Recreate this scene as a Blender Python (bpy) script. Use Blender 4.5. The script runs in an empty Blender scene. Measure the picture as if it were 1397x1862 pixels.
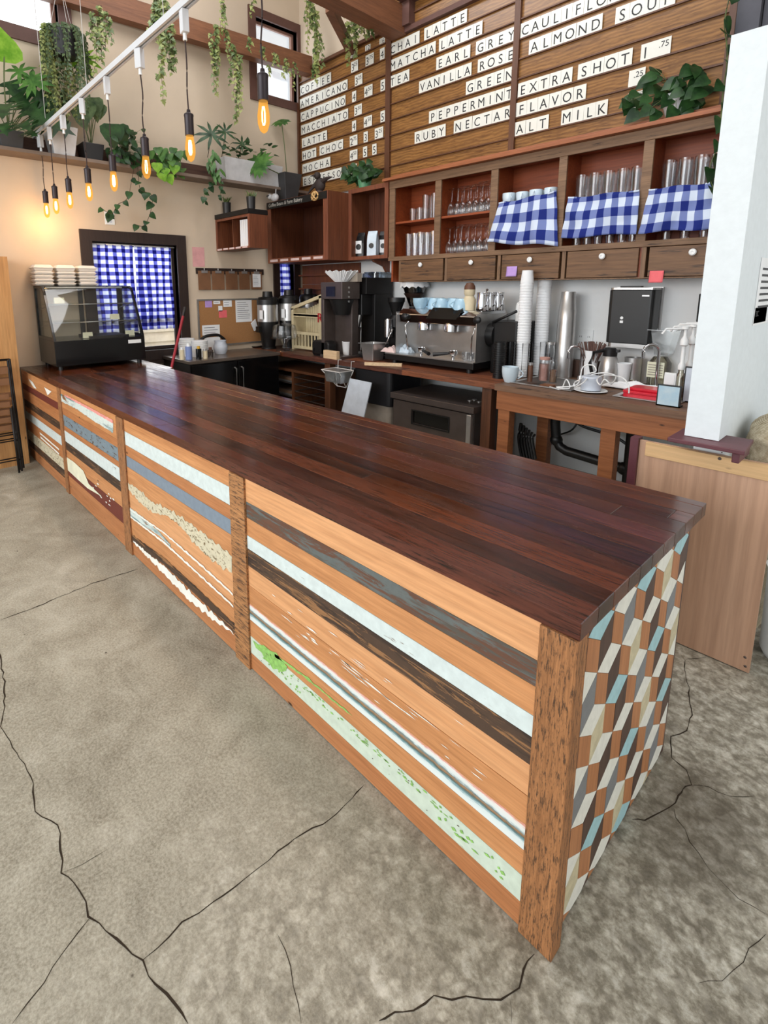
import bpy, bmesh, math, random
from mathutils import Vector, Matrix, noise
random.seed(7)
PI = math.pi
sc = bpy.context.scene
C = sc.collection
# ---------------------------------------------------------------- camera
CAM = Vector((.4073, -1.0816, 1.6365)); FPX, PX, PY = 952.23, 597.2, 693.3
YAW, PIT, ROL = .8496, -.1759, -.0054
_f = Vector((-math.sin(YAW)*math.cos(PIT), math.cos(YAW)*math.cos(PIT), math.sin(PIT)))
_r = Vector((math.cos(YAW), math.sin(YAW), 0)); _u = _r.cross(_f)
_R = math.cos(ROL)*_r + math.sin(ROL)*_u; _U = -math.sin(ROL)*_r + math.cos(ROL)*_u
cd = bpy.data.cameras.new('camera'); cam = bpy.data.objects.new('camera', cd); C.objects.link(cam)
m = Matrix((( _R.x, _U.x, -_f.x, CAM.x), (_R.y, _U.y, -_f.y, CAM.y), (_R.z, _U.z, -_f.z, CAM.z), (0, 0, 0, 1)))
cam.matrix_world = m
cd.sensor_fit = 'HORIZONTAL'; cd.sensor_width = 36; cd.lens = 36*FPX/1397
cd.shift_x = (698.5-PX)/1397; cd.shift_y = (PY-931)/1397; cd.clip_start = .05
sc.camera = cam
# ---------------------------------------------------------------- light
w = bpy.data.worlds.new('daylight'); sc.world = w; w.use_nodes = True
bg = w.node_tree.nodes['Background']; bg.inputs[0].default_value = (.90, .95, 1, 1); bg.inputs[1].default_value = 1.45
def area(name, loc, rot, sx, sy, e, col=(1, 1, 1)):
    l = bpy.data.lights.new(name, 'AREA'); l.shape = 'RECTANGLE'; l.size = sx; l.size_y = sy; l.energy = e; l.color = col
    o = bpy.data.objects.new(name, l); C.objects.link(o); o.location = loc; o.rotation_euler = rot; return o
area('window_daylight', (-1.8, -5.2, 2.6), (math.radians(82), 0, math.radians(4)), 5.5, 2.4, 250, (.95, .98, 1))
area('window_daylight', (3.8, .2, 2.6), (math.radians(80), 0, math.radians(96)), 3.5, 2.2, 60, (1, .98, .95))
area('overhead_fill', (-2.4, 1.3, 5.35), (math.radians(18), 0, 0), 4.6, 1.2, 120, (.97, .98, 1))  # added overhead fill to brighten the back wall; no roof window known here
area('side_yard_daylight', (-8.2, 2.0, 3.3), (math.radians(90), 0, math.radians(-90)), 7, 4.4, 420, (.93, .97, 1))
sc.view_settings.view_transform = 'Standard'; sc.view_settings.look = 'None'
sc.view_settings.gamma = 1; sc.view_settings.use_curve_mapping = False
sc.view_settings.exposure = 0.0
sc.cycles.transparent_max_bounces = 48; sc.cycles.use_denoising = True; sc.cycles.sample_clamp_indirect = 6
# ---------------------------------------------------------------- helpers
def at(u, v, ax, val):
    """the point of the plane <ax>=val that the photograph shows at pixel u,v"""
    d = _f + _R*((u-PX)/FPX) - _U*((v-PY)/FPX)
    i = 'xyz'.index(ax); t = (val-CAM[i])/d[i]
    return CAM + d*t
def S(r, g, b):
    f = lambda c: (c/255/12.92) if c/255 <= .04045 else ((c/255+.055)/1.055)**2.4
    return (f(r), f(g), f(b), 1)
M = {}
class NT:
    def __init__(s, name):
        s.m = bpy.data.materials.new(name); s.m.use_nodes = True; s.t = s.m.node_tree; s.n = s.t.nodes
        s.b = s.n['Principled BSDF']; M[name] = s.m
    def add(s, k, **kw):
        n = s.n.new(k)
        for a, b in kw.items(): setattr(n, a, b)
        return n
    def l(s, a, b): s.t.links.new(a, b)
    def coord(s, scale=(1, 1, 1), off=None):
        tc = s.add('ShaderNodeTexCoord'); mp = s.add('ShaderNodeMapping'); mp.inputs['Scale'].default_value = scale
        s.l(tc.outputs['Object'], mp.inputs[0])
        if off: mp.inputs['Location'].default_value = off
        return mp.outputs[0]
    def noise(s, vec, scale, det=4, rough=.6, dist=0):
        n = s.add('ShaderNodeTexNoise'); n.inputs['Scale'].default_value = scale; n.inputs['Detail'].default_value = det
        n.inputs['Roughness'].default_value = rough; n.inputs['Distortion'].default_value = dist
        s.l(vec, n.inputs['Vector']); return n.outputs[0]
    def ramp(s, fac, *st):
        n = s.add('ShaderNodeValToRGB'); e = n.color_ramp.elements
        while len(e) < len(st): e.new(.5)
        for i, (p, c) in enumerate(st): e[i].position = p; e[i].color = c if len(c) == 4 else (*c, 1)
        s.l(fac, n.inputs[0]); return n.outputs[0]
    def mix(s, fac, a, b, mode='MIX'):
        n = s.add('ShaderNodeMix', data_type='RGBA', blend_type=mode)
        for v, i in ((fac, 0), (a, 6), (b, 7)):
            if hasattr(v, 'links'): s.l(v, n.inputs[i])
            else: n.inputs[i].default_value = v
        return n.outputs[2]
    def math(s, op, a, b=0):
        n = s.add('ShaderNodeMath', operation=op)
        for v, i in ((a, 0), (b, 1)):
            if hasattr(v, 'links'): s.l(v, n.inputs[i])
            else: n.inputs[i].default_value = v
        return n.outputs[0]
    def bump(s, h, st=.3, d=.01):
        n = s.add('ShaderNodeBump'); n.inputs['Strength'].default_value = st; n.inputs['Distance'].default_value = d
        s.l(h, n.inputs['Height']); s.l(n.outputs[0], s.b.inputs['Normal'])
    def out(s, col=None, rough=.5, metal=0, spec=.5, **kw):
        if col is not None:
            if hasattr(col, 'links'): s.l(col, s.b.inputs['Base Color'])
            else: s.b.inputs['Base Color'].default_value = col
        if hasattr(rough, 'links'): s.l(rough, s.b.inputs['Roughness'])
        else: s.b.inputs['Roughness'].default_value = rough
        s.b.inputs['Metallic'].default_value = metal; s.b.inputs['Specular IOR Level'].default_value = spec
        for k, v in kw.items(): s.b.inputs[k].default_value = v
        return s.m
K0 = (0, 0, 0, 1); K1 = (1, 1, 1, 1)
def plain(name, col, rough=.5, metal=0, spec=.5, var=.12, sc_=9, bump=0, **kw):
    t = NT(name); v = t.coord()
    n = t.noise(v, sc_, 5)
    d = tuple(c*(1-var) for c in col[:3]) + (1,); e = tuple(min(1, c*(1+var)) for c in col[:3]) + (1,)
    c = t.ramp(n, (.3, d), (.7, e))
    if bump: t.bump(t.noise(v, 60, 3), bump, .004)
    return t.out(c, rough, metal, spec, **kw)
def wood(name, c1, c2, axis='x', rough=.5, fine=30, streak=None, bump=.15, coat=0, knots=0, soft=.22):
    t = NT(name); s = [fine, fine, fine]; s['xyz'.index(axis)] = fine/22
    v = t.coord(tuple(s)); n = t.noise(v, 1, 5, .65, .4)
    s2 = [fine*4]*3; s2['xyz'.index(axis)] = fine/5
    n2 = t.noise(t.coord(tuple(s2)), 1, 3, .7)
    c = t.ramp(n, (.5-soft, c1), (.5+soft, c2))
    c = t.mix(t.ramp(n2, (.35, (.55, .55, .55)), (.6, K1)), c, c, 'MIX')
    c = t.mix(.35, c, t.ramp(n2, (.3, tuple(x*.45 for x in c1[:3])), (.65, c2)))
    if streak:
        s3 = [fine*1.6]*3; s3['xyz'.index(axis)] = fine/(9 if fine < 50 else 4.5)
        c = t.mix(t.ramp(t.noise(t.coord(tuple(s3), (3, 5, 9)), 1, 4, .8), (streak[1], K0), (streak[1]+.1, K1)), c, streak[0])
    if knots:
        k = t.add('ShaderNodeTexVoronoi'); k.inputs['Scale'].default_value = 1; s4 = [9, 9, 9]; s4['xyz'.index(axis)] = 3.4
        t.l(t.coord(tuple(s4)), k.inputs['Vector'])
        c = t.mix(t.ramp(k.outputs['Distance'], (.03, K1), (.075, K0)), c, (.03, .012, .006, 1))
    if bump: t.bump(n2, bump, .003)
    kw = {'Coat Weight': coat, 'Coat Roughness': .2} if coat else {}
    return t.out(c, rough, **kw)
def paint(name, col, under, cover=.6, axis='x', rough=.55, second=None, scale=14, stretch=.12):
    """painted board: paint with chips of bare wood"""
    t = NT(name); s = [scale]*3; s['xyz'.index(axis)] = scale*stretch
    n = t.noise(t.coord(tuple(s)), 1, 8, .75, .6)
    n2 = t.noise(t.coord((30, 30, 30)), 1, 4, .6)
    base = t.mix(t.ramp(n2, (.35, K0), (.7, K1)), tuple(c*.86 for c in col[:3])+(1,), col)
    if second:
        s2 = [scale*.5]*3; s2['xyz'.index(axis)] = scale*.06
        base = t.mix(t.ramp(t.noise(t.coord(tuple(s2), (7, 1, 3)), 1, 5, .7), (.48, K0), (.56, K1)), base, second)
    s5 = [40]*3; s5['xyz'.index(axis)] = 3
    und = t.mix(t.noise(t.coord(tuple(s5)), 1, 4, .7), tuple(c*.5 for c in under[:3])+(1,), under)
    c = t.mix(t.ramp(n, (cover, K0), (cover+.03, K1)), base, und)
    t.bump(n, .25, .003)
    return t.out(c, rough)
def glass(name, tint=(1, 1, 1, 1), refl=1., rough=.02, extra=.04):
    t = NT(name); tr = t.add('ShaderNodeBsdfTransparent'); tr.inputs[0].default_value = tint
    gl = t.add('ShaderNodeBsdfGlossy'); gl.inputs['Roughness'].default_value = rough
    lw = t.add('ShaderNodeLayerWeight'); lw.inputs['Blend'].default_value = .35
    f = t.math('MULTIPLY', lw.outputs['Fresnel'], refl); f = t.math('ADD', f, extra)
    mx = t.add('ShaderNodeMixShader'); t.l(f, mx.inputs[0]); t.l(tr.outputs[0], mx.inputs[1]); t.l(gl.outputs[0], mx.inputs[2])
    t.l(mx.outputs[0], t.n['Material Output'].inputs[0]); return t.m
def emit(name, col, st):
    t = NT(name); t.b.inputs['Base Color'].default_value = col; t.b.inputs['Emission Color'].default_value = col
    t.b.inputs['Emission Strength'].default_value = st; return t.m

class MB:
    def __init__(s): s.b = bmesh.new(); s.mi = 0; s.sm = False
    def m(s, i): s.mi = i; return s
    def _f(s, vs, mi=None, sm=None):
        try: f = s.b.faces.new(vs)
        except ValueError: return None
        f.material_index = s.mi if mi is None else mi; f.smooth = s.sm if sm is None else sm; return f
    def v(s, p): return s.b.verts.new(p)
    def box(s, x0, x1, y0, y1, z0, z1, T=None, taper=None):
        P = [Vector((x, y, z)) for z in (z0, z1) for y in (y0, y1) for x in (x0, x1)]
        if taper:
            cx, cy = (x0+x1)/2, (y0+y1)/2
            for p in P[4:]: p.x = cx+(p.x-cx)*taper; p.y = cy+(p.y-cy)*taper
        if T is not None: P = [T @ p for p in P]
        V = [s.v(p) for p in P]
        for q in ((0, 2, 3, 1), (4, 5, 7, 6), (0, 1, 5, 4), (2, 6, 7, 3), (0, 4, 6, 2), (1, 3, 7, 5)): s._f([V[i] for i in q], sm=False)
        return s
    def rbox(s, x0, x1, y0, y1, z0, z1, r=.02, n=4, T=None):
        """box with rounded vertical edges"""
        pts = []
        for cx, cy, a0 in ((x1-r, y1-r, 0), (x0+r, y1-r, PI/2), (x0+r, y0+r, PI), (x1-r, y0+r, 1.5*PI)):
            for i in range(n+1):
                a = a0+i*PI/2/n; pts.append((cx+r*math.cos(a), cy+r*math.sin(a)))
        return s.prism([Vector((p[0], p[1], z0)) for p in pts], Vector((0, 0, z1-z0)), T)
    def prism(s, pts, d, T=None, mi=None):
        A = [Vector(p) for p in pts]; B = [p+Vector(d) for p in A]
        if T is not None: A = [T @ p for p in A]; B = [T @ p for p in B]
        a = [s.v(p) for p in A]; b = [s.v(p) for p in B]; n = len(a)
        s._f(a[::-1], mi, False); s._f(b, mi, False)
        for i in range(n): s._f([a[i], a[(i+1) % n], b[(i+1) % n], b[i]], mi, False)
        return s
    def quad(s, *p, mi=None): s._f([s.v(q) for q in p], mi, False); return s
    def tube(s, pts, r, n=8, r2=None, caps=True, sm=True):
        pts = [Vector(p) for p in pts]; rings = []; N = len(pts)
        up = Vector((0, 0, 1))
        for i, p in enumerate(pts):
            d = (pts[min(i+1, N-1)]-pts[max(i-1, 0)])
            if d.length < 1e-9: d = Vector((0, 0, 1))
            d.normalize()
            a = d.cross(up)
            if a.length < .1: a = d.cross(Vector((1, 0, 0)))
            a.normalize(); b = d.cross(a)
            rr = r if r2 is None else r+(r2-r)*i/(N-1)
            rings.append([s.v(p+a*rr*math.cos(2*PI*k/n)+b*rr*math.sin(2*PI*k/n)) for k in range(n)])
        for i in range(N-1):
            for k in range(n): s._f([rings[i][k], rings[i][(k+1) % n], rings[i+1][(k+1) % n], rings[i+1][k]], sm=sm)
        if caps: s._f(rings[0][::-1], sm=False); s._f(rings[-1], sm=False)
        return s
    def cyl(s, x, y, z0, z1, r, r2=None, n=20): return s.lathe([(0, z0), (r, z0), (r if r2 is None else r2, z1), (0, z1)], (x, y, 0), n, sm=True)
    def lathe(s, prof, c=(0, 0, 0), n=24, T=None, sm=True, sq=None):
        c = Vector(c); rings = []
        for r, z in prof:
            if r < 1e-6:
                p = c+Vector((0, 0, z)); rings.append([s.v(T @ p if T else p)])
            else:
                R = []
                for k in range(n):
                    a = 2*PI*k/n; p = c+Vector((r*math.cos(a), r*math.sin(a), z)); R.append(s.v(T @ p if T else p))
                rings.append(R)
        for i in range(len(rings)-1):
            A, B = rings[i], rings[i+1]
            for k in range(n):
                k2 = (k+1) % n
                if len(A) == 1 and len(B) == 1: continue
                if len(A) == 1: s._f([A[0], B[k2], B[k]][::-1], sm=sm)
                elif len(B) == 1: s._f([A[k], A[k2], B[0]], sm=sm)
                else: s._f([A[k], A[k2], B[k2], B[k]], sm=sm)
        return s
    def ball(s, c, r, n=12, sx=1, sy=1, sz=1):
        T = Matrix.Translation(c) @ Matrix.Diagonal((sx, sy, sz, 1))
        return s.lathe([(r*math.sin(PI*i/(n//2+1)) if 0 < i < n//2+1 else 0, -r*math.cos(PI*i/(n//2+1))) for i in range(n//2+2)], (0, 0, 0), n, T)
    def build(s, name, mats, parent=None, bevel=0, seg=2, label=None, kind=None, origin=True, keep=None):
        me = bpy.data.meshes.new(name)
        bmesh.ops.recalc_face_normals(s.b, faces=s.b.faces[:])
        for e in s.b.edges:
            if len(e.link_faces) == 2 and e.calc_face_angle(0) > .65: e.smooth = False
        o = bpy.data.objects.new(name, me); C.objects.link(o)
        if parent is not None:
            root = parent
            off = Vector(parent.location)
            while root.parent: root = root.parent; off += Vector(root.location)
            o.parent = parent
        else:
            vs = [v.co for v in s.b.verts]
            off = Vector(((min(v.x for v in vs)+max(v.x for v in vs))/2, (min(v.y for v in vs)+max(v.y for v in vs))/2, min(v.z for v in vs))) if origin else Vector((0, 0, 0))
            o.location = off
        bmesh.ops.translate(s.b, verts=s.b.verts[:], vec=-off)
        s.b.to_mesh(me); s.b.free()
        for k in (mats if isinstance(mats, (list, tuple)) else [mats]): me.materials.append(M[k] if isinstance(k, str) else k)
        if bevel:
            md = o.modifiers.new('bevel', 'BEVEL'); md.width = bevel; md.segments = seg; md.limit_method = 'ANGLE'; md.angle_limit = .7
        if label: o['label'] = label
        if kind: o['kind'] = kind
        return o
def thing(name, label, cat, loc=(0, 0, 0), group=None, rz=0):
    o = bpy.data.objects.new(name, None); C.objects.link(o); o.location = loc; o.rotation_euler = (0, 0, rz); o.empty_display_size = .05
    return tag(o, label, cat, group)
def tag(o, label, cat, group=None):
    o['label'] = label; o['category'] = cat
    if group: o['group'] = group
    return o
def struct(o): o['kind'] = 'structure'; return o
def dup(src, loc, rz=None, label=None, group=None, scale=None):
    def cp(o, par):
        c = o.copy(); C.objects.link(c)
        if par: c.parent = par
        for ch in [k for k in o.children]: cp(ch, c)
        return c
    r = cp(src, None); r.location = loc
    if rz is not None: r.rotation_euler = (r.rotation_euler.x, r.rotation_euler.y, rz)
    if scale: r.scale = scale
    if label: r['label'] = label
    if group: r['group'] = group
    return r
class Proto:
    """first use moves the source itself, later uses copy it"""
    def __init__(s, o): s.o = o; s.used = False
    def put(s, loc, rz=0, label=None, group=None, scale=None):
        if not s.used:
            s.used = True; o = s.o; o.location = loc; o.rotation_euler = (o.rotation_euler.x, o.rotation_euler.y, rz)
            if scale: o.scale = scale
            if label: o['label'] = label
            if group: o['group'] = group
            return o
        return dup(s.o, loc, rz, label, group, scale or (1, 1, 1))
def text_bm(mb, txt, size, T, mi=0, ex=.0006, align='LEFT', sx=1):
    """letters as geometry, lying in T's xy plane"""
    cu = bpy.data.curves.new('t', 'FONT'); cu.body = txt; cu.size = size; cu.align_x = align; cu.extrude = ex
    cu.resolution_u = 3
    o = bpy.data.objects.new('t', cu); C.objects.link(o)
    dg = bpy.context.evaluated_depsgraph_get(); me = bpy.data.meshes.new_from_object(o.evaluated_get(dg))
    nv = len(mb.b.verts); nf = len(mb.b.faces)
    mb.b.from_mesh(me); mb.b.verts.ensure_lookup_table(); mb.b.faces.ensure_lookup_table()
    X = T @ Matrix.Diagonal((sx, 1, 1, 1))
    for v in mb.b.verts[nv:]: v.co = X @ v.co
    for f in mb.b.faces[nf:]: f.material_index = mi; f.smooth = False
    bpy.data.objects.remove(o); bpy.data.curves.remove(cu); bpy.data.meshes.remove(me)
def frame(o, xdir, ydir):
    x = Vector(xdir).normalized(); y = Vector(ydir).normalized(); z = x.cross(y)
    return Matrix(((x.x, y.x, z.x, o[0]), (x.y, y.y, z.y, o[1]), (x.z, y.z, z.z, o[2]), (0, 0, 0, 1)))
FY = lambda p: frame(p, (1, 0, 0), (0, 0, 1))       # faces -y
FX = lambda p: frame(p, (0, 1, 0), (0, 0, 1))       # faces +x
# ---------------------------------------------------------------- room measures
XL, YW, YC = -5.45, 3.60, 3.277      # left wall, menu wall, cabinet fronts
HT, TH, LEN, DEP = .92, .044, 4.33, .965
HB, YF = .864, 2.71                  # back counter height and front edge
ZC = 5.5
# ---------------------------------------------------------------- materials
FIR1, FIR2 = S(180, 118, 70), S(216, 154, 102)
wood('fir', FIR1, FIR2, 'x', .42, 26, knots=1)
wood('fir_light', S(208, 146, 96), S(228, 170, 120), 'x', .42, 22)
wood('fir_red', S(166, 104, 62), S(198, 134, 86), 'x', .42, 26, knots=1)
wood('fir_v', S(150, 85, 42), S(205, 138, 84), 'z', .5, 40, streak=((.07, .03, .012, 1), .55), bump=.5)
paint('white_board', S(214, 226, 224), S(120, 90, 60), .63, scale=30)
paint('mint_board', S(208, 222, 204), S(150, 120, 76), .64, scale=26, stretch=.3)
paint('grey_board', S(98, 104, 102), S(112, 76, 58), .50, second=S(82, 76, 68), scale=44, stretch=.09)
paint('bluegrey_board', S(122, 140, 150), S(86, 66, 52), .55, scale=40, stretch=.3)
paint('steel_board', S(128, 142, 156), S(110, 96, 80), .74)
paint('dark_board', S(78, 58, 44), S(164, 118, 76), .555, second=S(52, 38, 30), scale=52, stretch=.07)
paint('teal_board', S(214, 226, 220), S(150, 104, 66), .58, second=S(96, 132, 138))
paint('lichen_board', S(216, 208, 180), S(122, 100, 62), .55, scale=60, stretch=.5)
paint('maroon_board', S(110, 48, 38), S(90, 50, 36), .6)
def streak_board():
    t = NT('streak_board'); v = t.coord(); sx = t.add('ShaderNodeSeparateXYZ'); t.l(v, sx.inputs[0])
    q = t.math('MULTIPLY', t.math('SUBTRACT', sx.outputs[2], .239), 1/.077)
    q = t.math('ADD', q, t.math('MULTIPLY', t.math('SUBTRACT', t.noise(t.coord((5, 5, 16)), 1, 6, .7), .5), .34))
    q = t.math('ADD', q, t.math('MULTIPLY', t.math('SUBTRACT', t.noise(t.coord((30, 30, 240)), 1, 5, .8), .5), .32))
    c = t.ramp(q, (.05, S(222, 230, 226)), (.26, S(214, 226, 224)), (.36, S(112, 152, 158)), (.46, S(84, 92, 84)), (.54, S(168, 126, 86)), (.62, S(104, 128, 130)), (.70, S(216, 226, 224)), (.86, S(228, 226, 220)), (.93, S(218, 150, 138)), (.98, S(206, 150, 104)))
    t.out(c, .5)
streak_board()
plain('cream_paint', S(226, 226, 200), .6)
plain('white_flake', S(236, 236, 226), .6)
plain('green_flake', S(140, 190, 100), .6, var=.3, sc_=60)
plain('pink_flake', S(226, 150, 140), .6, var=.2)
wood('post_rough', S(126, 80, 44), S(188, 130, 82), 'z', .6, 100, streak=((.085, .04, .018, 1), .505), bump=.8)
wood('post_saw', S(134, 86, 48), S(196, 140, 88), 'x', .6, 60, streak=((.08, .038, .018, 1), .50), bump=.8)
wood('tile_brown', S(158, 98, 58), S(194, 132, 84), 'z', .45, 22, bump=.05)
wood('tile_dark', S(58, 40, 32), S(92, 66, 54), 'z', .5, 22, bump=.05)
plain('tile_white', S(226, 226, 216), .5, var=.08, sc_=40)
plain('tile_teal', S(160, 200, 206), .5, var=.1, sc_=40)
plain('tile_grey', S(122, 124, 126), .5, var=.1, sc_=40)
plain('tile_cream', S(196, 186, 154), .5, var=.15, sc_=40)
def top_mat(name, d, c, rough):
    t = NT(name); at_ = t.add('ShaderNodeAttribute', attribute_name='tone')
    sep = t.add('ShaderNodeSeparateColor'); t.l(at_.outputs['Color'], sep.inputs[0])
    off = t.math('MULTIPLY', sep.outputs[2], 37.)
    cb = t.add('ShaderNodeCombineXYZ'); t.l(off, cb.inputs[0]); t.l(off, cb.inputs[1]); t.l(off, cb.inputs[2])
    def vec(sc_):
        va = t.add('ShaderNodeVectorMath', operation='ADD'); t.l(t.coord(sc_), va.inputs[0]); t.l(cb.outputs[0], va.inputs[1]); return va.outputs[0]
    n = t.noise(vec((1.6, 22, 22)), 1, 6, .7, .8); n2 = t.noise(vec((9, 110, 110)), 1, 4, .7)
    f = t.math('ADD', t.math('MULTIPLY', n, .8), t.math('MULTIPLY', sep.outputs[0], .38)); f = t.math('SUBTRACT', f, .10)
    c_ = t.ramp(f, (.2, d), (.42, c), (.72, tuple(x*1.9 for x in c[:3])))
    c_ = t.mix(t.math('MULTIPLY', sep.outputs[1], .5), c_, t.ramp(f, (.2, S(30, 18, 20)), (.7, S(98, 52, 50))))
    c_ = t.mix(t.ramp(n2, (.3, K1), (.5, K0)), c_, tuple(x*.5 for x in d[:3])+(1,))
    t.bump(n2, .12, .002)
    r = t.ramp(t.noise(vec((3, 14, 14)), 1, 4), (.3, (rough,)*3), (.7, (rough+.16,)*3))
    return t.out(c_, r, spec=.5)
top_mat('counter_wood', S(30, 13, 7), S(72, 35, 16), .13)
top_mat('back_counter_wood', S(52, 28, 18), S(104, 60, 38), .38)
def concrete():
    t = NT('concrete'); v = t.coord()
    big = t.noise(v, .9, 5, .6, .3); mid = t.noise(v, 5, 6, .72, .5); fin = t.noise(v, 45, 6, .75)
    vo = t.add('ShaderNodeTexVoronoi', feature='SMOOTH_F1'); vo.inputs['Scale'].default_value = 30; vo.inputs['Smoothness'].default_value = .3
    wv = t.add('ShaderNodeVectorMath', operation='ADD'); nz = t.add('ShaderNodeTexNoise'); nz.inputs['Scale'].default_value = 12; t.l(v, nz.inputs['Vector'])
    sc2 = t.add('ShaderNodeVectorMath', operation='SCALE'); sc2.inputs['Scale'].default_value = .13; t.l(nz.outputs['Color'], sc2.inputs[0])
    t.l(v, wv.inputs[0]); t.l(sc2.outputs[0], wv.inputs[1]); t.l(wv.outputs[0], vo.inputs['Vector'])
    base = t.ramp(big, (.34, S(116, 110, 92)), (.5, S(156, 151, 134)), (.66, S(190, 187, 172)))
    base = t.mix(.55, base, t.ramp(mid, (.32, S(100, 94, 78)), (.52, S(158, 154, 138)), (.72, S(198, 195, 181))))
    base = t.mix(.30, base, t.ramp(t.noise(v, 110, 5, .8), (.38, S(66, 60, 50)), (.6, S(206, 202, 190))))
    # mottled etched patch towards the near end of the bar
    sx = t.add('ShaderNodeSeparateXYZ'); t.l(v, sx.inputs[0])
    reg = t.math('ADD', t.math('MULTIPLY', sx.outputs[0], .55), t.math('MULTIPLY', mid, 1.1))
    reg = t.ramp(reg, (.0, K0), (.5, K1))
    bl = t.noise(v, 19, 10, .74, 0)
    et = t.ramp(bl, (.37, S(62, 56, 46)), (.46, S(108, 101, 87)), (.53, S(160, 155, 140)), (.63, S(214, 211, 200)))
    et = t.mix(.35, et, t.ramp(vo.outputs[0], (.3, S(196, 190, 176)), (.55, S(104, 96, 82))))
    c = t.mix(t.math('MULTIPLY', reg, .72), base, et)
    for cx, cy, rx, ry, st in ((.14, .66, .26, .30, .5),):   # damp stain where the cracks meet
        vs = t.add('ShaderNodeVectorMath', operation='SUBTRACT'); t.l(v, vs.inputs[0]); vs.inputs[1].default_value = (cx, cy, 0)
        vd = t.add('ShaderNodeVectorMath', operation='DIVIDE'); t.l(vs.outputs[0], vd.inputs[0]); vd.inputs[1].default_value = (rx, ry, 1)
        ln = t.add('ShaderNodeVectorMath', operation='LENGTH'); t.l(vd.outputs[0], ln.inputs[0])
        q = t.math('ADD', ln.outputs['Value'], t.math('MULTIPLY', t.math('SUBTRACT', mid, .5), 1.6))
        c = t.mix(t.ramp(q, (.45, (st,)*3), (1.0, K0)), c, S(74, 66, 54))
    pit = t.add('ShaderNodeTexVoronoi'); pit.inputs['Scale'].default_value = 5.5; t.l(v, pit.inputs['Vector'])
    c = t.mix(t.ramp(pit.outputs['Distance'], (.02, K1), (.035, K0)), c, S(60, 52, 44))
    t.bump(t.math('ADD', fin, mid), .12, .004)
    t.out(c, t.ramp(mid, (.3, (.5,)*3), (.7, (.68,)*3)), spec=.35)
concrete()
plain('crack', S(52, 44, 36), .9, spec=.1)
plain('left_wall_paint', S(204, 187, 166), .75, var=.05, sc_=2)
plain('menu_wall_paint', S(234, 236, 236), .7, var=.04, sc_=3)
plain('ceiling_paint', S(214, 208, 200), .8, var=.04)
wood('dark_trim', S(34, 22, 18), S(52, 36, 30), 'y', .5, 24)
wood('dark_trim_v', S(34, 22, 18), S(52, 36, 30), 'z', .5, 24)
wood('beam_wood', S(104, 64, 42), S(140, 92, 62), 'y', .6, 20)
wood('stud_wood', S(176, 124, 72), S(206, 156, 100), 'z', .6, 18, knots=1)
plain('steel', S(186, 184, 182), .3, .8, var=.08)
plain('dark_steel', S(96, 86, 82), .34, .6, var=.1)
plain('chrome', S(214, 214, 216), .1, 1, var=.03)
plain('black_plastic', S(16, 16, 17), .42, var=.2)
plain('black_gloss', S(10, 10, 11), .18, var=.1)
plain('black_metal', S(24, 22, 22), .45, .3, var=.2)
plain('white_plastic', S(232, 234, 234), .4, var=.03)
plain('white_paper', S(236, 238, 240), .8, var=.03)
plain('ceramic', S(206, 222, 232), .18, var=.03)
glass('clear_glass', (1, 1, 1, 1), .5, .03, .03)
glass('smoke_lid', (.55, .62, .68, 1), .8, .1, .12)
glass('smoke_glass', (.5, .46, .44, 1), .8, .05, .08)
glass('case_glass', (.93, .96, .95, 1), .6, .03, .04)
plain('letter_ink', S(34, 34, 36), .6)
plain('chalk', S(176, 172, 164), .8)
# ================================================================ the setting
def edge_line(mb, pts, w, z=.0008):
    """a jagged thin strip along pts on the floor"""
    P = []
    for a, b in zip(pts[:-1], pts[1:]):
        n = max(2, int((b-a).length/.03))
        for i in range(n):
            q = a.lerp(b, i/n); P.append(Vector((q.x+random.uniform(-1, 1)*.005, q.y+random.uniform(-1, 1)*.005, z)))
    P.append(Vector((pts[-1].x, pts[-1].y, z)))
    L, R = [], []
    for i, p in enumerate(P):
        d = (P[min(i+1, len(P)-1)]-P[max(i-1, 0)]).normalized(); nrm = Vector((-d.y, d.x, 0))
        ww = .8*w*random.uniform(.35, 1.2)*(1 if 0 < i < len(P)-1 else .2)
        L.append(mb.v(p+nrm*ww)); R.append(mb.v(p-nrm*ww))
    for i in range(len(P)-1): mb._f([L[i], R[i], R[i+1], L[i+1]], sm=False)
mb = MB(); mb.box(-7, 5, -7, YW+.1, -.1, 0)
mb.m(1)
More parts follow.
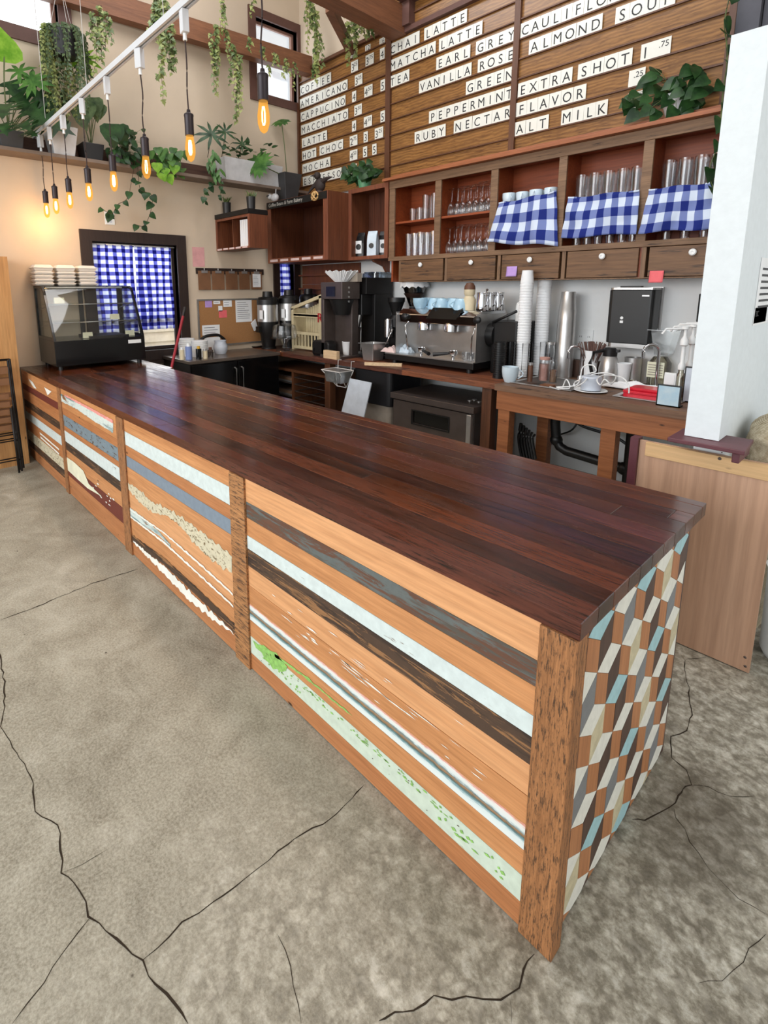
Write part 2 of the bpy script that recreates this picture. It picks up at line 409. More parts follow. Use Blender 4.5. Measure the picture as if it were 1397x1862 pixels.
for wd, pts in ((.0032, [(0, 1180), (10, 1265), (3, 1320), (35, 1380), (58, 1410), (63, 1475), (105, 1500), (112, 1585), (148, 1620), (163, 1668), (210, 1710), (258, 1750), (285, 1790), (325, 1830), (342, 1862)]),
                (.0022, [(262, 1745), (330, 1680), (385, 1640), (450, 1598), (520, 1535), (600, 1490), (662, 1428)]),
                (.0016, [(163, 1668), (115, 1730), (80, 1790), (22, 1862)]),
                (.0009, [(112, 1585), (150, 1575), (195, 1545)]),
                (.0012, [(505, 1700), (530, 1760), (548, 1862)]),
                (.0042, [(0, 1128), (80, 1098), (165, 1062), (250, 1035)]),
                (.0026, [(690, 1862), (715, 1838), (752, 1832), (790, 1812), (850, 1815), (915, 1818), (945, 1800), (955, 1765), (972, 1735)]),
                (.0026, [(1245, 1200), (1258, 1290), (1252, 1330), (1222, 1340), (1225, 1378), (1248, 1400), (1256, 1428), (1240, 1432), (1236, 1450), (1205, 1478), (1170, 1492), (1150, 1490)]),
                (.0013, [(1256, 1428), (1290, 1432), (1330, 1450), (1372, 1448)]),
                (.0013, [(1222, 1470), (1255, 1530), (1290, 1580), (1340, 1630), (1397, 1665)]),
                (.0013, [(1397, 1700), (1350, 1745), (1310, 1780), (1270, 1788)]),
                (.0014, [(1245, 1200), (1285, 1195)]), (.001, [(925, 1818), (930, 1862)])):
    edge_line(mb, [at(u, v, 'z', 0) for u, v in pts], wd)
struct(mb.build('floor', ['concrete', 'crack'], origin=False))
def wall_x(name, x0, x1, y0, y1, z0, z1, holes, mat):
    ys = sorted({y0, y1} | {h[0] for h in holes} | {h[1] for h in holes}); zs = sorted({z0, z1} | {h[2] for h in holes} | {h[3] for h in holes})
    mb = MB()
    for a, b in zip(ys[:-1], ys[1:]):
        for c, d in zip(zs[:-1], zs[1:]):
            if any(h[0]-1e-6 <= a and b <= h[1]+1e-6 and h[2]-1e-6 <= c and d <= h[3]+1e-6 for h in holes): continue
            mb.box(x0, x1, a, b, c, d)
    bmesh.ops.remove_doubles(mb.b, verts=mb.b.verts[:], dist=1e-5)
    return struct(mb.build(name, mat, origin=False))
def hole(u0, v0, u1, v1):
    a = at(u0, v0, 'x', XL); b = at(u1, v1, 'x', XL); return (min(a.y, b.y), max(a.y, b.y), min(a.z, b.z), max(a.z, b.z))
W1 = hole(166, 440, 322, 628)                       # gingham window
a = at(166, 440, 'x', XL); b = at(320, 445, 'x', XL); c = at(330, 632, 'x', XL)
W1 = (a.y, b.y, c.z, (a.z+b.z)/2)
a = at(507, 470, 'x', XL); b = at(556, 545, 'x', XL); W2 = (a.y, 3.44, b.z-.05, a.z+.25)
a = at(468, 32, 'x', XL); b = at(541, 190, 'x', XL); c = at(462, 165, 'x', XL); W3 = ((a.y+c.y)/2, b.y, (b.z+c.z)/2, a.z)
a = at(104, 20, 'x', XL); b = at(0, 38, 'x', XL); W4 = (-1.2, a.y, (b.z+at(85, 62, 'x', XL).z)/2, 5.1)
print('W', W1, W2, W3, W4)
wall_x('wall_left', XL-.16, XL, -6, YW+.1, 0, ZC, [W1, W2, W3, W4], 'left_wall_paint')
mb = MB(); mb.box(XL-.16, 1.6, YW, YW+.12, 0, 2.9); struct(mb.build('wall_back', 'menu_wall_paint', origin=False))
mb = MB(); mb.box(XL-.16, 1.6, YW, YW+.12, 2.9, ZC); struct(mb.build('wall_back_upper', 'left_wall_paint', origin=False))
mb = MB(); mb.box(XL-.16, 5, -6, YW+.12, ZC, ZC+.1); struct(mb.build('ceiling', 'ceiling_paint', origin=False))
def window(n, W, fw, mat, glassm='clear_glass', head=None, mull=None, sash=.035):
    y0, y1, z0, z1 = W; x = XL
    mb = MB()
    for a in ((y0-fw, y0, z0-fw, z1+fw), (y1, y1+fw, z0-fw, z1+fw), (y0, y1, z1, z1+(head or fw)), (y0, y1, z0-fw, z0)): mb.box(x-.15, x+.025, *a)
    f = mb.build('window_'+str(n), mat, origin=False); struct(f)
    mb = MB()
    for a in ((y0, y0+sash, z0, z1), (y1-sash, y1, z0, z1), (y0+sash, y1-sash, z1-sash, z1), (y0+sash, y1-sash, z0, z0+sash)): mb.box(x-.1, x-.07, *a)
    for k in mull or []: mb.box(x-.1, x-.07, y0+sash, y1-sash, k-.02, k+.02)
    mb.build('sash', 'sash_paint' if n in (3, 4) else 'dark_trim', f)
    mb = MB(); mb.box(x-.088, x-.084, y0+sash, y1-sash, z0+sash, z1-sash); mb.build('pane', glassm, f)
    return f
plain('sash_paint', S(150, 112, 98), .6)
window(1, W1, .115, 'dark_trim_v', mull=[W1[2]+.34])
window(2, W2, .10, 'dark_trim_v')
plain('window_frame_brown', S(92, 62, 54), .6)
window(3, W3, .10, 'window_frame_brown', mull=[(W3[2]+W3[3])/2])
window(4, W4, .12, 'window_frame_brown')
# wing of raw boards beside the bar, on the left
mb = MB()
y = -.06
for i in range(9):
    w_ = (.30, .22, .24, .26)[i % 4]; mb.box(XL, -5.1-(.012 if i % 2 else 0), y-w_+.004, y, 0, 1.93); y -= w_
struct(mb.build('wall_front_left', 'stud_wood', origin=False))
# roof beams
def beam(n, p, q, hw, hh, mat='beam_wood'):
    p = Vector(p); q = Vector(q); d = (q-p).normalized(); s_ = Vector((-d.y, d.x, 0)).normalized()*hw; u = Vector((0, 0, hh))
    mb = MB(); mb.prism([p-s_-u, p+s_-u, p+s_+u, p-s_+u], q-p); o = mb.build('trim_'+str(n), mat, origin=False); return struct(o)
p = at(563, 122, 'y', YW-.05); q = at(190, 8, 'z', p.z); print('beam1', p, q)
q = p+(q-p)*1.5; beam(1, p, q, .06, .105)
p = at(727, 45, 'y', YW-.06); q = at(590, -28, 'z', p.z); q = p+(q-p)*2.2; print('beam2', p, q); beam(2, p, q, .10, .13)
mb = MB(); a = at(640, 95, 'y', YW-.02); b = at(598, 10, 'y', YW-.9)
mb.prism([a+Vector((-.05, 0, -.05)), a+Vector((.05, 0, -.05)), a+Vector((.05, 0, .05)), a+Vector((-.05, 0, .05))], b-a)
struct(mb.build('trim_3', 'beam_wood', origin=False))
# header over the menu board with an open slot
BT = at(720, 72, 'y', 3.55).z; print('BT', BT)
mb = MB(); x0 = at(735, 30, 'y', 3.5).x
mb.box(x0, -.3, 3.38, YW-.002, BT+.27, BT+.55); mb.box(x0, -.3, 3.50, YW-.002, BT+.002, BT+.05)
for x in (x0, -2.3, -1.2, -.4): mb.box(x, x+.1, 3.46, YW-.002, BT+.05, BT+.27)
struct(mb.build('trim_4', 'window_frame_brown', origin=False))
# conduit along the wall below the shelf cabinet
# ================================================================ the bar
bar = thing('bar_counter', 'long bar base clad in striped reclaimed boards with a cube-patterned tile end', 'counter', (-2.7, .4, 0))
MT = ['streak_board', 'fir', 'fir_light', 'white_board', 'mint_board', 'grey_board', 'dark_board', 'teal_board', 'steel_board', 'fir_red', 'bluegrey_board', 'maroon_board', 'lichen_board', 'cream_paint', 'white_flake', 'green_flake', 'pink_flake']
MI = {k: i for i, k in enumerate(MT)}
ZT = HT-TH
def panel(x0, x1, rows, extra=None, zt=ZT):
    """rows: (material, z_top, z_bottom)"""
    mb = MB()
    for k, zt_, zb in rows:
        dy = random.uniform(0, .0015)
        mb.mi = MI[k]
        if isinstance(zt_, tuple):   # a board whose edges wander
            (za, zb_), (zc, zd) = zt_, zb
        mb.box(x0, x1, .004+dy, .028, zb+.0007, min(zt_, zt)-.0007)
    if extra: extra(mb)
    return mb.build('front_panel', MT, bar)
def patch(mb, k, pix, d=.0012):
    """a worn patch of paint on the front boards, following its outline"""
    pts = [at(u, v, 'y', .004) for u, v in pix]
    mb.mi = MI[k]; f = mb._f([mb.v(Vector((p.x, .004-d, p.z))) for p in pts], sm=False)
def band(mb, k, top, bot, jag=.003, d=.0012, y=.004):
    """irregular streak between two pixel polylines"""
    T = [at(u, v, 'y', y) for u, v in top]; B = [at(u, v, 'y', y) for u, v in bot]
    def samp(P, n):
        out = []
        x0, x1 = P[0].x, P[-1].x
        for i in range(n):
            x = x0+(x1-x0)*i/(n-1)
            for a, b in zip(P[:-1], P[1:]):
                if x <= b.x+1e-9: break
            t = (x-a.x)/(b.x-a.x+1e-9); out.append((x, a.z+(b.z-a.z)*t))
        return out
    n = int(abs(T[-1].x-T[0].x)/.008)+2
    mb.mi = MI[k]; st, sb = samp(T, n), samp(B, n); V = []
    for (x, a), (x2, b) in zip(st, sb):
        j = noise.noise(Vector((x*30, 3, MI[k])))*jag*2; j2 = noise.noise(Vector((x*30, 8, MI[k])))*jag*2
        V.append((mb.v((x, y-d, a+j)), mb.v((x2, y-d, min(b+j2, a+j-.0005)))))
    for (a, b), (c, e) in zip(V[:-1], V[1:]): mb._f([a, b, e, c], sm=False)
def flecks(mb, k, x0, x1, z0, z1, n, l=.03, h=.002, d=.0014):
    mb.mi = MI[k]
    for i in range(n):
        x = random.uniform(x0, x1); z = random.uniform(z0, z1); a = random.uniform(.3, 1)*l; hh = random.uniform(.4, 1)*h
        mb._f([mb.v(p) for p in ((x-a, .004-d, z), (x-a*.3, .004-d, z-hh), (x+a, .004-d, z-hh*.2), (x+a*.2, .004-d, z+hh))], sm=False)
def ex4(mb):
    # white, teal and pink streaked board
    flecks(mb, 'white_flake', -1.2, -.2, .33, .47, 22, .03, .0022); flecks(mb, 'white_flake', -.8, -.4, .36, .42, 12, .07, .003)
    flecks(mb, 'white_flake', -1.15, -.9, .36, .42, 8, .04, .004)
    # green wear on the mint board
    patch(mb, 'green_flake', [(460, 1164), (470, 1172), (480, 1173), (492, 1183), (503, 1187), (512, 1200), (523, 1212), (520, 1220), (512, 1222), (504, 1216), (497, 1217), (490, 1205), (483, 1200), (476, 1186), (466, 1178)])
    flecks(mb, 'green_flake', -1.28, -1.0, .10, .16, 40, .008, .006); flecks(mb, 'green_flake', -1.0, -.3, .135, .158, 60, .012, .004); flecks(mb, 'post_rough' if False else 'dark_board', -1.3, -.1, .085, .155, 14, .006, .002)
    band(mb, 'green_flake', [(500, 1188), (560, 1232), (640, 1300)], [(500, 1193), (560, 1236), (640, 1302)], .004)
    flecks(mb, 'green_flake', -.35, -.12, .1, .14, 16, .014, .007)
def ex3(mb):
    # wany-edged lichen strip
    top = [(233, 879), (245, 884), (262, 898), (275, 912), (300, 922), (330, 940), (360, 962), (390, 985), (422, 1010)]
    bot = [(233, 888), (245, 903), (262, 920), (278, 932), (305, 938), (330, 958), (360, 995), (390, 1022), (422, 1042)]
    band(mb, 'lichen_board', top, bot, .010)
    band(mb, 'teal_board', [(237, 923), (262, 942), (290, 967), (310, 990)], [(237, 938), (262, 956), (290, 974), (310, 994)], .003)
    band(mb, 'white_flake', [(237, 925), (300, 968), (360, 1020), (424, 1078)], [(237, 927), (300, 971), (360, 1024), (424, 1082)], .003, .002)
    band(mb, 'white_flake', [(238, 938), (300, 985), (360, 1040), (425, 1100)], [(238, 941), (300, 989), (360, 1044), (425, 1104)], .003, .002)
    band(mb, 'dark_board', [(240, 972), (300, 1015), (360, 1070), (428, 1136)], [(240, 985), (300, 1028), (360, 1085), (428, 1152)], .004, .0010)
    band(mb, 'white_flake', [(243, 982), (262, 1000), (300, 1030), (345, 1075), (395, 1122), (425, 1150)], [(243, 986), (262, 1006), (300, 1045), (345, 1092), (395, 1132), (425, 1152)], .009, .0016)
def ex2(mb):
    band(mb, 'teal_board', [(106, 714), (140, 730), (170, 748), (206, 768)], [(106, 727), (140, 744), (170, 765), (206, 787)], .005)
    band(mb, 'pink_flake', [(118, 717), (170, 744), (206, 764)], [(118, 720), (170, 749), (206, 770)], .003, .002)
    patch(mb, 'cream_paint', [(120, 830), (135, 840), (152, 856), (162, 880), (186, 903), (160, 888), (140, 870), (122, 853)], .002)
    flecks(mb, 'white_flake', -3.5, -2.9, .2, .3, 14, .03, .008)
def ex1(mb):
    patch(mb, 'white_flake', [(52, 688), (60, 695), (67, 707), (62, 705), (56, 696)], .002)
    patch(mb, 'white_flake', [(81, 704), (94, 712), (87, 719)], .002)
    band(mb, 'white_flake', [(73, 786), (108, 816)], [(73, 789), (108, 819)], .002, .002)
    band(mb, 'white_flake', [(74, 793), (108, 824)], [(74, 796), (108, 827)], .002, .002)
P1 = [-5.38, -4.09]; P2 = [-4.01, -2.79]; P3 = [-2.68, -1.46]; P4 = [-1.345, -.088]
panel(P4[0], P4[1], [('fir_light', .876, .775), ('grey_board', .775, .706), ('fir', .706, .627), ('white_board', .627, .568), ('dark_board', .568, .490), ('fir_light', .490, .400), ('fir', .400, .316), ('streak_board', .316, .239), ('fir', .239, .162), ('mint_board', .162, .080), ('fir_red', .080, .004)], ex4)
panel(P3[0], P3[1], [('fir', .876, .800), ('white_board', .800, .716), ('fir_red', .716, .650), ('steel_board', .650, .580), ('fir', .580, .440), ('fir_light', .440, .250), ('fir', .250, .135), ('fir_red', .135, .004)], ex3)
panel(P2[0], P2[1], [('fir', .876, .72), ('fir_red', .72, .665), ('bluegrey_board', .665, .575), ('fir_red', .575, .535), ('white_board', .535, .445), ('dark_board', .445, .375), ('fir', .375, .27), ('maroon_board', .27, .16), ('fir_red', .16, .004)], ex2)
panel(P1[0], P1[1], [('fir', .868, .74), ('maroon_board', .74, .68), ('fir_red', .68, .58), ('dark_board', .58, .51), ('fir_red', .51, .46), ('white_board', .46, .38), ('fir_red', .38, .27), ('lichen_board', .27, .17), ('dark_board', .17, .10), ('fir_red', .10, .004)], ex1)
for x0, x1, y1, m_, in ((-.088, 0, .046, 'post_rough'), (-1.46, -1.345, .05, 'post_saw'), (-2.79, -2.68, .05, 'post_rough'), (-4.09, -4.01, .05, 'post_rough')):
    mb = MB(); mb.box(x0, x1, -.006, y1, 0, ZT); mb.build('corner_post' if x1 == 0 else 'post', m_, bar, bevel=.002)
# end panel of cube tiles
mb = MB(); Y0, Y1 = .046, .865
TM = ['tile_brown', 'tile_white', 'tile_teal', 'tile_dark', 'tile_grey', 'tile_cream']
def clip(poly, axis, val, keep_less):
    out = []
    for i in range(len(poly)):
        a, b = poly[i], poly[(i+1) % len(poly)]
        ia = (a[axis] <= val) == keep_less; ib = (b[axis] <= val) == keep_less
        if ia: out.append(a)
        if ia != ib:
            t = (val-a[axis])/(b[axis]-a[axis]); out.append((a[0]+(b[0]-a[0])*t, a[1]+(b[1]-a[1])*t))
    return out
def tile(pts, mi):
    cx = sum(p[0] for p in pts)/4; cz = sum(p[1] for p in pts)/4
    pts = [(cx+(p[0]-cx)*.985, cz+(p[1]-cz)*.985) for p in pts]
    for ax, v, k in ((0, Y0+.001, False), (0, Y1, True), (1, .006, False), (1, ZT-.001, True)):
        pts = clip(pts, ax, v, k)
        if len(pts) < 3: return
    d = random.uniform(0, .001)
    mb.prism([Vector((-.018+d, p[0], p[1])) for p in pts], Vector((-.006, 0, 0)), mi=mi)
ROW = {-2: ['13', '14', '23', '15', '13', '14', '23'], -1: ['23', '14', '23', '15', '23', '15', '13'], 0: ['14', '13', '15', '13', '14', '15', '14'],
       1: ['15', '23', '14', '23', '15', '13', '15'], 2: ['14', '13', '13', '15', '13', '14', '13'], 3: ['13', '14', '23', '14', '23', '15', '13'],
       4: ['15', '23', '15', '13', '14', '13', '15'], 5: ['13', '13', '23', '15', '13', '14', '13'], 6: ['13']*7}
e1 = (.0775, -.0445); e2 = (.0775, .0445)
for r, cols in ROW.items():
    z = .698-.1335*r; ys = .017 if r % 2 == 0 else .0945
    for i in range(-1, 6):
        y = ys+.155*i; c_ = cols[i % 7] if i >= 0 else '13'
        if r % 2 == 1 and i == -1: c_ = '13'
        q = (y, z)
        A = lambda *v: (q[0]+sum(a[0] for a in v), q[1]+sum(a[1] for a in v)); e3 = (0, -.089)
        tile([A(), A(e1), A(e1, e2), A(e2)], int(c_[0]))
        tile([A(), A(e1), A(e1, e3), A(e3)], 0)
        tile([A(e1), A(e1, e2), A(e1, e2, e3), A(e1, e3)], int(c_[1]))
mb.m(3).box(-.04, -.022, .03, Y1+.01, .003, ZT)
mb.box(-.06, -.018, Y1+.001, Y1+.014, .0, ZT)
mb.build('end_panel', TM, bar)
mb = MB(); mb.box(-5.38, -.04, Y1-.02, Y1, .0, ZT-.01); mb.build('rear_panel', 'tile_dark', bar)
# worktop made of planks
def planks(name, x0, x1, y0, y1, z0, z1, wd, mat, ln=(.9, 2.1), seed=1, gap=.0006, curve=None):
    rnd = random.Random(seed); mb = MB(); lay = mb.b.verts.layers.float_color.new('tone')
    y = y0
    while y < y1-.01:
        w2 = min(wd*rnd.uniform(.85, 1.15), y1-y)
        if y1-y-w2 < .03: w2 = y1-y
        x = x0-rnd.uniform(0, 1.2) if w2 < y1-y0-.01 else x0
        while x < x1:
            l = rnd.uniform(*ln); a, b = max(x, x0), min(x+l, x1)
            if b-a > .02:
                n = len(mb.b.verts); mb.box(a+gap/2, b-gap/2, y+gap/2, y+w2-gap/2, z0, z1-rnd.uniform(0, .0003))
                mb.b.verts.ensure_lookup_table(); c = (rnd.random(), rnd.random()**2, rnd.random(), 1)
                for v in mb.b.verts[n:]: v[lay] = c
            x += l
        y += w2
    return mb, lay
mb, _ = planks('countertop', -LEN, 0, 0, DEP, HT-TH, HT, .09, 'counter_wood', ln=(1.4, 3.4), seed=5)
top = mb.build('countertop', 'counter_wood', bevel=.0016, seg=1)
tag(top, 'long glossy dark-stained plank countertop running the length of the bar', 'countertop')
mb, _ = planks('countertop', XL+.01, -LEN-.004, 0.01, 1.1, .868, .888, .09, 'counter_wood', seed=9)
tag(mb.build('countertop', 'counter_wood'), 'low reddish worktop at the far end of the bar under the glass display case', 'countertop')
# ================================================================ menu board
def plywood():
    t = NT('board_plywood'); v = t.coord((1.6, 8, 9)); n = t.noise(v, 1.3, 5, .6, 1.6); n2 = t.noise(t.coord((8, 60, 90)), 1, 4, .7)
    wv = t.add('ShaderNodeTexWave', bands_direction='Z'); wv.inputs['Scale'].default_value = 5; wv.inputs['Distortion'].default_value = 7; wv.inputs['Detail'].default_value = 2; t.l(t.coord((1, 1, 2.2)), wv.inputs['Vector'])
    c = t.ramp(n, (.3, S(104, 68, 34)), (.7, S(156, 110, 60)))
    c = t.mix(.35, c, t.ramp(wv.outputs[0], (.1, S(96, 60, 28)), (.9, S(162, 118, 66))))
    c = t.mix(t.ramp(n2, (.3, K1), (.48, K0)), c, S(88, 54, 26))
    t.out(c, .28)
plywood()
wood('board_rail', S(72, 42, 26), S(104, 64, 40), 'x', .45, 24)
wood('board_rail_v', S(72, 42, 26), S(104, 64, 40), 'z', .45, 24)
plain('letter_tile', S(222, 222, 214), .3, var=.05, sc_=3)
YB = 3.555; RP = .1617; RZ = lambda k: 2.982+RP*k
mbd = thing('menu_board', 'tall brown plywood menu board with ledges carrying white letter tiles', 'menu board', (-3.05, YW, 2.77))
for x0, x1, z0, kt in ((-5.395, -3.856, 2.76, 8.55), (-3.785, -2.325, 2.84, 12), (-2.27, -.73, 2.84, 12)):
    mb = MB(); k = -1
    zt = RZ(kt)
    while RZ(k)-.012 < zt:
        a = max(RZ(k)-.006, z0); b = min(RZ(k+1)-.008, zt)
        if b > a: mb.box(x0, x1, YB, YW-.002, a, b)
        k += 1
    mb.build('panel', 'board_plywood', mbd)
    mb = MB()
    for k in range(0, int(kt)+1): mb.box(x0, x1, YB-.02, YB, RZ(k)-.012, RZ(k)-.001)
    mb.build('ledge_set', 'board_rail', mbd)
mb = MB(); mb.box(-3.856, -3.785, YB-.03, YW-.002, 2.77, RZ(12)); mb.build('divider', 'board_rail_v', mbd)
mb = MB(); mb.box(-2.325, -2.27, YB-.03, YW-.002, 2.82, RZ(12)); mb.build('divider', 'board_rail_v', mbd)
mb = MB(); mb.box(-5.43, -5.395, YB-.03, YW-.002, 2.74, RZ(8.55)+.03); mb.build('side_rail', 'board_rail_v', mbd)
mb = MB(); mb.box(-.73, -.69, YB-.03, YW-.002, 2.82, RZ(12)); mb.build('side_rail', 'board_rail_v', mbd)
mb = MB(); mb.box(-5.395, -3.856, YB-.045, YW-.002, RZ(8.55), RZ(8.55)+.035); mb.build('top_rail', 'board_rail', mbd)
TLH = .118; ORD = ['first', 'second', 'third', 'fourth', 'fifth', 'sixth', 'seventh', 'eighth', 'ninth', 'tenth']
GL = {}
def glyph(ch, h, sx):
    key = (ch, round(h, 4), sx)
    if key not in GL:
        mb = MB(); text_bm(mb, ch, h/.72, FY((0, 0, 0)), 0, .0004, 'CENTER', sx)
        mb.b.verts.ensure_lookup_table(); me = bpy.data.meshes.new('letter'); mb.b.to_mesh(me); mb.b.free(); me.materials.append(M['letter_ink']); GL[key] = me
    return GL[key]
TLM = {}
def tile_mesh(w_, h):
    key = (round(w_, 3), round(h, 3))
    if key not in TLM:
        mb = MB(); mb.box(-w_/2+.0008, w_/2-.0008, 0, .004, 0, h); me = bpy.data.meshes.new('letter_tile'); mb.b.to_mesh(me); mb.b.free(); me.materials.append(M['letter_tile']); TLM[key] = me
    return TLM[key]
def letter_tile(chs, x, k, w_, label, grp, sup=None):
    t = bpy.data.objects.new('letter_tile', tile_mesh(w_, TLH)); C.objects.link(t)
    t.location = (x, YB-.016+random.uniform(0, .004), RZ(k)-.001); t.rotation_euler = (random.uniform(-.01, .03), random.uniform(-.004, .004), 0)
    tag(t, label, 'letter tile', grp)
    def g(ch, dx, dz, h, sx=.9):
        o = bpy.data.objects.new('letter', glyph(ch, h, sx)); C.objects.link(o); o.parent = t; o.location = (dx, -.0008, dz)
    if sup is None: g(chs, 0, .016, .080)
    else:
        if chs: g(chs, -w_/2+.032, .016, .080)
        g(sup, w_/2-.046, .06, .042, .95)
# words: text, row, pixel of left end, pixel of right end
WORDS = [('COFFEE', 7, 546, 602), ('AMERICANO', 6, 546, 632), ('CAPPUCINO', 5, 547, 628), ('MACCHIATO', 4, 548, 633), ('LATTE', 3, 549, 595), ('HOT', 2, 550, 575), ('CHOC', 2, 581, 624), ('MOCHA', 1, 550, 601), ('ESPRESSO', 0, 551, 621),
         ('CHAI', 7, 708, 763), ('LATTE', 7, 771, 849), ('MATCHA', 6, 708, 792), ('LATTE', 6, 798, 877), ('TEA', 5, 708, 744), ('EARL', 5, 793, 855), ('GREY', 5, 865, 939), ('VANILLA', 4, 762, 857), ('ROSE', 4, 868, 937),
         ('GREEN', 3, 847, 935), ('PEPPERMINT', 2, 780, 934), ('RUBY', 1, 754, 810), ('NECTAR', 1, 825, 932),
         ('CAULIFLOWER', 5, 946, 1175), ('ALMOND', 4, 961, 1095), ('SOUP', 4, 1118, 1228), ('EXTRA', 2, 941, 1040), ('SHOT', 2, 1050, 1149), ('FLAVOR', 1, 938, 1065), ('ALT', 0, 935, 997), ('MILK', 0, 1020, 1104)]
used_lines = {}
for wd, k, u0, u1 in WORDS:
    def xof(u):
        lo, hi = -5.45, -.3
        for _ in range(30):
            mid = (lo+hi)/2; p = Vector((mid, YB-.015, RZ(k)))-CAM; q = PX+FPX*p.dot(_R)/p.dot(_f)
            if q < u: lo = mid
            else: hi = mid
        return (lo+hi)/2
    xa, xb = xof(u0), xof(u1); n = len(wd); w_ = (xb-xa)/n
    sec = 'left' if xa < -3.85 else ('middle' if xa < -2.3 else 'right')
    row = ['bottom', 'second', 'third', 'fourth', 'fifth', 'sixth', 'seventh', 'eighth'][k]
    for i, ch in enumerate(wd):
        lb = f'white tile with black letter {ch}, {ORD[i] if i < 10 else "last"} letter of {wd} on the menu'
        if wd == 'LATTE': lb = f'white tile with black letter {ch}, {ORD[i]} letter of the LATTE {"under MACCHIATO" if k == 3 else ("beside CHAI" if k == 7 else "beside MATCHA")}'
        letter_tile(ch, xa+w_*(i+.5), k, w_, lb, 'letter tiles on the menu board')
PR = [(7, 645, '3', '.25', .115), (7, 672, '3', '.75', .13), (7, 695, '4', None, .07), (6, 652, '3', '.25', .125), (5, 644, '4', None, .068), (5, 670, '4', '.50', .13), (5, 696, '5', None, .068),
      (4, 651, '3', '.50', .125), (3, 644, '4', None, .068), (3, 669, '4', '.50', .13), (3, 696, '5', None, .068), (2, 643, '2', '.75', .13), (2, 665, '3', None, .068), (2, 689, '3', '.25', .13),
      (1, 643, '4', '.50', .13), (1, 664, '5', None, .068), (1, 681, '5', None, .068), (0, 643, '3', None, .11), (2, 1192, '1', '.75', .20), (1, 1158, '', '.25', .115), (0, 1156, '', '.50', .115)]
ITEM = {7: 'COFFEE', 6: 'AMERICANO', 5: 'CAPPUCINO', 4: 'MACCHIATO', 3: 'LATTE', 2: 'HOT CHOC', 1: 'MOCHA', 0: 'ESPRESSO'}
for k, u, a, b, w_ in PR:
    p = None; lo, hi = -5.45, -.3
    for _ in range(30):
        mid = (lo+hi)/2; q = Vector((mid, YB-.015, RZ(k)+.05))-CAM; q = PX+FPX*q.dot(_R)/q.dot(_f)
        if q < u: lo = mid
        else: hi = mid
    it = {2: 'EXTRA SHOT', 1: 'FLAVOR', 0: 'ALT MILK'}[k] if u > 1000 else ITEM[k]
    wh = 'last' if u > 690 or u > 680 and k == 1 else ('middle' if u > 660 else 'first')
    letter_tile(a, lo, k, w_, f'white price tile reading {a}{b or ""}, {wh} price in the {it} row' if u < 1000 else f'white price tile reading {a}{b or ""} beside {it}', 'price tiles on the menu board', b)
for u, s_ in ((641, '8'), (668, '12'), (694, '16')):
    x = at(u, 95, 'y', YB-.015).x
    mb = MB(); mb.box(x-.04, x+.04, YB-.008, YB-.002, RZ(8)-.001, RZ(8)+.062); mb.m(1); text_bm(mb, s_, .07, FY((x, YB-.0085, RZ(8)+.008)), 1, .0004, 'CENTER', .9)
    tag(mb.build('size_tile', ['letter_tile', 'letter_ink']), f'small white tile reading {s_} at the head of a price column', 'size tile', 'cup size tiles on the menu board')
# ================================================================ wall cabinets
wood('cab_frame', S(98, 72, 52), S(140, 108, 80), 'x', .6, 24, streak=(S(50, 34, 24), .6))
wood('cab_frame_v', S(98, 72, 52), S(140, 108, 80), 'z', .6, 24, streak=(S(50, 34, 24), .6))
wood('cab_inner', S(116, 48, 20), S(160, 78, 38), 'x', .45, 20)
wood('cab_trim', S(132, 74, 42), S(166, 100, 62), 'x', .5, 22)
wood('drawer_wood', S(82, 56, 36), S(132, 96, 64), 'x', .55, 16, streak=(S(44, 28, 18), .56), bump=.3)
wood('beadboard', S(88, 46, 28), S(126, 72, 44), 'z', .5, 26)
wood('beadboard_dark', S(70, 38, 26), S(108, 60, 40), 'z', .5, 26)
cab = thing('wall_cabinet', 'long open-front wall cabinet with five bays over five knobbed drawers', 'cabinet', (-2.05, YW, 1.69))
DV = [(-3.545, -3.470), (-2.945, -2.873), (-2.329, -2.258), (-1.712, -1.646), (-1.094, -1.026), (-.50, -.42)]
mb = MB(); mb.box(-3.545, -.42, YW-.02, YW-.001, 1.70, 2.75); mb.box(-3.545, -.42, YC+.02, YW-.02, 2.71, 2.745); mb.box(-3.54, -.43, YC+.02, YW-.02, 1.94, 1.962)
for a, b in DV: mb.box((a+b)/2-.012, (a+b)/2+.012, YC+.02, YW-.02, 1.70, 2.71)
mb.build('carcass', 'cab_inner', cab)
mb = MB()
for a, b in DV:
    mb.box(a, b, YC, YC+.02, 1.925, 2.667)
mb.box(-3.545, -.42, YC-.004, YC+.02, 2.667, 2.745); mb.box(-3.545, -.42, YC-.008, YC+.02, 1.922, 1.966); mb.build('face_frame', 'cab_frame', cab, bevel=.003)
mb = MB(); mb.box(-3.60, -.40, YC-.06, YW-.002, 2.746, 2.775); mb.box(-3.60, -.40, YC+.10, YW-.002, 2.775, 2.83); mb.build('top_board', 'cab_trim', cab, bevel=.003)
for i in (0, 1):
    mb = MB(); mb.box(DV[i][1]-.03, DV[i+1][0]+.03, YC+.022, YW-.02, 2.305, 2.325); mb.build('shelf', 'cab_inner', cab)
DR = [(-3.37, -2.80), (-2.77, -2.222), (-2.18, -1.633), (-1.592, -1.04), (-.993, -.46)]
mb = MB()
for a in (-3.375, -2.796, -2.218, -1.630, -1.037, -.457): mb.box(a-.004 if a > -3.3 else a-.02, a+.026, YC, YW-.002, 1.70, 1.922)
mb.box(-3.39, -.43, YC+.002, YW-.002, 1.695, 1.704)
mb.build('drawer_rail', 'cab_frame_v', cab)
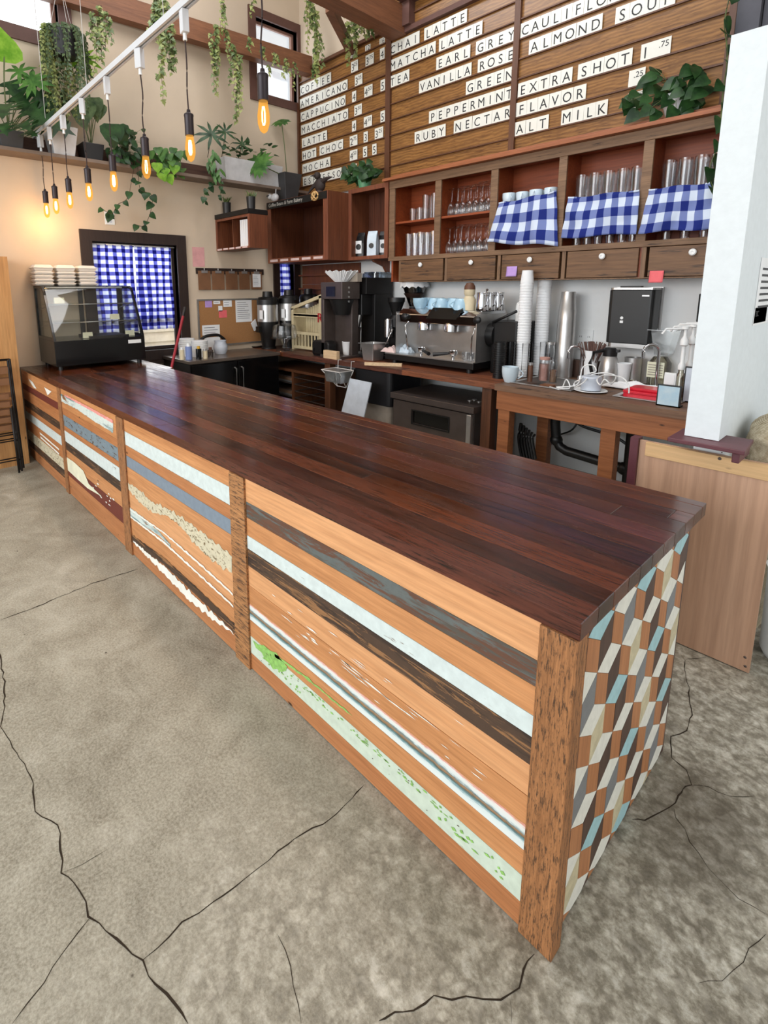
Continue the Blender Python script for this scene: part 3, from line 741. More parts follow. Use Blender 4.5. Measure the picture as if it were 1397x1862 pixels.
for i, (a, b) in enumerate(DR):
    mb = MB(); mb.box(a+.003, b-.02, YC-.004, YC+.25, 1.708, 1.918); d = mb.build('drawer', 'drawer_wood', cab, bevel=.003)
    kx = (-3.088, -2.487, -1.903, -1.31, -.714)[i]
    T = frame((kx, YC-.004, 1.868), (1, 0, 0), (0, 0, 1)); mb = MB(); mb.lathe([(0, .0), (.012, 0), (.010, .012), (.021, .016), (.024, .024), (.018, .032), (.008, .033), (.006, .029), (0, .029)], n=16, T=T)
    mb.build('knob', 'white_plastic', d)
# reddish section beside it, open bay with coffee bags
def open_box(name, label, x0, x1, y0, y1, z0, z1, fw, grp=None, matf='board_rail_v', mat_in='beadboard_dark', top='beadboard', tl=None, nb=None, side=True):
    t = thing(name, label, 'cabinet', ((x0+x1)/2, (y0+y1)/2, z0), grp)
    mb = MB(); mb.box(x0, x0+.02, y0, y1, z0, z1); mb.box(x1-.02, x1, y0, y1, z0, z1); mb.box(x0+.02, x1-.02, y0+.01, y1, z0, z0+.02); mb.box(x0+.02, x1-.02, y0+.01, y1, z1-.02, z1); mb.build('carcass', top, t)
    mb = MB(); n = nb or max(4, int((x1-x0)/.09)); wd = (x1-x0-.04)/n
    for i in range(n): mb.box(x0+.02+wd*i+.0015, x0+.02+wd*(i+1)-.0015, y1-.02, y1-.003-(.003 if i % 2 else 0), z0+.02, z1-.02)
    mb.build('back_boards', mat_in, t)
    mb = MB(); mb.box(x0, x0+fw, y0-.018, y0, z0, z1); mb.box(x1-fw, x1, y0-.018, y0, z0, z1); mb.box(x0+fw, x1-fw, y0-.018, y0, z1-fw, z1); mb.box(x0+fw, x1-fw, y0-.018, y0, z0, z0+fw*.8); mb.build('face_frame', matf, t, bevel=.002)
    return t
wood('red_frame', S(98, 52, 34), S(138, 80, 54), 'z', .5, 22)
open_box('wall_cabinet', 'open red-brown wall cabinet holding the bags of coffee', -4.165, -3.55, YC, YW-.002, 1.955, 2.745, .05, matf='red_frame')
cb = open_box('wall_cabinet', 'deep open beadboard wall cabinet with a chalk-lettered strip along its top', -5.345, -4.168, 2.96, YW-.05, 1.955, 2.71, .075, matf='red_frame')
mb = MB(); mb.box(-5.335, -4.175, 2.934, 2.941, 2.625, 2.705); T = FY((-5.29, 2.9335, 2.648)); mb.m(1); text_bm(mb, 'Coffee Beans & Farm Bakery', .062, T, 1, .0004, 'LEFT', .95); mb.build('chalk_strip', ['black_plastic', 'chalk'] if 'chalk' in M else ['black_plastic', 'white_flake'], cb)
def tags(x0, x1, n, y, z, par, h=.028, gap=.25):
    wd = (x1-x0)/n
    for i in range(n):
        mb = MB(); mb.box(x0+wd*i, x0+wd*(i+1-gap), y-.002, y, z, z+h); mb.build('shelf_label', 'label_pink', par)
plain('label_pink', S(208, 184, 180), .7)
tags(-5.29, -4.2, 5, 2.941, 1.972, cb)
# small box cabinet out from the left wall
ax1 = at(486, 400, 'y', 2.50).x; az1 = (at(391, 390, 'y', 2.26).z+at(485, 374, 'y', 2.26).z)/2; az0 = (at(395, 454, 'y', 2.26).z+at(488, 450, 'y', 2.26).z)/2; print('A', ax1, az0, az1)
ca = open_box('wall_cabinet', 'small open red-brown box cabinet with black top carrying plant pots', XL+.004, ax1, 2.27, 2.50, az0, az1-.055, .028, matf='red_frame', nb=9)
mb = MB(); mb.box(XL+.004, ax1, 2.245, 2.51, az1-.053, az1); mb.build('top_board', 'black_metal', ca)
tags(XL+.03, ax1-.01, 5, 2.252, az0+.004, ca, .02)
mb = MB(); xm = at(450, 400, 'y', 2.5).x; mb.box(xm, xm+.012, 2.29, 2.48, az0+.02, az1-.075); mb.build('divider', 'beadboard', ca)
# white folders in it
fx = at(456, 400, 'y', 2.45).x; n = 6
for i in range(n):
    w_ = (ax1-.03-fx)/n; mb = MB(); mb.box(fx+w_*i+.002, fx+w_*(i+1)-.002, 2.30, 2.478, az0+.022, az1-.10)
    tag(mb.build('white_binder', 'white_paper'), 'white binder standing on end in the small box cabinet', 'binder', 'white binders in the small box cabinet')
# bracket below
mb = MB(); bx = at(690, 480, 'y', YW-.15).x; mb.prism([(bx, YC+.04, 1.952), (bx, YW-.003, 1.952), (bx, YW-.003, 1.78), (bx, YW-.04, 1.80), (bx, YW-.10, 1.88), (bx, YC+.06, 1.93)], (.03, 0, 0)); tag(mb.build('shelf_bracket', 'red_frame'), 'curved wooden bracket under the coffee bag cabinet', 'bracket')
# dark panelling under the deep cabinet
mb = MB(); xa = at(541, 500, 'y', YW-.02).x; xb = at(655, 500, 'y', YW-.02).x
for i in range(5): mb.box(max(xa, XL+.03), xb, YW-.03, YW-.002, 1.30+.13*i, 1.427+.13*i)
for z in (1.80, 1.62): mb.box(max(xa, XL+.03), xb-.1, YW-.10, YW-.03, z, z+.02)
struct(mb.build('trim_6', 'beadboard', origin=False))
# ================================================================ glassware
def tumbler(h, r0, r1, name='glass_tumbler', th=.0025, ribs=0):
    mb = MB(); prof = [(0, .0), (r0, 0), (r1, h), (r1-th, h), (r0-th, .012), (0, .010)]
    if ribs:
        prof = [(0, 0), (r0*.9, 0)]+[(r0+(r1-r0)*i/8+(.002 if i % 2 else -.001), h*(i+.5)/9) for i in range(9)]+[(r1, h), (r1-th, h), (r0-th, .014), (0, .012)]
    mb.lathe(prof, n=14); return Proto(mb.build(name, 'glass_ware', origin=False))
glass('glass_ware', (.985, .99, .995, 1), .5, .06, .035)
def box_rows(proto, x0, x1, y0, y1, nx, ny, z, label, grp, jit=.006, rz=None, sc2=None, flip=False):
    for j in range(ny):
        for i in range(nx):
            x = x0+(x1-x0)*(i+.5)/nx+random.uniform(-jit, jit); y = y0+(y1-y0)*(j+.5)/ny+random.uniform(-jit, jit)
            s_ = random.uniform(.96, 1.04) if sc2 is None else sc2
            o = proto.put((x, y, z), random.uniform(0, 6) if rz is None else rz(), None, grp, (s_, s_, s_)); o['label'] = label
small = tumbler(.13, .032, .040); tag(small.o, 'short clear tumbler', 'glass')
tallg = tumbler(.235, .029, .040); tag(tallg.o, 'tall', 'glass')
big = tumbler(.25, .036, .045, 'ribbed_glass', ribs=1); tag(big.o, 'ribbed', 'glass')
mb = MB(); mb.lathe([(0, .0), (.032, 0), (.038, .02), (.036, .05), (.026, .075), (.008, .088), (.0045, .10), (.0045, .155), (.010, .162), (.036, .168), (.037, .170), (0, .172)], n=14)
for v in mb.b.verts: v.co.z *= 1.5; v.co.x *= 1.12; v.co.y *= 1.12
stem = Proto(tag(mb.build('stemmed_glass', 'glass_ware', origin=False), 'stem', 'glass'))
b1, b2, b3, b4, b5 = [(DV[i][1], DV[i+1][0]) for i in range(5)]
box_rows(small, b1[0]+.12, b1[0]+.30, YC+.06, YC+.24, 2, 2, 2.326, 'short clear tumbler on the upper shelf of the first cabinet bay', 'short tumblers in the first bay')
box_rows(tallg, b1[0]+.28, b1[1]-.02, YC+.05, YC+.25, 2, 2, 2.326, 'tall clear glass on the upper shelf of the first cabinet bay', 'tall glasses up in the first bay')
box_rows(tallg, b1[0]+.08, b1[1]-.03, YC+.05, YC+.25, 5, 2, 1.967, 'tall clear glass on the lower shelf of the first cabinet bay', 'tall glasses low in the first bay')
box_rows(stem, b2[0]+.04, b2[1]-.02, YC+.04, YC+.28, 7, 3, 2.326, 'stemmed glass upside down on the upper shelf of the second bay', 'stemmed glasses up in the second bay')
box_rows(stem, b2[0]+.03, b2[1]-.02, YC+.04, YC+.28, 7, 3, 1.967, 'stemmed glass upside down on the lower shelf of the second bay', 'stemmed glasses low in the second bay')
box_rows(big, b4[0]+.03, b4[1]-.01, YC+.05, YC+.28, 5, 2, 2.272, 'big clear ribbed glass upside down above the cloth in the fourth bay', 'ribbed glasses in the fourth bay', jit=.002, sc2=.98)
box_rows(big, b5[0]+.03, b5[1]-.01, YC+.05, YC+.28, 5, 2, 2.272, 'big clear ribbed glass above the cloth in the fifth bay', 'ribbed glasses in the fifth bay', jit=.002, sc2=1.0)
mb = MB()
for b, z in ((b4, 2.262), (b5, 2.262)): mb.box(b[0]-.01, b[1]+.01, YC+.03, YW-.022, z-.012, z+.008)
mb.build('shelf', 'cab_inner', cab)
box_rows(small, b4[0]+.03, b4[1]-.01, YC+.04, YC+.2, 6, 1, 1.967, 'short clear glass at the foot of the fourth bay under the cloth', 'glasses under the cloth in the fourth bay')
box_rows(small, b5[0]+.03, b5[1]-.01, YC+.04, YC+.2, 4, 1, 1.967, 'short clear glass at the foot of the fifth bay under the cloth', 'glasses under the cloth in the fifth bay')
# mugs
def mug_proto(r, h, mat='ceramic'):
    root = thing('mug', 'mug', 'mug')
    mb = MB(); mb.lathe([(0, 0), (r*.62, 0), (r*.66, .004), (r*.9, h*.35), (r, h*.7), (r, h), (r-.004, h), (r-.006, h*.6), (r*.6, .008), (0, .007)], n=24); mb.build('cup', mat, root)
    mb = MB(); mb.sm = True
    mb.tube([(r*.93+math.sin(t*PI)*r*.62, 0, h*(.86-.62*t)) for t in [i/10 for i in range(11)]], .0052, 8); mb.build('handle', mat, root)
    return Proto(root)
mug = mug_proto(.056, .105)
box_rows(mug, b3[0]+.0, b3[1]-.04, YC+.05, YC+.24, 4, 2, 2.352, 'pale mug stacked behind the checked cloth in the third bay', 'mugs in the third bay', rz=lambda: random.uniform(-1.5, -.5))
mb = MB(); mb.box(b3[0]-.01, b3[1]+.01, YC+.03, YW-.022, 2.332, 2.350); mb.build('shelf', 'cab_inner', cab)
# ================================================================ gingham cloth
def gingham(name, a, m_, d, size=1., trans=.0):
    t = NT(name); uv = t.add('ShaderNodeUVMap'); sx = t.add('ShaderNodeSeparateXYZ'); t.l(uv.outputs[0], sx.inputs[0])
    def st(k): return t.math('GREATER_THAN', t.math('FRACT', sx.outputs[k]), .5)
    s_ = t.math('MULTIPLY', t.math('ADD', st(0), st(1)), .5)
    c = t.add('ShaderNodeValToRGB'); c.color_ramp.interpolation = 'CONSTANT'; e = c.color_ramp.elements; e[0].color = a; e[0].position = 0; e[1].position = .4; e[1].color = m_; n = e.new(.8); n.color = d
    t.l(s_, c.inputs[0])
    t.out(c.outputs[0], .85, spec=.1)
    if trans:
        tl = t.add('ShaderNodeBsdfTranslucent'); t.l(c.outputs[0], tl.inputs[0]); mx = t.add('ShaderNodeMixShader'); mx.inputs[0].default_value = trans
        t.l(t.b.outputs[0], mx.inputs[1]); t.l(tl.outputs[0], mx.inputs[2]); t.l(mx.outputs[0], t.n['Material Output'].inputs[0])
gingham('gingham', S(208, 220, 238), S(116, 130, 182), S(34, 46, 118))
gingham('gingham_curtain', S(242, 244, 252), S(150, 154, 214), S(66, 68, 150), trans=.8)
def cloth(name, P, U, V, mat, thick=.002):
    """grid cloth: P(u,v) -> point, U,V = number of checks"""
    nu, nv = 60, 30; bm = bmesh.new(); uvl = bm.loops.layers.uv.new('UVMap')
    G = [[bm.verts.new(P(i/nu, j/nv)) for j in range(nv+1)] for i in range(nu+1)]
    for i in range(nu):
        for j in range(nv):
            f = bm.faces.new([G[i][j], G[i+1][j], G[i+1][j+1], G[i][j+1]]); f.smooth = True
            for l, (a, b) in zip(f.loops, ((i, j), (i+1, j), (i+1, j+1), (i, j+1))): l[uvl].uv = (a/nu*U, b/nv*V)
    mb = MB(); mb.b.free(); mb.b = bm; o = mb.build(name, mat); md = o.modifiers.new('solid', 'SOLIDIFY'); md.thickness = thick; return o
def drape(corners, yb, seed, label, folds=4, U=7, V=4.5, drop=.25):
    a, b, c, d = [at(u, v, 'y', yb) for u, v in corners]   # top left, top right, bottom right, bottom left
    def P(u, v):
        # v 0..drop lies back over the glasses, then hangs
        if v < drop:
            t = v/drop; p = a.lerp(b, u); return Vector((p.x, yb+.075*(1-t)**1.3*min(1, 12*u*(1-u))**2*(1 if .14 < u < .86 else 0), p.z+.012*math.sin(t*PI)+.006*math.sin(u*folds*6+seed)))
        t = (v-drop)/(1-drop); p = a.lerp(b, u).lerp(d.lerp(c, u), t)
        w_ = math.sin(u*folds*2*PI+seed+1.2*math.sin(t*2+seed))*.016*(.3+t)+noise.noise(Vector((u*6, t*3, seed)))*.016
        return Vector((p.x+noise.noise(Vector((u*5, t*4, seed+9)))*.006, yb+w_-.012*t, p.z+.008*math.sin(u*9+seed)*t))
    o = cloth('cloth', P, U, V, 'gingham'); return tag(o, label, 'cloth', 'blue checked cloths over the glassware')
drape([(907, 372), (1012, 349), (1014, 447), (885, 441)], YC-.03, 1, 'blue and white checked cloth hung over the mugs in the third bay', 2, 4.7, 3.2)
drape([(1033, 362), (1163, 347), (1160, 424), (1019, 434)], YC-.03, 2.2, 'blue and white checked cloth hung over glasses in the fourth bay', 1.6, 5.4, 3.0)
drape([(1180, 346), (1300, 333), (1297, 416), (1162, 424)], YC-.036, 3.9, 'blue and white checked cloth in the fifth bay, nearest the white column', 1.5, 4.6, 3.0)
# coffee bags
def coffee_bag(x, y, z, w_, d, h, rz, mat, label):
    t = thing('coffee_bag', label, 'coffee bag', (x, y, z), 'coffee bags in the red-brown cabinet', rz)
    def blk(m1, m2):
        mb = MB(); N = 8
        R = []
        for j, (zz, dd) in enumerate(((0, 1), (.03, 1.04), (h*.6, .98), (h*.85, .6), (h*.97, .12), (h, .10))):
            R.append([mb.v((sx*w_/2*(1 if j < 5 else .98), sy*d/2*dd, zz)) for sx, sy in ((-1, -1), (1, -1), (1, 1), (-1, 1))])
        for a, b in zip(R[:-1], R[1:]):
            for k in range(4): mb._f([a[k], a[(k+1) % 4], b[(k+1) % 4], b[k]], sm=False)
        mb._f(R[0][::-1]); mb._f(R[-1]); return mb
    mb = blk(0, 0)
    for v in mb.b.verts: v.co = v.co+Vector((x, y, z))
    o = mb.build('bag', mat, t, bevel=.004)
    T = frame((x, y-d/2-.0035, z+h*.45), (1, 0, 0), (0, 0, 1))
    mb = MB()
    if 'black' in mat: mb.box(x-w_*.36, x+w_*.3, y-d/2-.004, y-d/2-.003, z+h*.2, z+h*.68)
    mb.m(1).lathe([(0, .0015), (w_*.26, .0015), (w_*.26, .0), (0, 0)], n=20, T=T); mb.build('label', ['white_paper', 'black_plastic'], t)
    return t
plain('bag_white', S(206, 220, 232), .5)
plain('bag_black', S(14, 14, 16), .3)
for u, v, m_, lb, w_, dy in ((655, 466, 'bag_black', 'black coffee bag with a white label, left in the red-brown cabinet', .13, 0), (678, 467, 'bag_white', 'pale blue-white coffee bag with round black emblem', .115, -.02), (699, 466, 'bag_black', 'black coffee bag partly hidden behind the cabinet edge', .11, .10)):
    p = at(u, v, 'z', 1.976); y = YC+.14+dy; p = at(u, v, 'y', y)
    coffee_bag(p.x, y, 1.9765, w_, .085, .30, .35, m_, lb)
# ================================================================ back counter
def xu(u, y, z):
    """x of the place at depth y, height z under pixel column u"""
    lo, hi = -9., 1.2
    for _ in range(40):
        mid = (lo+hi)/2; q = Vector((mid, y, z))-CAM
        if PX+FPX*q.dot(_R)/q.dot(_f) < u: lo = mid
        else: hi = mid
    return (lo+hi)/2
ZY = lambda u, v, y: at(u, v, 'y', y).z
def boxi(name, label, cat, u0, u1, vt, y0, d, mat, z0=None, bev=.004, grp=None):
    z0 = HB+.0008 if z0 is None else z0; x0 = xu(u0, y0, z0); x1 = xu(u1, y0, z0); z1 = ZY((u0+u1)/2, vt, y0)
    mb = MB(); mb.box(x0, x1, y0, y0+d, z0, z1); return tag(mb.build(name, mat, bevel=bev), label, cat, grp)
def rnd(u0, u1, vt, y, z0=None):
    z0 = HB if z0 is None else z0
    u = (u0+u1)/2; x = xu(u, y, z0); D = (Vector((x, y, z0))-CAM).dot(_f)
    return x, (u1-u0)/FPX*D/2, at(u, vt, 'y', y).z-z0
wood('old_board', S(92, 66, 48), S(132, 98, 74), 'x', .55, 18, streak=(S(52, 36, 26), .55))
wood('apron_wood', S(132, 78, 44), S(176, 112, 70), 'x', .5, 16, knots=1)
wood('pale_wood', S(206, 172, 132), S(226, 198, 160), 'x', .6, 20)
bc = thing('back_counter', 'long rough-edged wooden counter against the menu wall carrying the coffee machines', 'counter', (-2.8, YW, 0))
XE = -.225
# sink openings
S1 = (xu(955, 2.90, HB), xu(1075, 3.25, HB)-.02, 2.93, 3.33); S2 = (xu(1118, 2.85, HB), xu(1195, 2.85, HB), 2.86, 3.25)
S1 = (-1.76, -1.30, 2.84, 3.30); S2 = (-.98, -.62, 2.88, 3.28)
mb, lay = planks('top', -5.44, -1.84, YF, YW-.002, HB-.05, HB, .15, 'back_counter_wood', seed=3)
mb.build('worktop', 'back_counter_wood', bc, bevel=.004)
mb = MB()
for a in ((-1.838, S1[0], YF-.02, YW-.002), (S1[0], S1[1], YF-.02, S1[2]), (S1[0], S1[1], S1[3], YW-.002), (S1[1], S2[0], YF-.02, YW-.002), (S2[0], S2[1], YF-.02, S2[2]), (S2[0], S2[1], S2[3], YW-.002), (S2[1], XE, YF-.02, YW-.002)): mb.box(*a, HB-.05, HB)
bmesh.ops.remove_doubles(mb.b, verts=mb.b.verts[:], dist=1e-5)
mb.build('sink_worktop', 'old_board', bc)
mb = MB(); mb.box(-1.83, XE, YF+.005, YF+.04, .655, HB-.052); mb.build('apron', 'apron_wood', bc, bevel=.003)
for u, y in ((921, YF+.06), (993, 3.25), (1110, YF+.06)):
    x = xu(u, y, .6); mb = MB(); mb.box(x-.05, x+.05, y-.045, y+.045, 0, .655 if y < 3 else HB-.052); mb.build('leg', 'apron_wood', bc, bevel=.003)
for x in (-5.36, -3.98, -1.95):
    mb = MB(); mb.box(x-.045, x+.045, YF+.05, YF+.14, 0, HB-.052); mb.build('leg', 'board_rail_v', bc, bevel=.003)
def sink(S_, label):
    x0, x1, y0, y1 = S_; t = thing('sink', label, 'sink', ((x0+x1)/2, (y0+y1)/2, HB-.22)); z0 = HB-.22
    mb = MB()
    for a in ((x0+.004, x0+.012, y0+.004, y1-.004), (x1-.012, x1-.004, y0+.004, y1-.004), (x0+.012, x1-.012, y0+.004, y0+.012), (x0+.012, x1-.012, y1-.012, y1-.004)): mb.box(*a, z0, HB+.004)
    mb.box(x0+.004, x1-.004, y0+.004, y1-.004, z0-.006, z0)
    mb.build('basin', 'steel', t)
    mb = MB(); w_ = .022
    for a in ((x0-w_, x0+.011, y0-w_, y1+w_), (x1-.011, x1+w_, y0-w_, y1+w_), (x0+.011, x1-.011, y0-w_, y0+.011), (x0+.011, x1-.011, y1-.011, y1+w_)): mb.box(*a, HB+.0045, HB+.009)
    mb.build('rim', 'steel', t); return t
sink(S1, 'square steel sink set into the counter left of the tangled white cable')
sink(S2, 'steel sink set into the counter near the white column, red tub inside')
def faucet(u, v, vt, y, label, right=False, hs=((-.09, .0),)):
    x = xu(u, y, HB); z1 = ZY(u, vt, y)
    t = thing('faucet', label, 'faucet', (x, y, HB)); mb = MB(); mb.cyl(x, y, HB, HB+.03, .024, .02); r = .055; d = Vector((-.75, -.65, 0)).normalized()
    pts = [Vector((x, y, HB+.03)), Vector((x, y, z1-r))]+[Vector((x, y, z1-r))+d*(r-r*math.cos(a))+Vector((0, 0, r*math.sin(a))) for a in [PI*i/10 for i in range(1, 11)]]
    pts.append(pts[-1]-Vector((0, 0, .05))); mb.tube(pts, .012, 10); mb.build('spout', 'chrome', t)
    for dx, dy in hs:
        mb = MB(); mb.cyl(x+dx, y+dy, HB, HB+.035, .018); mb.tube([(x+dx, y+dy, HB+.04), (x+dx-.03, y+dy-.05, HB+.055)], .008, 8); mb.cyl(x+dx, y+dy, HB+.035, HB+.05, .014); mb.build('handle', 'chrome', t)
faucet(1055, 673, 629, 3.42, 'arched chrome faucet behind the square left sink', hs=((-.11, 0), (.11, 0)))
faucet(1192, 688, 626, 3.40, 'tall arched chrome faucet beside the syrup pump bottles', hs=((-.14, 0),))
mb = MB(); mb.box(xu(1003, 3.53, HB), xu(1098, 3.53, HB), 3.50, 3.57, HB+.001, ZY(1020, 652, 3.5)); tag(mb.build('ledge_board', 'tile_dark'), 'dark brown ledge board behind the left sink', 'board')
plain('grey_card', S(150, 140, 128), .7)
# ---------------------------------------------------------------- round things
plain('coffee_beans', S(44, 26, 18), .5, var=.4, sc_=90, bump=.6)
def thermos(u0, u1, vt, y, label):
    x, r, h = rnd(u0, u1, vt, y); t = thing('coffee_dispenser', label, 'dispenser', (x, y, HB), 'thermal coffee dispensers'); c = (x, y, HB)
    mb = MB(); mb.lathe([(0, 0), (r*.72, 0), (r*.72, .02), (r*.62, .03), (r*.80, h*.26), (r*.95, h*.30), (r*.97, h*.48), (0, h*.48)], c, 28); mb.box(x-r*.25, x+r*.25, y-r*1.25, y-r*.7, HB+h*.30, HB+h*.40); mb.build('base', 'black_plastic', t)
    mb = MB(); mb.lathe([(0, h*.481), (r, h*.481), (r, h*.77), (0, h*.77)], c, 32); mb.build('body', 'steel', t)
    mb = MB(); mb.lathe([(0, h*.771), (r*1.03, h*.771), (r*1.03, h*.86), (r*.85, h*.90), (r*.5, h*.91), (r*.45, h), (r*.2, h), (0, h*.99)], c, 28)
    mb.box(x+r*.5, x+r*1.3, y-.02, y+.02, HB+h*.83, HB+h*.90); mb.build('lid', 'black_plastic', t)
    T = frame((x, y, HB+h*.60), (1, 0, 0), (0, 0, 1)); a = -.4
    mb = MB(); mb.box(x+r*.10, x+r*.62, y-r*1.02, y-r*1.0, HB+h*.53, HB+h*.68); mb.build('label', 'white_paper', t)
thermos(470, 508, 530, 2.84, 'steel and black thermal coffee dispenser, leftmost on the back counter')
thermos(509, 545, 527, 3.10, 'steel and black coffee dispenser behind the glass cake dome')
thermos(546, 578, 525, 3.42, 'black lidded coffee dispenser mostly hidden behind the cream rack')
mb = MB(); x, r, h = rnd(459, 482, 622, 2.84); mb.lathe([(0, 0), (r*.8, 0), (r, .016), (r*.9, .02), (0, .012)], (x, 2.80, HB+.001)); tag(mb.build('dish', 'black_plastic'), 'small black dish at the left end of the back counter', 'dish')
x, r, h = rnd(491, 545, 583, 2.84); t = thing('cake_stand', 'footed glass cake stand with a domed cover', 'cake stand', (x, 2.84, HB)); c = (x, 2.84, HB)
hp = ZY(518, 614, 2.84)-HB
mb = MB(); mb.lathe([(0, 0), (r*.62, 0), (r*.6, .01), (r*.2, .03), (r*.12, hp*.5), (r*.3, hp*.85), (r*.95, hp*.95), (r, hp), (r*.98, hp+.008), (0, hp+.002)], c, 28); mb.build('stand', 'glass_ware', t)
mb = MB(); mb.lathe([(r*.84, hp+.009), (r*.84, hp+.06), (r*.76, hp+(h-hp)*.72), (r*.4, hp+(h-hp)*.82), (.012, hp+(h-hp)*.84), (.02, h*.96), (.012, h), (0, h)], c, 28); mb.build('dome', 'glass_ware', t)
# cream rack
y0 = 3.02; x0 = xu(531, y0, HB); x1 = xu(585, y0, HB); za = ZY(531, 558, y0); zb = ZY(585, 535, y0)
t = thing('wooden_rack', 'cream wooden slatted rack with a slanting top beside the coffee brewer', 'rack', ((x0+x1)/2, y0+.1, HB))
plain('rack_cream', S(196, 182, 146), .6)
mb = MB(); f = .045
for a, b, zt in ((x0, x0+f, za), (x1-f, x1, zb)): mb.box(a, b, y0, y0+.22, HB, zt-.02)
mb.prism([(x0, y0, za-.04), (x1, y0, zb-.04), (x1, y0, zb), (x0, y0, za)], (0, .03, 0))
for z in (HB+.02, HB+.2, HB+.42, za-.11): mb.box(x0+f, x1-f, y0+.002, y0+.03, z, z+.035)
mb.build('frame', 'rack_cream', t)
mb = MB(); n = 11; w_ = (x1-x0-2*f)/n
for i in range(n): zt = za+(zb-za)*(i+.5)/n-.04; mb.box(x0+f+w_*i+.002, x0+f+w_*(i+1)-.002, y0+.20, y0+.215, HB+.2, zt)
mb.build('back_slats', 'rack_cream', t)
mb = MB()
for i in range(8): a = x0+f+(x1-x0-2*f)*(i+.35)/8; mb.box(a, a+.022, y0+.006, y0+.02, HB+.055, HB+.2)
mb.build('front_slats', 'rack_cream', t)
plain('red_letter', S(176, 40, 44), .5)
mb = MB(); p = at(577, 586, 'y', y0-.012); text_bm(mb, 'R', .16, FY(p), 0, .003); tag(mb.build('letter_ornament', 'red_letter'), 'small red ornament letter R hung on the cream rack', 'ornament')
# brewer
y0 = 2.80; x0 = xu(584, y0, 1.3); x1 = xu(622, y0, 1.3); z1 = ZY(600, 513, y0); z2 = ZY(600, 544, y0); yb = 3.07
t = thing('coffee_brewer', 'steel coffee brewer with small dark screen and black filter basket', 'coffee brewer', ((x0+x1)/2, (y0+yb)/2, HB))
mb = MB(); mb.box(x0, x1, y0, yb, z2, z1); mb.box(x0, x0+.05, y0, yb, HB+.03, z2); mb.box(x0+.05, x1-.02, yb-.10, yb, HB+.03, z2); mb.box(x0, x1, y0-.02, yb, HB, HB+.03); mb.build('housing', 'dark_steel', t, bevel=.004)
mb = MB(); a = xu(594, y0, 1.5); b = xu(610, y0, 1.5); mb.box(a, b, y0-.006, y0-.0005, ZY(600, 539, y0), ZY(600, 521, y0)); mb.build('screen', 'black_gloss', t)
mb = MB(); xc = x1-.13; mb.lathe([(0, -.17), (.09, -.17), (.13, -.03), (.14, 0), (0, 0)], (xc, y0+.12, z2-.002), 24); mb.build('filter_basket', 'black_plastic', t)
mb = MB()
for k in range(4): mb.tube([(x1+.001, y0+.10, z1-.06-.05*k), (x1+.008, y0+.10, z1-.06-.05*k)], .012, 10)
mb.build('button_row', 'steel', t)
# filters
x, r, h = (x0+x1)/2+.02, .10, 0; zt = ZY(608, 494, y0+.16)
mb = MB(); n = 96
A = [mb.v((x+.075*math.cos(2*PI*i/n), y0+.14+.075*math.sin(2*PI*i/n), z1+.001)) for i in range(n)]
B = [mb.v((x+(.185+.012*(i % 2))*math.cos(2*PI*i/n), y0+.14+(.165+.012*(i % 2))*math.sin(2*PI*i/n), zt+.01*math.sin(i*.9))) for i in range(n)]
for i in range(n): mb._f([A[i], A[(i+1) % n], B[(i+1) % n], B[i]], sm=False)
mb._f(A[::-1])
tag(mb.build('filter_stack', 'white_paper'), 'fluted stack of white paper filters on top of the coffee brewer', 'paper filters')
boxi('carton', 'small greyish carton on the coffee brewer behind the paper filters', 'carton', 624, 650, 497, 2.99, .07, 'grey_card', z0=z1+.0008)
# bulk grinder
y0 = 3.12; x0 = xu(639, y0, 1.3); x1 = xu(666, y0, 1.3); yb = min(at(713, 550, 'x', x1).y, 3.57); z1 = ZY(652, 505, y0); zm = ZY(652, 535, y0); print('grinder', x0, x1, yb, z1)
t = thing('coffee_grinder', 'tall black bulk coffee grinder with a dial and steel spout', 'coffee grinder', ((x0+x1)/2, (y0+yb)/2, HB))
mb = MB(); mb.box(x0, x1, y0, yb, zm, z1); mb.box(x0+.02, x1, y0+.14, yb, HB, zm); mb.box(x0-.02, x1+.02, y0-.05, yb, HB, HB+.035); mb.build('housing', 'black_metal', t, bevel=.005)
mb = MB(); zc = ZY(647, 556, y0); xc = (x0+x1)/2-.02; mb.box(xc-.10, xc+.10, y0-.03, y0+.14, zc-.10, zm-.001); T = frame((xc-.03, y0-.03, zc), (1, 0, 0), (0, 0, 1)); mb.lathe([(0, 0), (.085, 0), (.08, .02), (0, .02)], n=24, T=T); mb.build('dial_head', 'black_plastic', t, bevel=.006)
mb = MB(); T = frame((xc-.04, y0-.052, zc), (1, 0, 0), (0, 0, 1)); mb.lathe([(0, 0), (.035, 0), (.032, .014), (.018, .018), (0, .018)], n=20, T=T); mb.build('knob', 'steel', t)
mb = MB(); mb.tube([(xc, y0+.03, zc-.10), (xc-.01, y0+.0, zc-.24)], .042, 14, .036); mb.build('spout', 'chrome', t)
mb = MB(); mb.lathe([(.05, .0), (.05, .22), (.06, .27)], (xc-.02, y0-.0, HB+.06), 16); mb.build('bag_holder', 'dark_steel', t)
mb = MB(); xa = xu(620, 3.42, 1.8); xb = xu(668, 3.42, 1.8)
zz = z1+.001; mb.rbox(x0+.01, x1-.01, y0+.15, y0+.45, zz, zz+.05, .03); mb.rbox(x0+.02, x1-.02, y0+.17, y0+.43, zz+.05, zz+.065, .03)
tag(mb.build('storage_tray', 'smoke_lid' if 'smoke_lid' in M else 'case_glass'), 'clear smoky lidded tray on top of the bulk grinder', 'tray')
y_ = 3.40; xa = xu(622, y_, 1.85); xb = xu(652, y_, 1.85); z_ = at(640, 500, 'y', y_).z
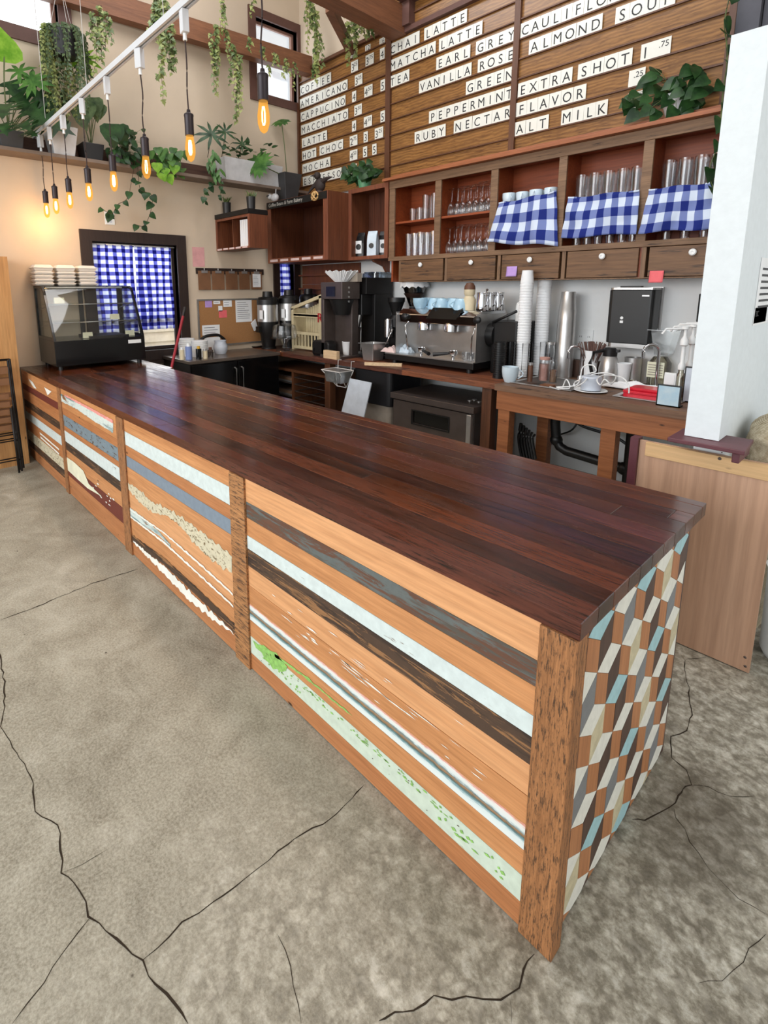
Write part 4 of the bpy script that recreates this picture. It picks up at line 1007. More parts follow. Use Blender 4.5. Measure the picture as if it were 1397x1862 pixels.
# small black box, wood block, cup, pan
y0 = 2.80; x0 = xu(567, y0, HB); x1 = xu(598, y0, HB)
t = thing('toaster', 'small black metal toaster with rounded top at the counter edge', 'toaster', ((x0+x1)/2, y0+.1, HB))
mb = MB(); zt = ZY(580, 619, y0); mb.prism([(x0, y0, HB+.01), (x1, y0, HB+.01), (x1, y0, zt-.03), (x1-.03, y0, zt), (x0+.03, y0, zt), (x0, y0, zt-.03)], (0, .12, 0)); mb.build('body', 'black_metal', t, bevel=.02)
mb = MB(); mb.box(x0+.02, x1-.02, y0+.01, y0+.11, HB, HB+.01); mb.box(x0+.03, x0+.05, y0-.012, y0, HB+.05, HB+.09); mb.build('base', 'black_plastic', t)
boxi('wood_block', 'short pale wood block lying at the counter edge by the toaster', 'block', 588, 612, 638, 2.73, .05, 'pale_wood')
def cup(u0, u1, vb, vt, y, label, grp=None, mat='white_paper'):
    x, r, h = rnd(u0, u1, vt, y); mb = MB(); mb.lathe([(0, 0), (r*.68, 0), (r*.70, .003), (r*.97, h-.006), (r*1.0, h-.004), (r, h), (r*.95, h), (r*.66, .006), (0, .006)], (x, y, HB+.0008), 24)
    return tag(mb.build('paper_cup', mat), label, 'cup', grp)
cup(622, 640, 647, 621, 2.98, 'white paper cup standing alone in front of the black grinder')
x, r, h = rnd(660, 697, 624, 3.0); x0, x1, y0, y1 = x-r*.85, x+r*.85, 2.90, 3.10; z1 = HB+h
t = thing('steam_pan', 'small deep stainless steam table pan on the back counter', 'pan', (x, 3.0, HB))
mb = MB(); q = .02
A = [Vector(p) for p in ((x0+q, y0+q, HB+.001), (x1-q, y0+q, HB+.001), (x1-q, y1-q, HB+.001), (x0+q, y1-q, HB+.001))]; B = [Vector(p) for p in ((x0, y0, z1), (x1, y0, z1), (x1, y1, z1), (x0, y1, z1))]
va = [mb.v(p) for p in A]; vb = [mb.v(p) for p in B]; mb._f(va[::-1])
for i in range(4): mb._f([va[i], va[(i+1) % 4], vb[(i+1) % 4], vb[i]])
mb.build('bowl', 'steel', t, bevel=.01)
mb = MB()
for a in ((x0-.02, x0+.001, y0-.02, y1+.02), (x1-.001, x1+.02, y0-.02, y1+.02), (x0, x1, y0-.02, y0+.001), (x0, x1, y1-.001, y1+.02)): mb.box(*a, z1, z1+.005)
mb.build('rim', 'steel', t)
# pale bar at the counter edge, with clip
xa = at(680, 660, 'z', HB); mb = MB(); T = Matrix.Translation((xu(697, 2.78, HB), 2.78, HB+.001)) @ Matrix.Rotation(.55, 4, 'Z'); mb.box(-.19, .19, -.018, .018, 0, .03, T); tag(mb.build('wood_bar', 'pale_wood'), 'pale square wooden bar lying on the counter before the espresso machine', 'bar')
# small grinder with chrome cylinder
def esp_grinder(u, y, vt, label, hop=True):
    x = xu(u, y, HB); t = thing('espresso_grinder', label, 'coffee grinder', (x, y, HB)); zt = ZY(u, vt, y)-HB
    mb = MB(); mb.rbox(x-.09, x+.09, y-.12, y+.13, HB, HB+.03, .03); mb.rbox(x-.075, x+.075, y-.02, y+.12, HB+.03, HB+zt*.52, .03); mb.lathe([(0, 0), (.07, 0), (.075, .10), (.05, .13), (0, .13)], (x, y+.02, HB+zt*.52), 20); mb.build('body', 'black_metal', t)
    mb = MB(); mb.lathe([(0, 0), (.048, 0), (.048, .19), (.04, .20), (0, .20)], (x-.03, y-.07, HB+zt*.36), 20); mb.build('doser', 'chrome', t)
    mb = MB(); mb.tube([(x+.06, y-.1, HB+zt*.5), (x+.03, y-.17, HB+zt*.26)], .008, 8); mb.tube([(x-.05, y-.13, HB+zt*.25), (x+.03, y-.16, HB+zt*.25)], .007, 8); mb.build('lever', 'chrome', t)
    if hop:
        mb = MB(); h0, h1 = zt*.55+.11, zt-.03; mb.lathe([(.05, h0), (.075, h0+.06), (.135, h1), (.13, h1), (.07, h0+.06), (.046, h0)], (x, y+.02, HB), 28); mb.build('hopper', 'smoke_glass', t)
        mb = MB(); mb.lathe([(0, h0+.02), (.062, h0+.06), (.118, h1-.09), (0, h1-.08)], (x, y+.02, HB), 24); mb.build('beans', 'coffee_beans', t)
        mb = MB(); mb.lathe([(0, h1), (.14, h1), (.14, zt-.01), (.12, zt), (0, zt)], (x, y+.02, HB), 24); mb.build('lid', 'black_plastic', t)
    else:
        mb = MB(); mb.lathe([(.04, zt*.72), (.09, zt*.93), (.095, zt*.93), (.095, zt), (0, zt)], (x, y+.02, HB), 24); mb.build('hopper', 'black_plastic', t)
    return x, zt

esp_grinder(717, 3.30, 541, 'short black espresso grinder with chrome doser, left of the espresso machine', False)
gx, gz = esp_grinder(749, 3.44, 513, 'espresso grinder with a tall clear hopper of beans')
mb = MB(); n = 40; c = (gx, 3.46, HB+gz)
ring = [mb.v((c[0]+(.158+.012*math.sin(i*1.7))*math.cos(2*PI*i/n), c[1]+(.158+.012*math.sin(i*1.7))*math.sin(2*PI*i/n), c[2]-.055+.012*math.sin(i*2.3))) for i in range(n)]
rin = [mb.v((c[0]+.142*math.cos(2*PI*i/n), c[1]+.142*math.sin(2*PI*i/n), c[2]+.03+.006*math.sin(i*1.1))) for i in range(n)]
cc = mb.v((c[0], c[1], c[2]+.035))
for i in range(n): mb._f([ring[i], ring[(i+1) % n], rin[(i+1) % n], rin[i]], sm=True); mb._f([rin[i], rin[(i+1) % n], cc], sm=True)
tag(mb.build('white_cloth_cap', 'white_paper'), 'ruffled white cloth cap over the bean hopper', 'cloth')
# ---------------------------------------------------------------- espresso machine
yT = 2.97; x0 = xu(700, yT, .97); x1 = xu(861, yT, .97); zt = (ZY(861, 660, yT)+ZY(700, 640, yT))/2; xb0 = xu(735, 3.12, 1.2); xb1 = x1-.01; yB = 3.17; z2 = ZY(880, 588, yB); z3 = ZY(880, 565, yB); print('esp', x0, x1, zt, xb0, z2, z3)
t = thing('espresso_machine', 'wide polished steel two-group espresso machine', 'espresso machine', ((x0+x1)/2, 3.25, HB))
mb = MB(); mb.box(x0, x1, yT, 3.50, zt-.07, zt-.012); mb.build('drip_tray_body', 'black_metal', t, bevel=.004)
mb = MB(); mb.box(x0, x1, yT-.004, 3.18, zt-.011, zt); mb.build('drip_tray', 'steel', t)
for fx_, fy in ((x0+.10, yT+.05), (x1-.07, yT+.05), (x0+.10, 3.44), (x1-.07, 3.44)): mb = MB(); mb.cyl(fx_, fy, HB+.0005, zt-.07, .03); mb.build('foot', 'black_plastic', t)
mb = MB(); mb.box(xb0, xb1, yB, 3.50, zt, z2); mb.build('back_panel', 'steel', t)
mb = MB(); yh = 3.03
mb.prism([(xb0, yh, z2-.02), (xb0, yh-.01, z3-.05), (xb0, yh+.06, z3), (xb0, 3.50, z3), (xb0, 3.50, z2+.0005), (xb0, yB, z2+.0005)], (xb1-xb0, 0, 0)); mb.build('top_housing', 'chrome', t, bevel=.006)
mb = MB(); a = xu(783, yh, 1.6); b = xu(838, yh, 1.6)
mb.prism([(a, yh-.05, z3-.08), (a, yh+.05, z3+.012), (a, yh+.05, z3+.02), (a, yh-.06, z3-.08)], (b-a, 0, 0)); mb.build('display', 'black_gloss', t)
for x in (xb0-.008, xb1): mb = MB(); mb.box(x, x+.008, yT+.03, 3.50, zt-.01, z3-.03); mb.build('side_panel', 'steel', t)
for u in (769, 818):
    x = xu(u, 3.06, 1.25); zz = z2-.02
    mb = MB(); mb.lathe([(0, .0), (.062, 0), (.068, -.02), (.068, -.075), (.05, -.085), (0, -.085)], (x, 3.085, zz+.01), 24); mb.box(x-.03, x+.03, 3.08, 3.17, zz-.07, zz+.01); mb.build('group_head', 'chrome', t)
for u, s_ in ((741, -1), (866, 1)):
    x = xu(u, 3.02, 1.3); mb = MB(); mb.tube([(x, 3.03, z2-.01), (x, 2.99, z2-.05), (x-.015*s_, 2.985, zt+.22), (x-.03*s_, 3.0, zt+.05)], .007, 8); mb.build('steam_wand', 'chrome', t)
    mb = MB(); T = frame((x+.02*s_, 3.02, z2+.04), (1, 0, 0), (0, 0, 1)); mb.lathe([(0, 0), (.03, 0), (.034, .03), (.02, .04), (0, .04)], n=16, T=T); mb.build('steam_knob', 'black_plastic', t)
def portafilter(u, y, a, label):
    x = xu(u, y, zt); t = thing('portafilter', label, 'portafilter', (x, y, zt), None); mb = MB(); mb.lathe([(0, .025), (.03, .03), (.04, .05), (.041, .075), (.036, .075), (.034, .055), (0, .05)], (x, y, zt), 20); mb.lathe([(0, .001), (.014, .001), (.014, .026), (0, .026)], (x, y, zt), 12); mb.build('basket', 'chrome', t)
    d = Vector((math.cos(a), math.sin(a), -.12)); p = Vector((x, y, zt+.055)); mb = MB(); mb.tube([p+d*.04, p+d*.07, p+d*.11, p+d*.19], .012, 10, .019); mb.build('handle', 'black_plastic', t)
portafilter(766, 3.075, -.5, 'chrome portafilter lying left on the espresso drip tray, handle to the right')
portafilter(824, 3.06, 3.6, 'chrome portafilter lying right on the espresso drip tray, handle to the left')
mb = MB(); mb.lathe([(0, 0), (.026, 0), (.032, .07), (.029, .07), (.024, .008), (0, .007)], n=14); shot = Proto(tag(mb.build('shot_glass', 'glass_ware', origin=False), 'small shot glass standing at the right end of the drip tray', 'glass'))
for i, (u, y) in enumerate(((846, 3.08), (858, 3.10), (868, 3.06), (876, 3.12), (855, 3.03))): shot.put((min(xu(u, y, zt), xb1-.04), y, zt+.001), 0, 'small clear shot glass standing at the right end of the drip tray', 'shot glasses on the drip tray')
plain('towel_pink', S(214, 190, 186), .9); plain('towel_blue', S(196, 210, 222), .9)
def rag(u, v, y, z, rx, ry, h, mat, label, seed):
    x = xu(u, y, z); mb = MB(); n, m_ = 22, 22; G = []
    for i in range(n+1):
        row = []
        for j in range(m_+1):
            a, b = i/n*2-1, j/m_*2-1; rr = max(abs(a), abs(b)); k = (1-rr**2.2)
            q = noise.noise(Vector((a*2.2, b*2.2, seed)))
            row.append(mb.v((x+a*rx*(1+.12*q), y+b*ry*(1+.12*q), z+.001+h*k*(.7+.6*q)+.004*abs(noise.noise(Vector((a*7, b*7, seed)))))))
        G.append(row)
    for i in range(n):
        for j in range(m_): mb._f([G[i][j], G[i+1][j], G[i+1][j+1], G[i][j+1]], sm=True)
    o = mb.build('towel', mat); md = o.modifiers.new('s', 'SOLIDIFY'); md.thickness = .003; return tag(o, label, 'towel')
rag(713, 632, 3.06, zt, .10, .075, .07, 'towel_pink', 'crumpled pinkish towel on the left end of the drip tray', 3)
rag(737, 628, 3.10, zt, .085, .055, .095, 'towel_blue', 'crumpled pale blue towel on the drip tray, beside the pink one', 7)
# on top of the machine
plain('blue_ceramic', S(166, 200, 220), .2)
mugb = mug_proto(.072, .105, 'blue_ceramic')
for i, (u, y, fl) in enumerate(((764, 3.14, 0), (790, 3.24, 1), (803, 3.16, 1), (826, 3.22, 1), (838, 3.13, 1), (779, 3.40, 0), (800, 3.42, 1), (822, 3.42, 1))):
    o = mugb.put((xu(u, y, z3), y, z3+.0015+(.105 if fl else 0)), random.uniform(-1, 2), 'pale blue mug standing upright on the espresso machine' if not fl else 'pale blue mug turned upside down on the espresso machine', 'blue mugs on the espresso machine')
    if fl: o.rotation_euler = (PI, 0, random.uniform(-2.4, -.8))
def jug(u, y, z, r, h, name, mat, label, grp=None, spout=True, cat='pitcher'):
    x = xu(u, y, z); t = thing(name, label, cat, (x, y, z+.001), grp); mb = MB(); mb.lathe([(0, 0), (r*.95, 0), (r, .01), (r*.98, h*.4), (r*.8, h*.8), (r*.86, h), (r*.82, h), (r*.76, h*.8), (r*.9, h*.3), (0, .006)], (x, y, z+.001), 24); mb.build('body', mat, t)
    mb = MB(); a = -.6; mb.tube([(x+r*.8*math.cos(a), y+r*.8*math.sin(a), z+h*.88), (x+(r+.04)*math.cos(a), y+(r+.04)*math.sin(a), z+h*.8), (x+(r+.035)*math.cos(a), y+(r+.035)*math.sin(a), z+h*.35), (x+r*.95*math.cos(a), y+r*.95*math.sin(a), z+h*.25)], .006, 8); mb.build('handle', mat, t); return t
for u, y, lb in ((877, 3.14, 'polished steel milk pitcher, nearest the figurine bottle'), (891, 3.24, 'polished steel milk pitcher, middle of the three'), (905, 3.32, 'polished steel milk pitcher, nearest the paper cup stacks')):
    jug(u, y, z3, .062, .165, 'milk_pitcher', 'chrome', lb, 'milk pitchers on the espresso machine')
x = xu(853, 3.16, z3); t = thing('cream_jar', 'cream jar with a brown cone-shaped cap on the espresso machine', 'jar', (x, 3.16, z3+.001)); plain('cream_jar', S(214, 200, 168), .5); plain('brown_cap', S(96, 62, 44), .5)
mb = MB(); mb.lathe([(0, 0), (.055, 0), (.058, .01), (.058, .10), (.04, .13), (.05, .15), (.05, .19), (0, .19)], (x, 3.16, z3+.001), 20); mb.build('body', 'cream_jar', t)
mb = MB(); mb.lathe([(.051, .19), (.048, .22), (.03, .25), (0, .255)], (x, 3.16, z3+.001), 20); mb.build('cap', 'brown_cap', t)
mb = MB(); p = Vector((xu(880, 3.20, z3+.15), 3.2, z3+.06)); mb.tube([p, at(886, 528, 'y', 3.15)], .004, 6); mb.ball(at(886, 527, 'y', 3.15), .012, 8); tag(mb.build('stirring_spoon', 'dark_steel'), 'long thin spoon leaning up out of the milk pitchers', 'spoon')
# black machine to the right with lever
y0 = 3.14; xa = xu(905, y0, 1.1); D = .36; zt2 = ZY(910, 585, y0)
t = thing('water_boiler', 'rounded black machine with a slanting lever behind the lid stacks', 'machine', (xa, y0+.12, HB))
mb = MB(); mb.rbox(xa-.10, xa+.20, y0+.02, y0+.36, HB, zt2, .05); mb.build('body', 'black_metal', t, bevel=.01)
mb = MB(); T = frame((xa-.10, y0+.03, zt2-.10), (0, 1, 0), (0, 0, 1)); mb.lathe([(0, -.03), (.11, -.03), (.11, .05), (0, .05)], n=28, T=frame((xa-.11, y0+.10, zt2-.13), (0, 1, 0), (0, 0, 1))); mb.build('drum', 'black_plastic', t)
mb = MB(); mb.tube([Vector((xa-.06, y0, zt2-.01)), at(940, 566, 'y', y0)], .012, 8); mb.build('lever', 'black_plastic', t)
x, r, h = rnd(921, 941, 533, 3.34, zt2); mb = MB(); mb.lathe([(0, 0), (r, 0), (r, h*.55), (r*.85, h*.65), (r*.3, h*.72), (r*.12, h), (0, h)], (xa+.10, y0+.2, zt2+.001), 18); tag(mb.build('squeeze_bottle', 'white_plastic'), 'white squeeze bottle standing on the black rounded machine', 'bottle')
# lid stacks, cup stacks
def stack(name, u0, u1, vt, y, mat, label, cat, n, tap=1.0, lip=.004, top=None):
    x, r, h = rnd(u0, u1, vt, y); prof = [(0, 0)]; rt = r*tap
    for i in range(n):
        z = h*i/n; rr = r+(rt-r)*i/n; prof += [(rr, z), (rr, z+h/n*.55), (rr-lip, z+h/n*.6), (rr-lip, z+h/n*.98)]
    if top: prof += [(rt*.98, h), (rt*top, h+r*1.9), (0, h+r*1.9)]
    else: prof += [(rt*.9, h), (0, h)]
    mb = MB(); mb.lathe(prof, (x, y, HB+.001), 24); return tag(mb.build(name, mat), label, cat), x, r
stack('lid_stack', 896, 916, 621, 2.97, 'black_plastic', 'stack of black cup lids, left one behind the pale mug', 'lids', 16, 1, .005)
stack('lid_stack', 918, 934, 621, 3.08, 'black_gloss', 'stack of black cup lids in a wire holder, right one', 'lids', 12, 1, .003)
def wire_holder(x, y, r, label):
    mb = MB()
    for k in range(4):
        a = PI/4+k*PI/2; mb.tube([(x+r*math.cos(a-.35), y+r*math.sin(a-.35), HB+.004), (x+r*math.cos(a-.35), y+r*math.sin(a-.35), HB+.30), (x+r*math.cos(a+.35), y+r*math.sin(a+.35), HB+.30), (x+r*math.cos(a+.35), y+r*math.sin(a+.35), HB+.004)], .0035, 6)
    mb.tube([(x+r*math.cos(a_), y+r*math.sin(a_), HB+.005) for a_ in [2*PI*i/20 for i in range(21)]], .0035, 6); tag(mb.build('wire_cup_holder', 'black_metal'), label, 'cup holder')
o, x, r = stack('cup_stack', 937, 960, 515, 3.18, 'white_paper', 'tall tower of nested white paper cups, left and lower one', 'cups', 34, 1.0, .0022, .78); wire_holder(x, 3.18, r+.02, 'black wire holder round the foot of the left white cup tower')
o, x, r = stack('cup_stack', 968, 992, 496, 3.38, 'white_paper', 'tall tower of nested white paper cups, right and higher one', 'cups', 38, 1.0, .0022, .78); wire_holder(x, 3.38, r+.02, 'black wire holder round the foot of the right white cup tower')
o, x, r = stack('cup_stack', 1007, 1039, 562, 3.42, 'steel', 'tall tower of nested shiny steel cups behind the left sink', 'cups', 2, .9, .0015, .8)
mugc = mug_proto(.066, .128); mugc.put((xu(927, 2.86, HB), 2.86, HB+.001), .5, 'single white mug at the counter edge in front of the black lids', None, (1, 1, 1))
def jar(u0, u1, vt, y, mat, fill, label, name='jar', cat='jar', fh=.6, lidm=None):
    x, r, h = rnd(u0, u1, vt, y); t = thing(name, label, cat, (x, y, HB+.001)); mb = MB(); mb.lathe([(0, 0), (r, 0), (r, h*.85), (r*.9, h), (r*.86, h), (r*.93, h*.84), (r*.93, .006), (0, .006)], (x, y, HB+.001), 20); mb.build('body', mat, t)
    if fill: mb = MB(); mb.lathe([(0, .008), (r*.91, .008), (r*.91, h*fh), (0, h*fh)], (x, y, HB+.001), 16); mb.build('contents', fill, t)
    if lidm: mb = MB(); mb.lathe([(0, h+.001), (r*.92, h+.001), (r*.92, h+.02), (0, h+.025)], (x, y, HB+.001), 20); mb.build('lid', lidm, t)
plain('pink_sugar', S(186, 140, 128), .7); plain('brown_sugar', S(134, 104, 82), .8)
jar(979, 998, 654, 3.10, 'glass_ware', 'pink_sugar', 'glass jar of pinkish sugar packets behind the sink corner', fh=.8, lidm='pink_sugar')
jar(988, 1006, 626, 3.33, 'glass_ware', 'white_paper', 'glass jar of white sugar with steel lid against the cup tower', lidm='steel', fh=.5)
jar(999, 1012, 657, 3.08, 'glass_ware', 'brown_sugar', 'small glass of brown sugar at the left sink corner', fh=.6)
jar(959, 968, 664, 3.00, 'brown_cap', None, 'little brown shaker with steel top beside the wire holder', 'shaker', 'shaker', lidm='steel')
# stir sticks
x, r, h = rnd(1060, 1084, 637, 3.44); t = thing('stirrer_cup', 'white cup full of fanned brown wooden stir sticks', 'cup', (x, 3.44, HB+.001)); zc = HB+.001
mb = MB(); h = max(h, .12); mb.lathe([(0, 0), (r*.8, 0), (r, h), (r*.95, h), (r*.75, .005), (0, .005)], (x, 3.44, zc), 20); mb.build('cup', 'white_paper', t)
plain('stirrers', S(92, 64, 56), .7)
mb = MB()
for i in range(46):
    a = random.uniform(0, 2*PI); q = random.uniform(0, 1); d = Vector((math.cos(a)*q*.5, math.sin(a)*q*.35, 1)).normalized(); b = Vector((x+math.cos(a)*q*r*.5, 3.44+math.sin(a)*q*r*.5, zc+h*.4)); mb.tube([b, b+d*(h*.6+.075)], .004, 4)
o = mb.build('stir_sticks', 'stirrers', t); o['kind'] = 'stuff'
plain('cardboard', S(150, 124, 92), .8)
boxi('cardboard_box', 'small brown cardboard box under the paper towel dispenser', 'box', 1088, 1102, 657, 3.50, .06, 'cardboard')
x, r, h = rnd(1088, 1121, 632, 3.30); t = thing('thermal_carafe', 'steel thermal carafe with black handle and lid between the sinks', 'carafe', (x, 3.3, HB+.001))
mb = MB(); mb.lathe([(0, 0), (r, 0), (r, h*.45), (r*.8, h*.72), (r*.68, h*.78), (0, h*.78)], (x, 3.3, HB+.001), 28); mb.build('body', 'steel', t)
mb = MB(); mb.lathe([(0, h*.781), (r*.7, h*.781), (r*.74, h*.95), (r*.5, h), (0, h)], (x, 3.3, HB+.001), 24); mb.tube([(x-r*.5, 3.27, HB+h*.93), (x-r*1.15, 3.2, HB+h*.88), (x-r*1.35, 3.18, HB+h*.6), (x-r*1.05, 3.2, HB+h*.2)], .014, 8); mb.box(x+r*.3, x+r*.95, 3.28, 3.32, HB+h*.9, HB+h*.97); mb.build('lid_and_handle', 'black_plastic', t)
cup(1120, 1144, 684, 660, 3.32, 'white paper cup with a spoon beside the thermal carafe')
x, r, h = rnd(1134, 1163, 652, 3.44); mb = MB(); mb.lathe([(0, 0), (r, 0), (r, h), (r*1.04, h), (r*1.04, h+.01), (r*.9, h+.01), (r*.9, .01), (0, .01)], (x, 3.44, HB+.001), 24); tag(mb.build('steel_canister', 'steel'), 'round steel canister against the wall behind the white cup', 'canister')
# charger, cable, tub, cards
x, r, h = rnd(1058, 1090, 686, 2.93, HB)
plain('grey_ceramic', S(196, 204, 216), .35)
t = thing('milk_frother', 'pale grey round frother base standing on a white saucer', 'appliance', (x, 2.93, HB+.001)); r = .07
mb = MB(); mb.lathe([(0, .016), (r, .016), (r, .11), (r*.9, .118), (0, .118)], (x, 2.93, HB), 28); mb.build('body', 'grey_ceramic', t)
mb = MB(); mb.lathe([(0, .001), (.07, .001), (.115, .012), (.112, .016), (.07, .0075), (0, .0075)], (x, 2.93, HB), 32); mb.build('saucer', 'white_plastic', t)
mb = MB(); pts = []
path = [(1000, 703), (1020, 708), (1030, 690), (1036, 706), (1012, 704), (1050, 699), (1060, 668), (1078, 664), (1084, 675), (1070, 680), (1055, 690), (1045, 696), (1046, 704), (1062, 695), (1075, 682), (1100, 678), (1120, 684), (1112, 698), (1100, 690), (1092, 700), (1086, 690), (1100, 682), (1130, 686), (1143, 700), (1144, 715)]
P_ = []
for i, (u, v) in enumerate(path):
    y = 2.80+.03*math.sin(i*1.3) if v > 685 else 3.0+.02*math.sin(i*2.1)
    if i in (0, 23, 24): y = 2.76
    p = at(u, v, 'y', y); p.z = max(p.z, HB+.006)
    P_.append(p)
def smooth(P_, n=6):
    P_ = [Vector(p) for p in P_]
    out = []
    for i in range(len(P_)-1):
        p0, p1, p2, p3 = P_[max(i-1, 0)], P_[i], P_[i+1], P_[min(i+2, len(P_)-1)]
        for k in range(n):
            t = k/n; out.append(.5*((2*p1)+(-p0+p2)*t+(2*p0-5*p1+4*p2-p3)*t*t+(-p0+3*p1-3*p2+p3)*t**3))
    return out+[P_[-1]]
mb.tube(smooth(P_), .0048, 6); tag(mb.build('power_cable', 'white_plastic'), 'tangled white cable looping over the sink edge', 'cable')
plain('red_plastic', S(206, 30, 52), .3)
xa, xb = S2[0]+.02, S2[1]-.02; mb = MB(); mb.rbox(xa, xb, 2.90, 3.12, HB-.215, HB+.03, .04); mb.rbox(xa-.004, xb+.004, 2.896, 3.124, HB+.03, HB+.05, .045); mb.rbox(xa+.03, xb-.03, 2.93, 3.09, HB+.05, HB+.07, .04); tag(mb.build('plastic_tub', 'red_plastic', bevel=.006), 'bright red plastic tub sitting in the sink near the column', 'tub')
rag(1155, 690, 3.22, HB+.010, .22, .05, .06, 'white_paper', 'white towel draped along the back of the right sink', 11)
def card(u0, u1, v0, v1, y, mat, fr, label, name='card_holder', lean=.0):
    x0 = xu(u0, y, HB); x1 = xu(u1, y, HB); z0 = HB+.001; z1 = ZY(u0, v0, y); t = thing(name, label, 'card', ((x0+x1)/2, y, z0))
    mb = MB(); mb.box(x0-.008, x1+.008, y, y+.02, z0, z1+.008); mb.box(x0-.008, x1+.008, y, y+.07, z0, z0+.01); mb.build('stand', fr, t); mb = MB(); mb.box(x0, x1, y-.003, y-.0004, z0+.008, z1); mb.build('face', mat, t)
t = NT('sky_tile'); n = t.noise(t.coord(), 14, 5); t.out(t.ramp(n, (.35, S(196, 216, 226)), (.65, S(168, 202, 222))), .3)
card(1195, 1233, 700, 738, 2.78, 'sky_tile', 'black_plastic', 'square pale blue marbled card in a black stand at the counter edge')
card(1206, 1222, 679, 700, 2.96, 'white_paper', 'white_plastic', 'small white card standing behind the blue square card')
card(1242, 1262, 668, 705, 3.02, 'grey_ceramic', 'black_plastic', 'grey picture in a black stand half hidden by the white column')
# syrup pumps, jug, tub
glass('syrup_glass', (.86, .84, .74, 1), .8, .04, .08)
def syrup(u, y, vt, label):
    x = xu(u, y, HB); h = ZY(u, vt, y)-HB; t = thing('syrup_bottle', label, 'bottle', (x, y, HB+.001), 'syrup bottles with pumps'); r = .042
    hb = h*.42
    mb = MB(); mb.lathe([(0, 0), (r, 0), (r, hb*.65), (r*.4, hb*.9), (r*.4, hb), (0, hb)], (x, y, HB+.001), 18); mb.build('bottle', 'syrup_glass', t)
    mb = MB(); mb.lathe([(0, hb+.001), (r*.5, hb+.001), (r*.55, hb+.03), (r*.3, hb+.05), (r*.3, hb+.16), (r*.6, hb+.17), (r*.6, hb+.20), (r*.25, hb+.23), (r*.25, h-.02), (r*.5, h-.015), (r*.5, h), (0, h)], (x, y, HB+.001), 14); mb.tube([(x, y, HB+h-.01), (x-.10, y-.05, HB+h-.015), (x-.12, y-.06, HB+h-.05)], .008, 8); mb.build('pump', 'white_plastic', t)
for i, (u, y, vt) in enumerate(((1233, 3.06, 594), (1247, 3.14, 590), (1256, 3.22, 586), (1268, 3.30, 584))):
    syrup(u, y, vt, ('clear syrup bottle with white pump, furthest from the column', 'syrup bottle with white pump, second from the faucet', 'syrup bottle with white pump, third from the faucet', 'syrup bottle with white pump, tight against the white column')[i])
x, r, h = rnd(1178, 1214, 648, 3.50); t = thing('glass_jug', 'big clear jug with a grey printed label under the clear tub', 'jug', (x, 3.5, HB+.001)); mb = MB(); mb.lathe([(0, 0), (r, 0), (r, h*.8), (r*.6, h), (0, h)], (x, 3.5, HB+.001), 24); mb.build('body', 'syrup_glass', t)
mb = MB(); mb.box(x-r*.8, x+r*.7, 3.5-r-.004, 3.5-r-.002, HB+h*.35, HB+h*.85); mb.m(1)
for i in range(5): mb.box(x-r*.7, x+r*.6, 3.5-r-.005, 3.5-r-.0042, HB+h*(.42+.08*i), HB+h*(.445+.08*i))
mb.build('label', ['cream_paint', 'grey_card'], t)
glass('frosted_tub', (.86, .88, .88, 1), .5, .3, .25)
y0 = 3.42; x0 = xu(1184, y0, 1.3); x1 = xu(1226, y0, 1.3); z0 = ZY(1200, 646, y0); z1 = ZY(1200, 600, y0)
mb = MB(); A = [mb.v(p) for p in ((x0+.03, y0+.02, z0), (x1-.03, y0+.02, z0), (x1-.03, YW-.02, z0), (x0+.03, YW-.02, z0))]; B = [mb.v(p) for p in ((x0, y0, z1), (x1, y0, z1), (x1, YW-.002, z1), (x0, YW-.002, z1))]
mb._f(A[::-1])
for i in range(4): mb._f([A[i], A[(i+1) % 4], B[(i+1) % 4], B[i]])
for a in ((x0-.02, x1+.02, y0-.02, y0), (x0-.02, x0, y0, YW-.002), (x1, x1+.02, y0, YW-.002)): mb.box(*a, z1-.004, z1)
tag(mb.build('clear_tub', 'frosted_tub'), 'clear plastic tub fixed to the wall right of the towel dispenser', 'tub')
# on the wall
def plate(name, label, u0, v0, u1, v1, n, cat='outlet', face='y'):
    if face == 'y': a = at(u0, v1, 'y', YW-.004); b = at(u1, v0, 'y', YW-.004); T = lambda x0, x1, z0, z1, d: (x0, x1, YW-.001-d, YW-.001, z0, z1)
    t = thing(name, label, cat, ((a.x+b.x)/2, YW, a.z)); mb = MB(); mb.box(a.x, b.x, YW-.008, YW-.001, a.z, b.z); mb.build('cover', 'white_plastic', t, bevel=.002)
    for i in range(n):
        xc = a.x+(b.x-a.x)*(i+.5)/n; zc = (a.z+b.z)/2; mb = MB(); mb.box(xc-.018, xc+.018, YW-.011, YW-.0085, zc-.045, zc+.045); mb.m(1)
        for dz in (-.025, .025):
            for dx in (-.007, .007): mb.box(xc+dx-.0015, xc+dx+.0015, YW-.0122, YW-.0112, zc+dz-.007, zc+dz+.007)
        mb.build('socket', ['white_plastic', 'black_plastic'], t)
plate('wall_outlet', 'white double outlet plate on the wall above the left faucet', 1048, 600, 1080, 634, 2)
y0 = YW-.20; x0 = xu(1104, y0, 1.4); x1 = xu(1186, y0, 1.4); z0 = ZY(1140, 632, y0); z1 = ZY(1140, 527, y0)
t = thing('towel_dispenser', 'large black paper towel dispenser with pale trim on the wall', 'towel dispenser', ((x0+x1)/2, YW, z0))
mb = MB(); mb.rbox(x0, x1, y0, YW-.03, z0+.03, z1, .03); mb.build('cover', 'black_plastic', t, bevel=.006)
mb = MB(); mb.box(x0-.006, x1+.006, YW-.032, YW-.002, z0, z1+.02); mb.rbox(x0+.01, x1-.01, y0+.02, YW-.033, z0-.004, z0+.029, .03); mb.rbox(x0, x1, y0+.01, YW-.033, z1+.001, z1+.016, .03); mb.build('back_plate', 'steel', t)
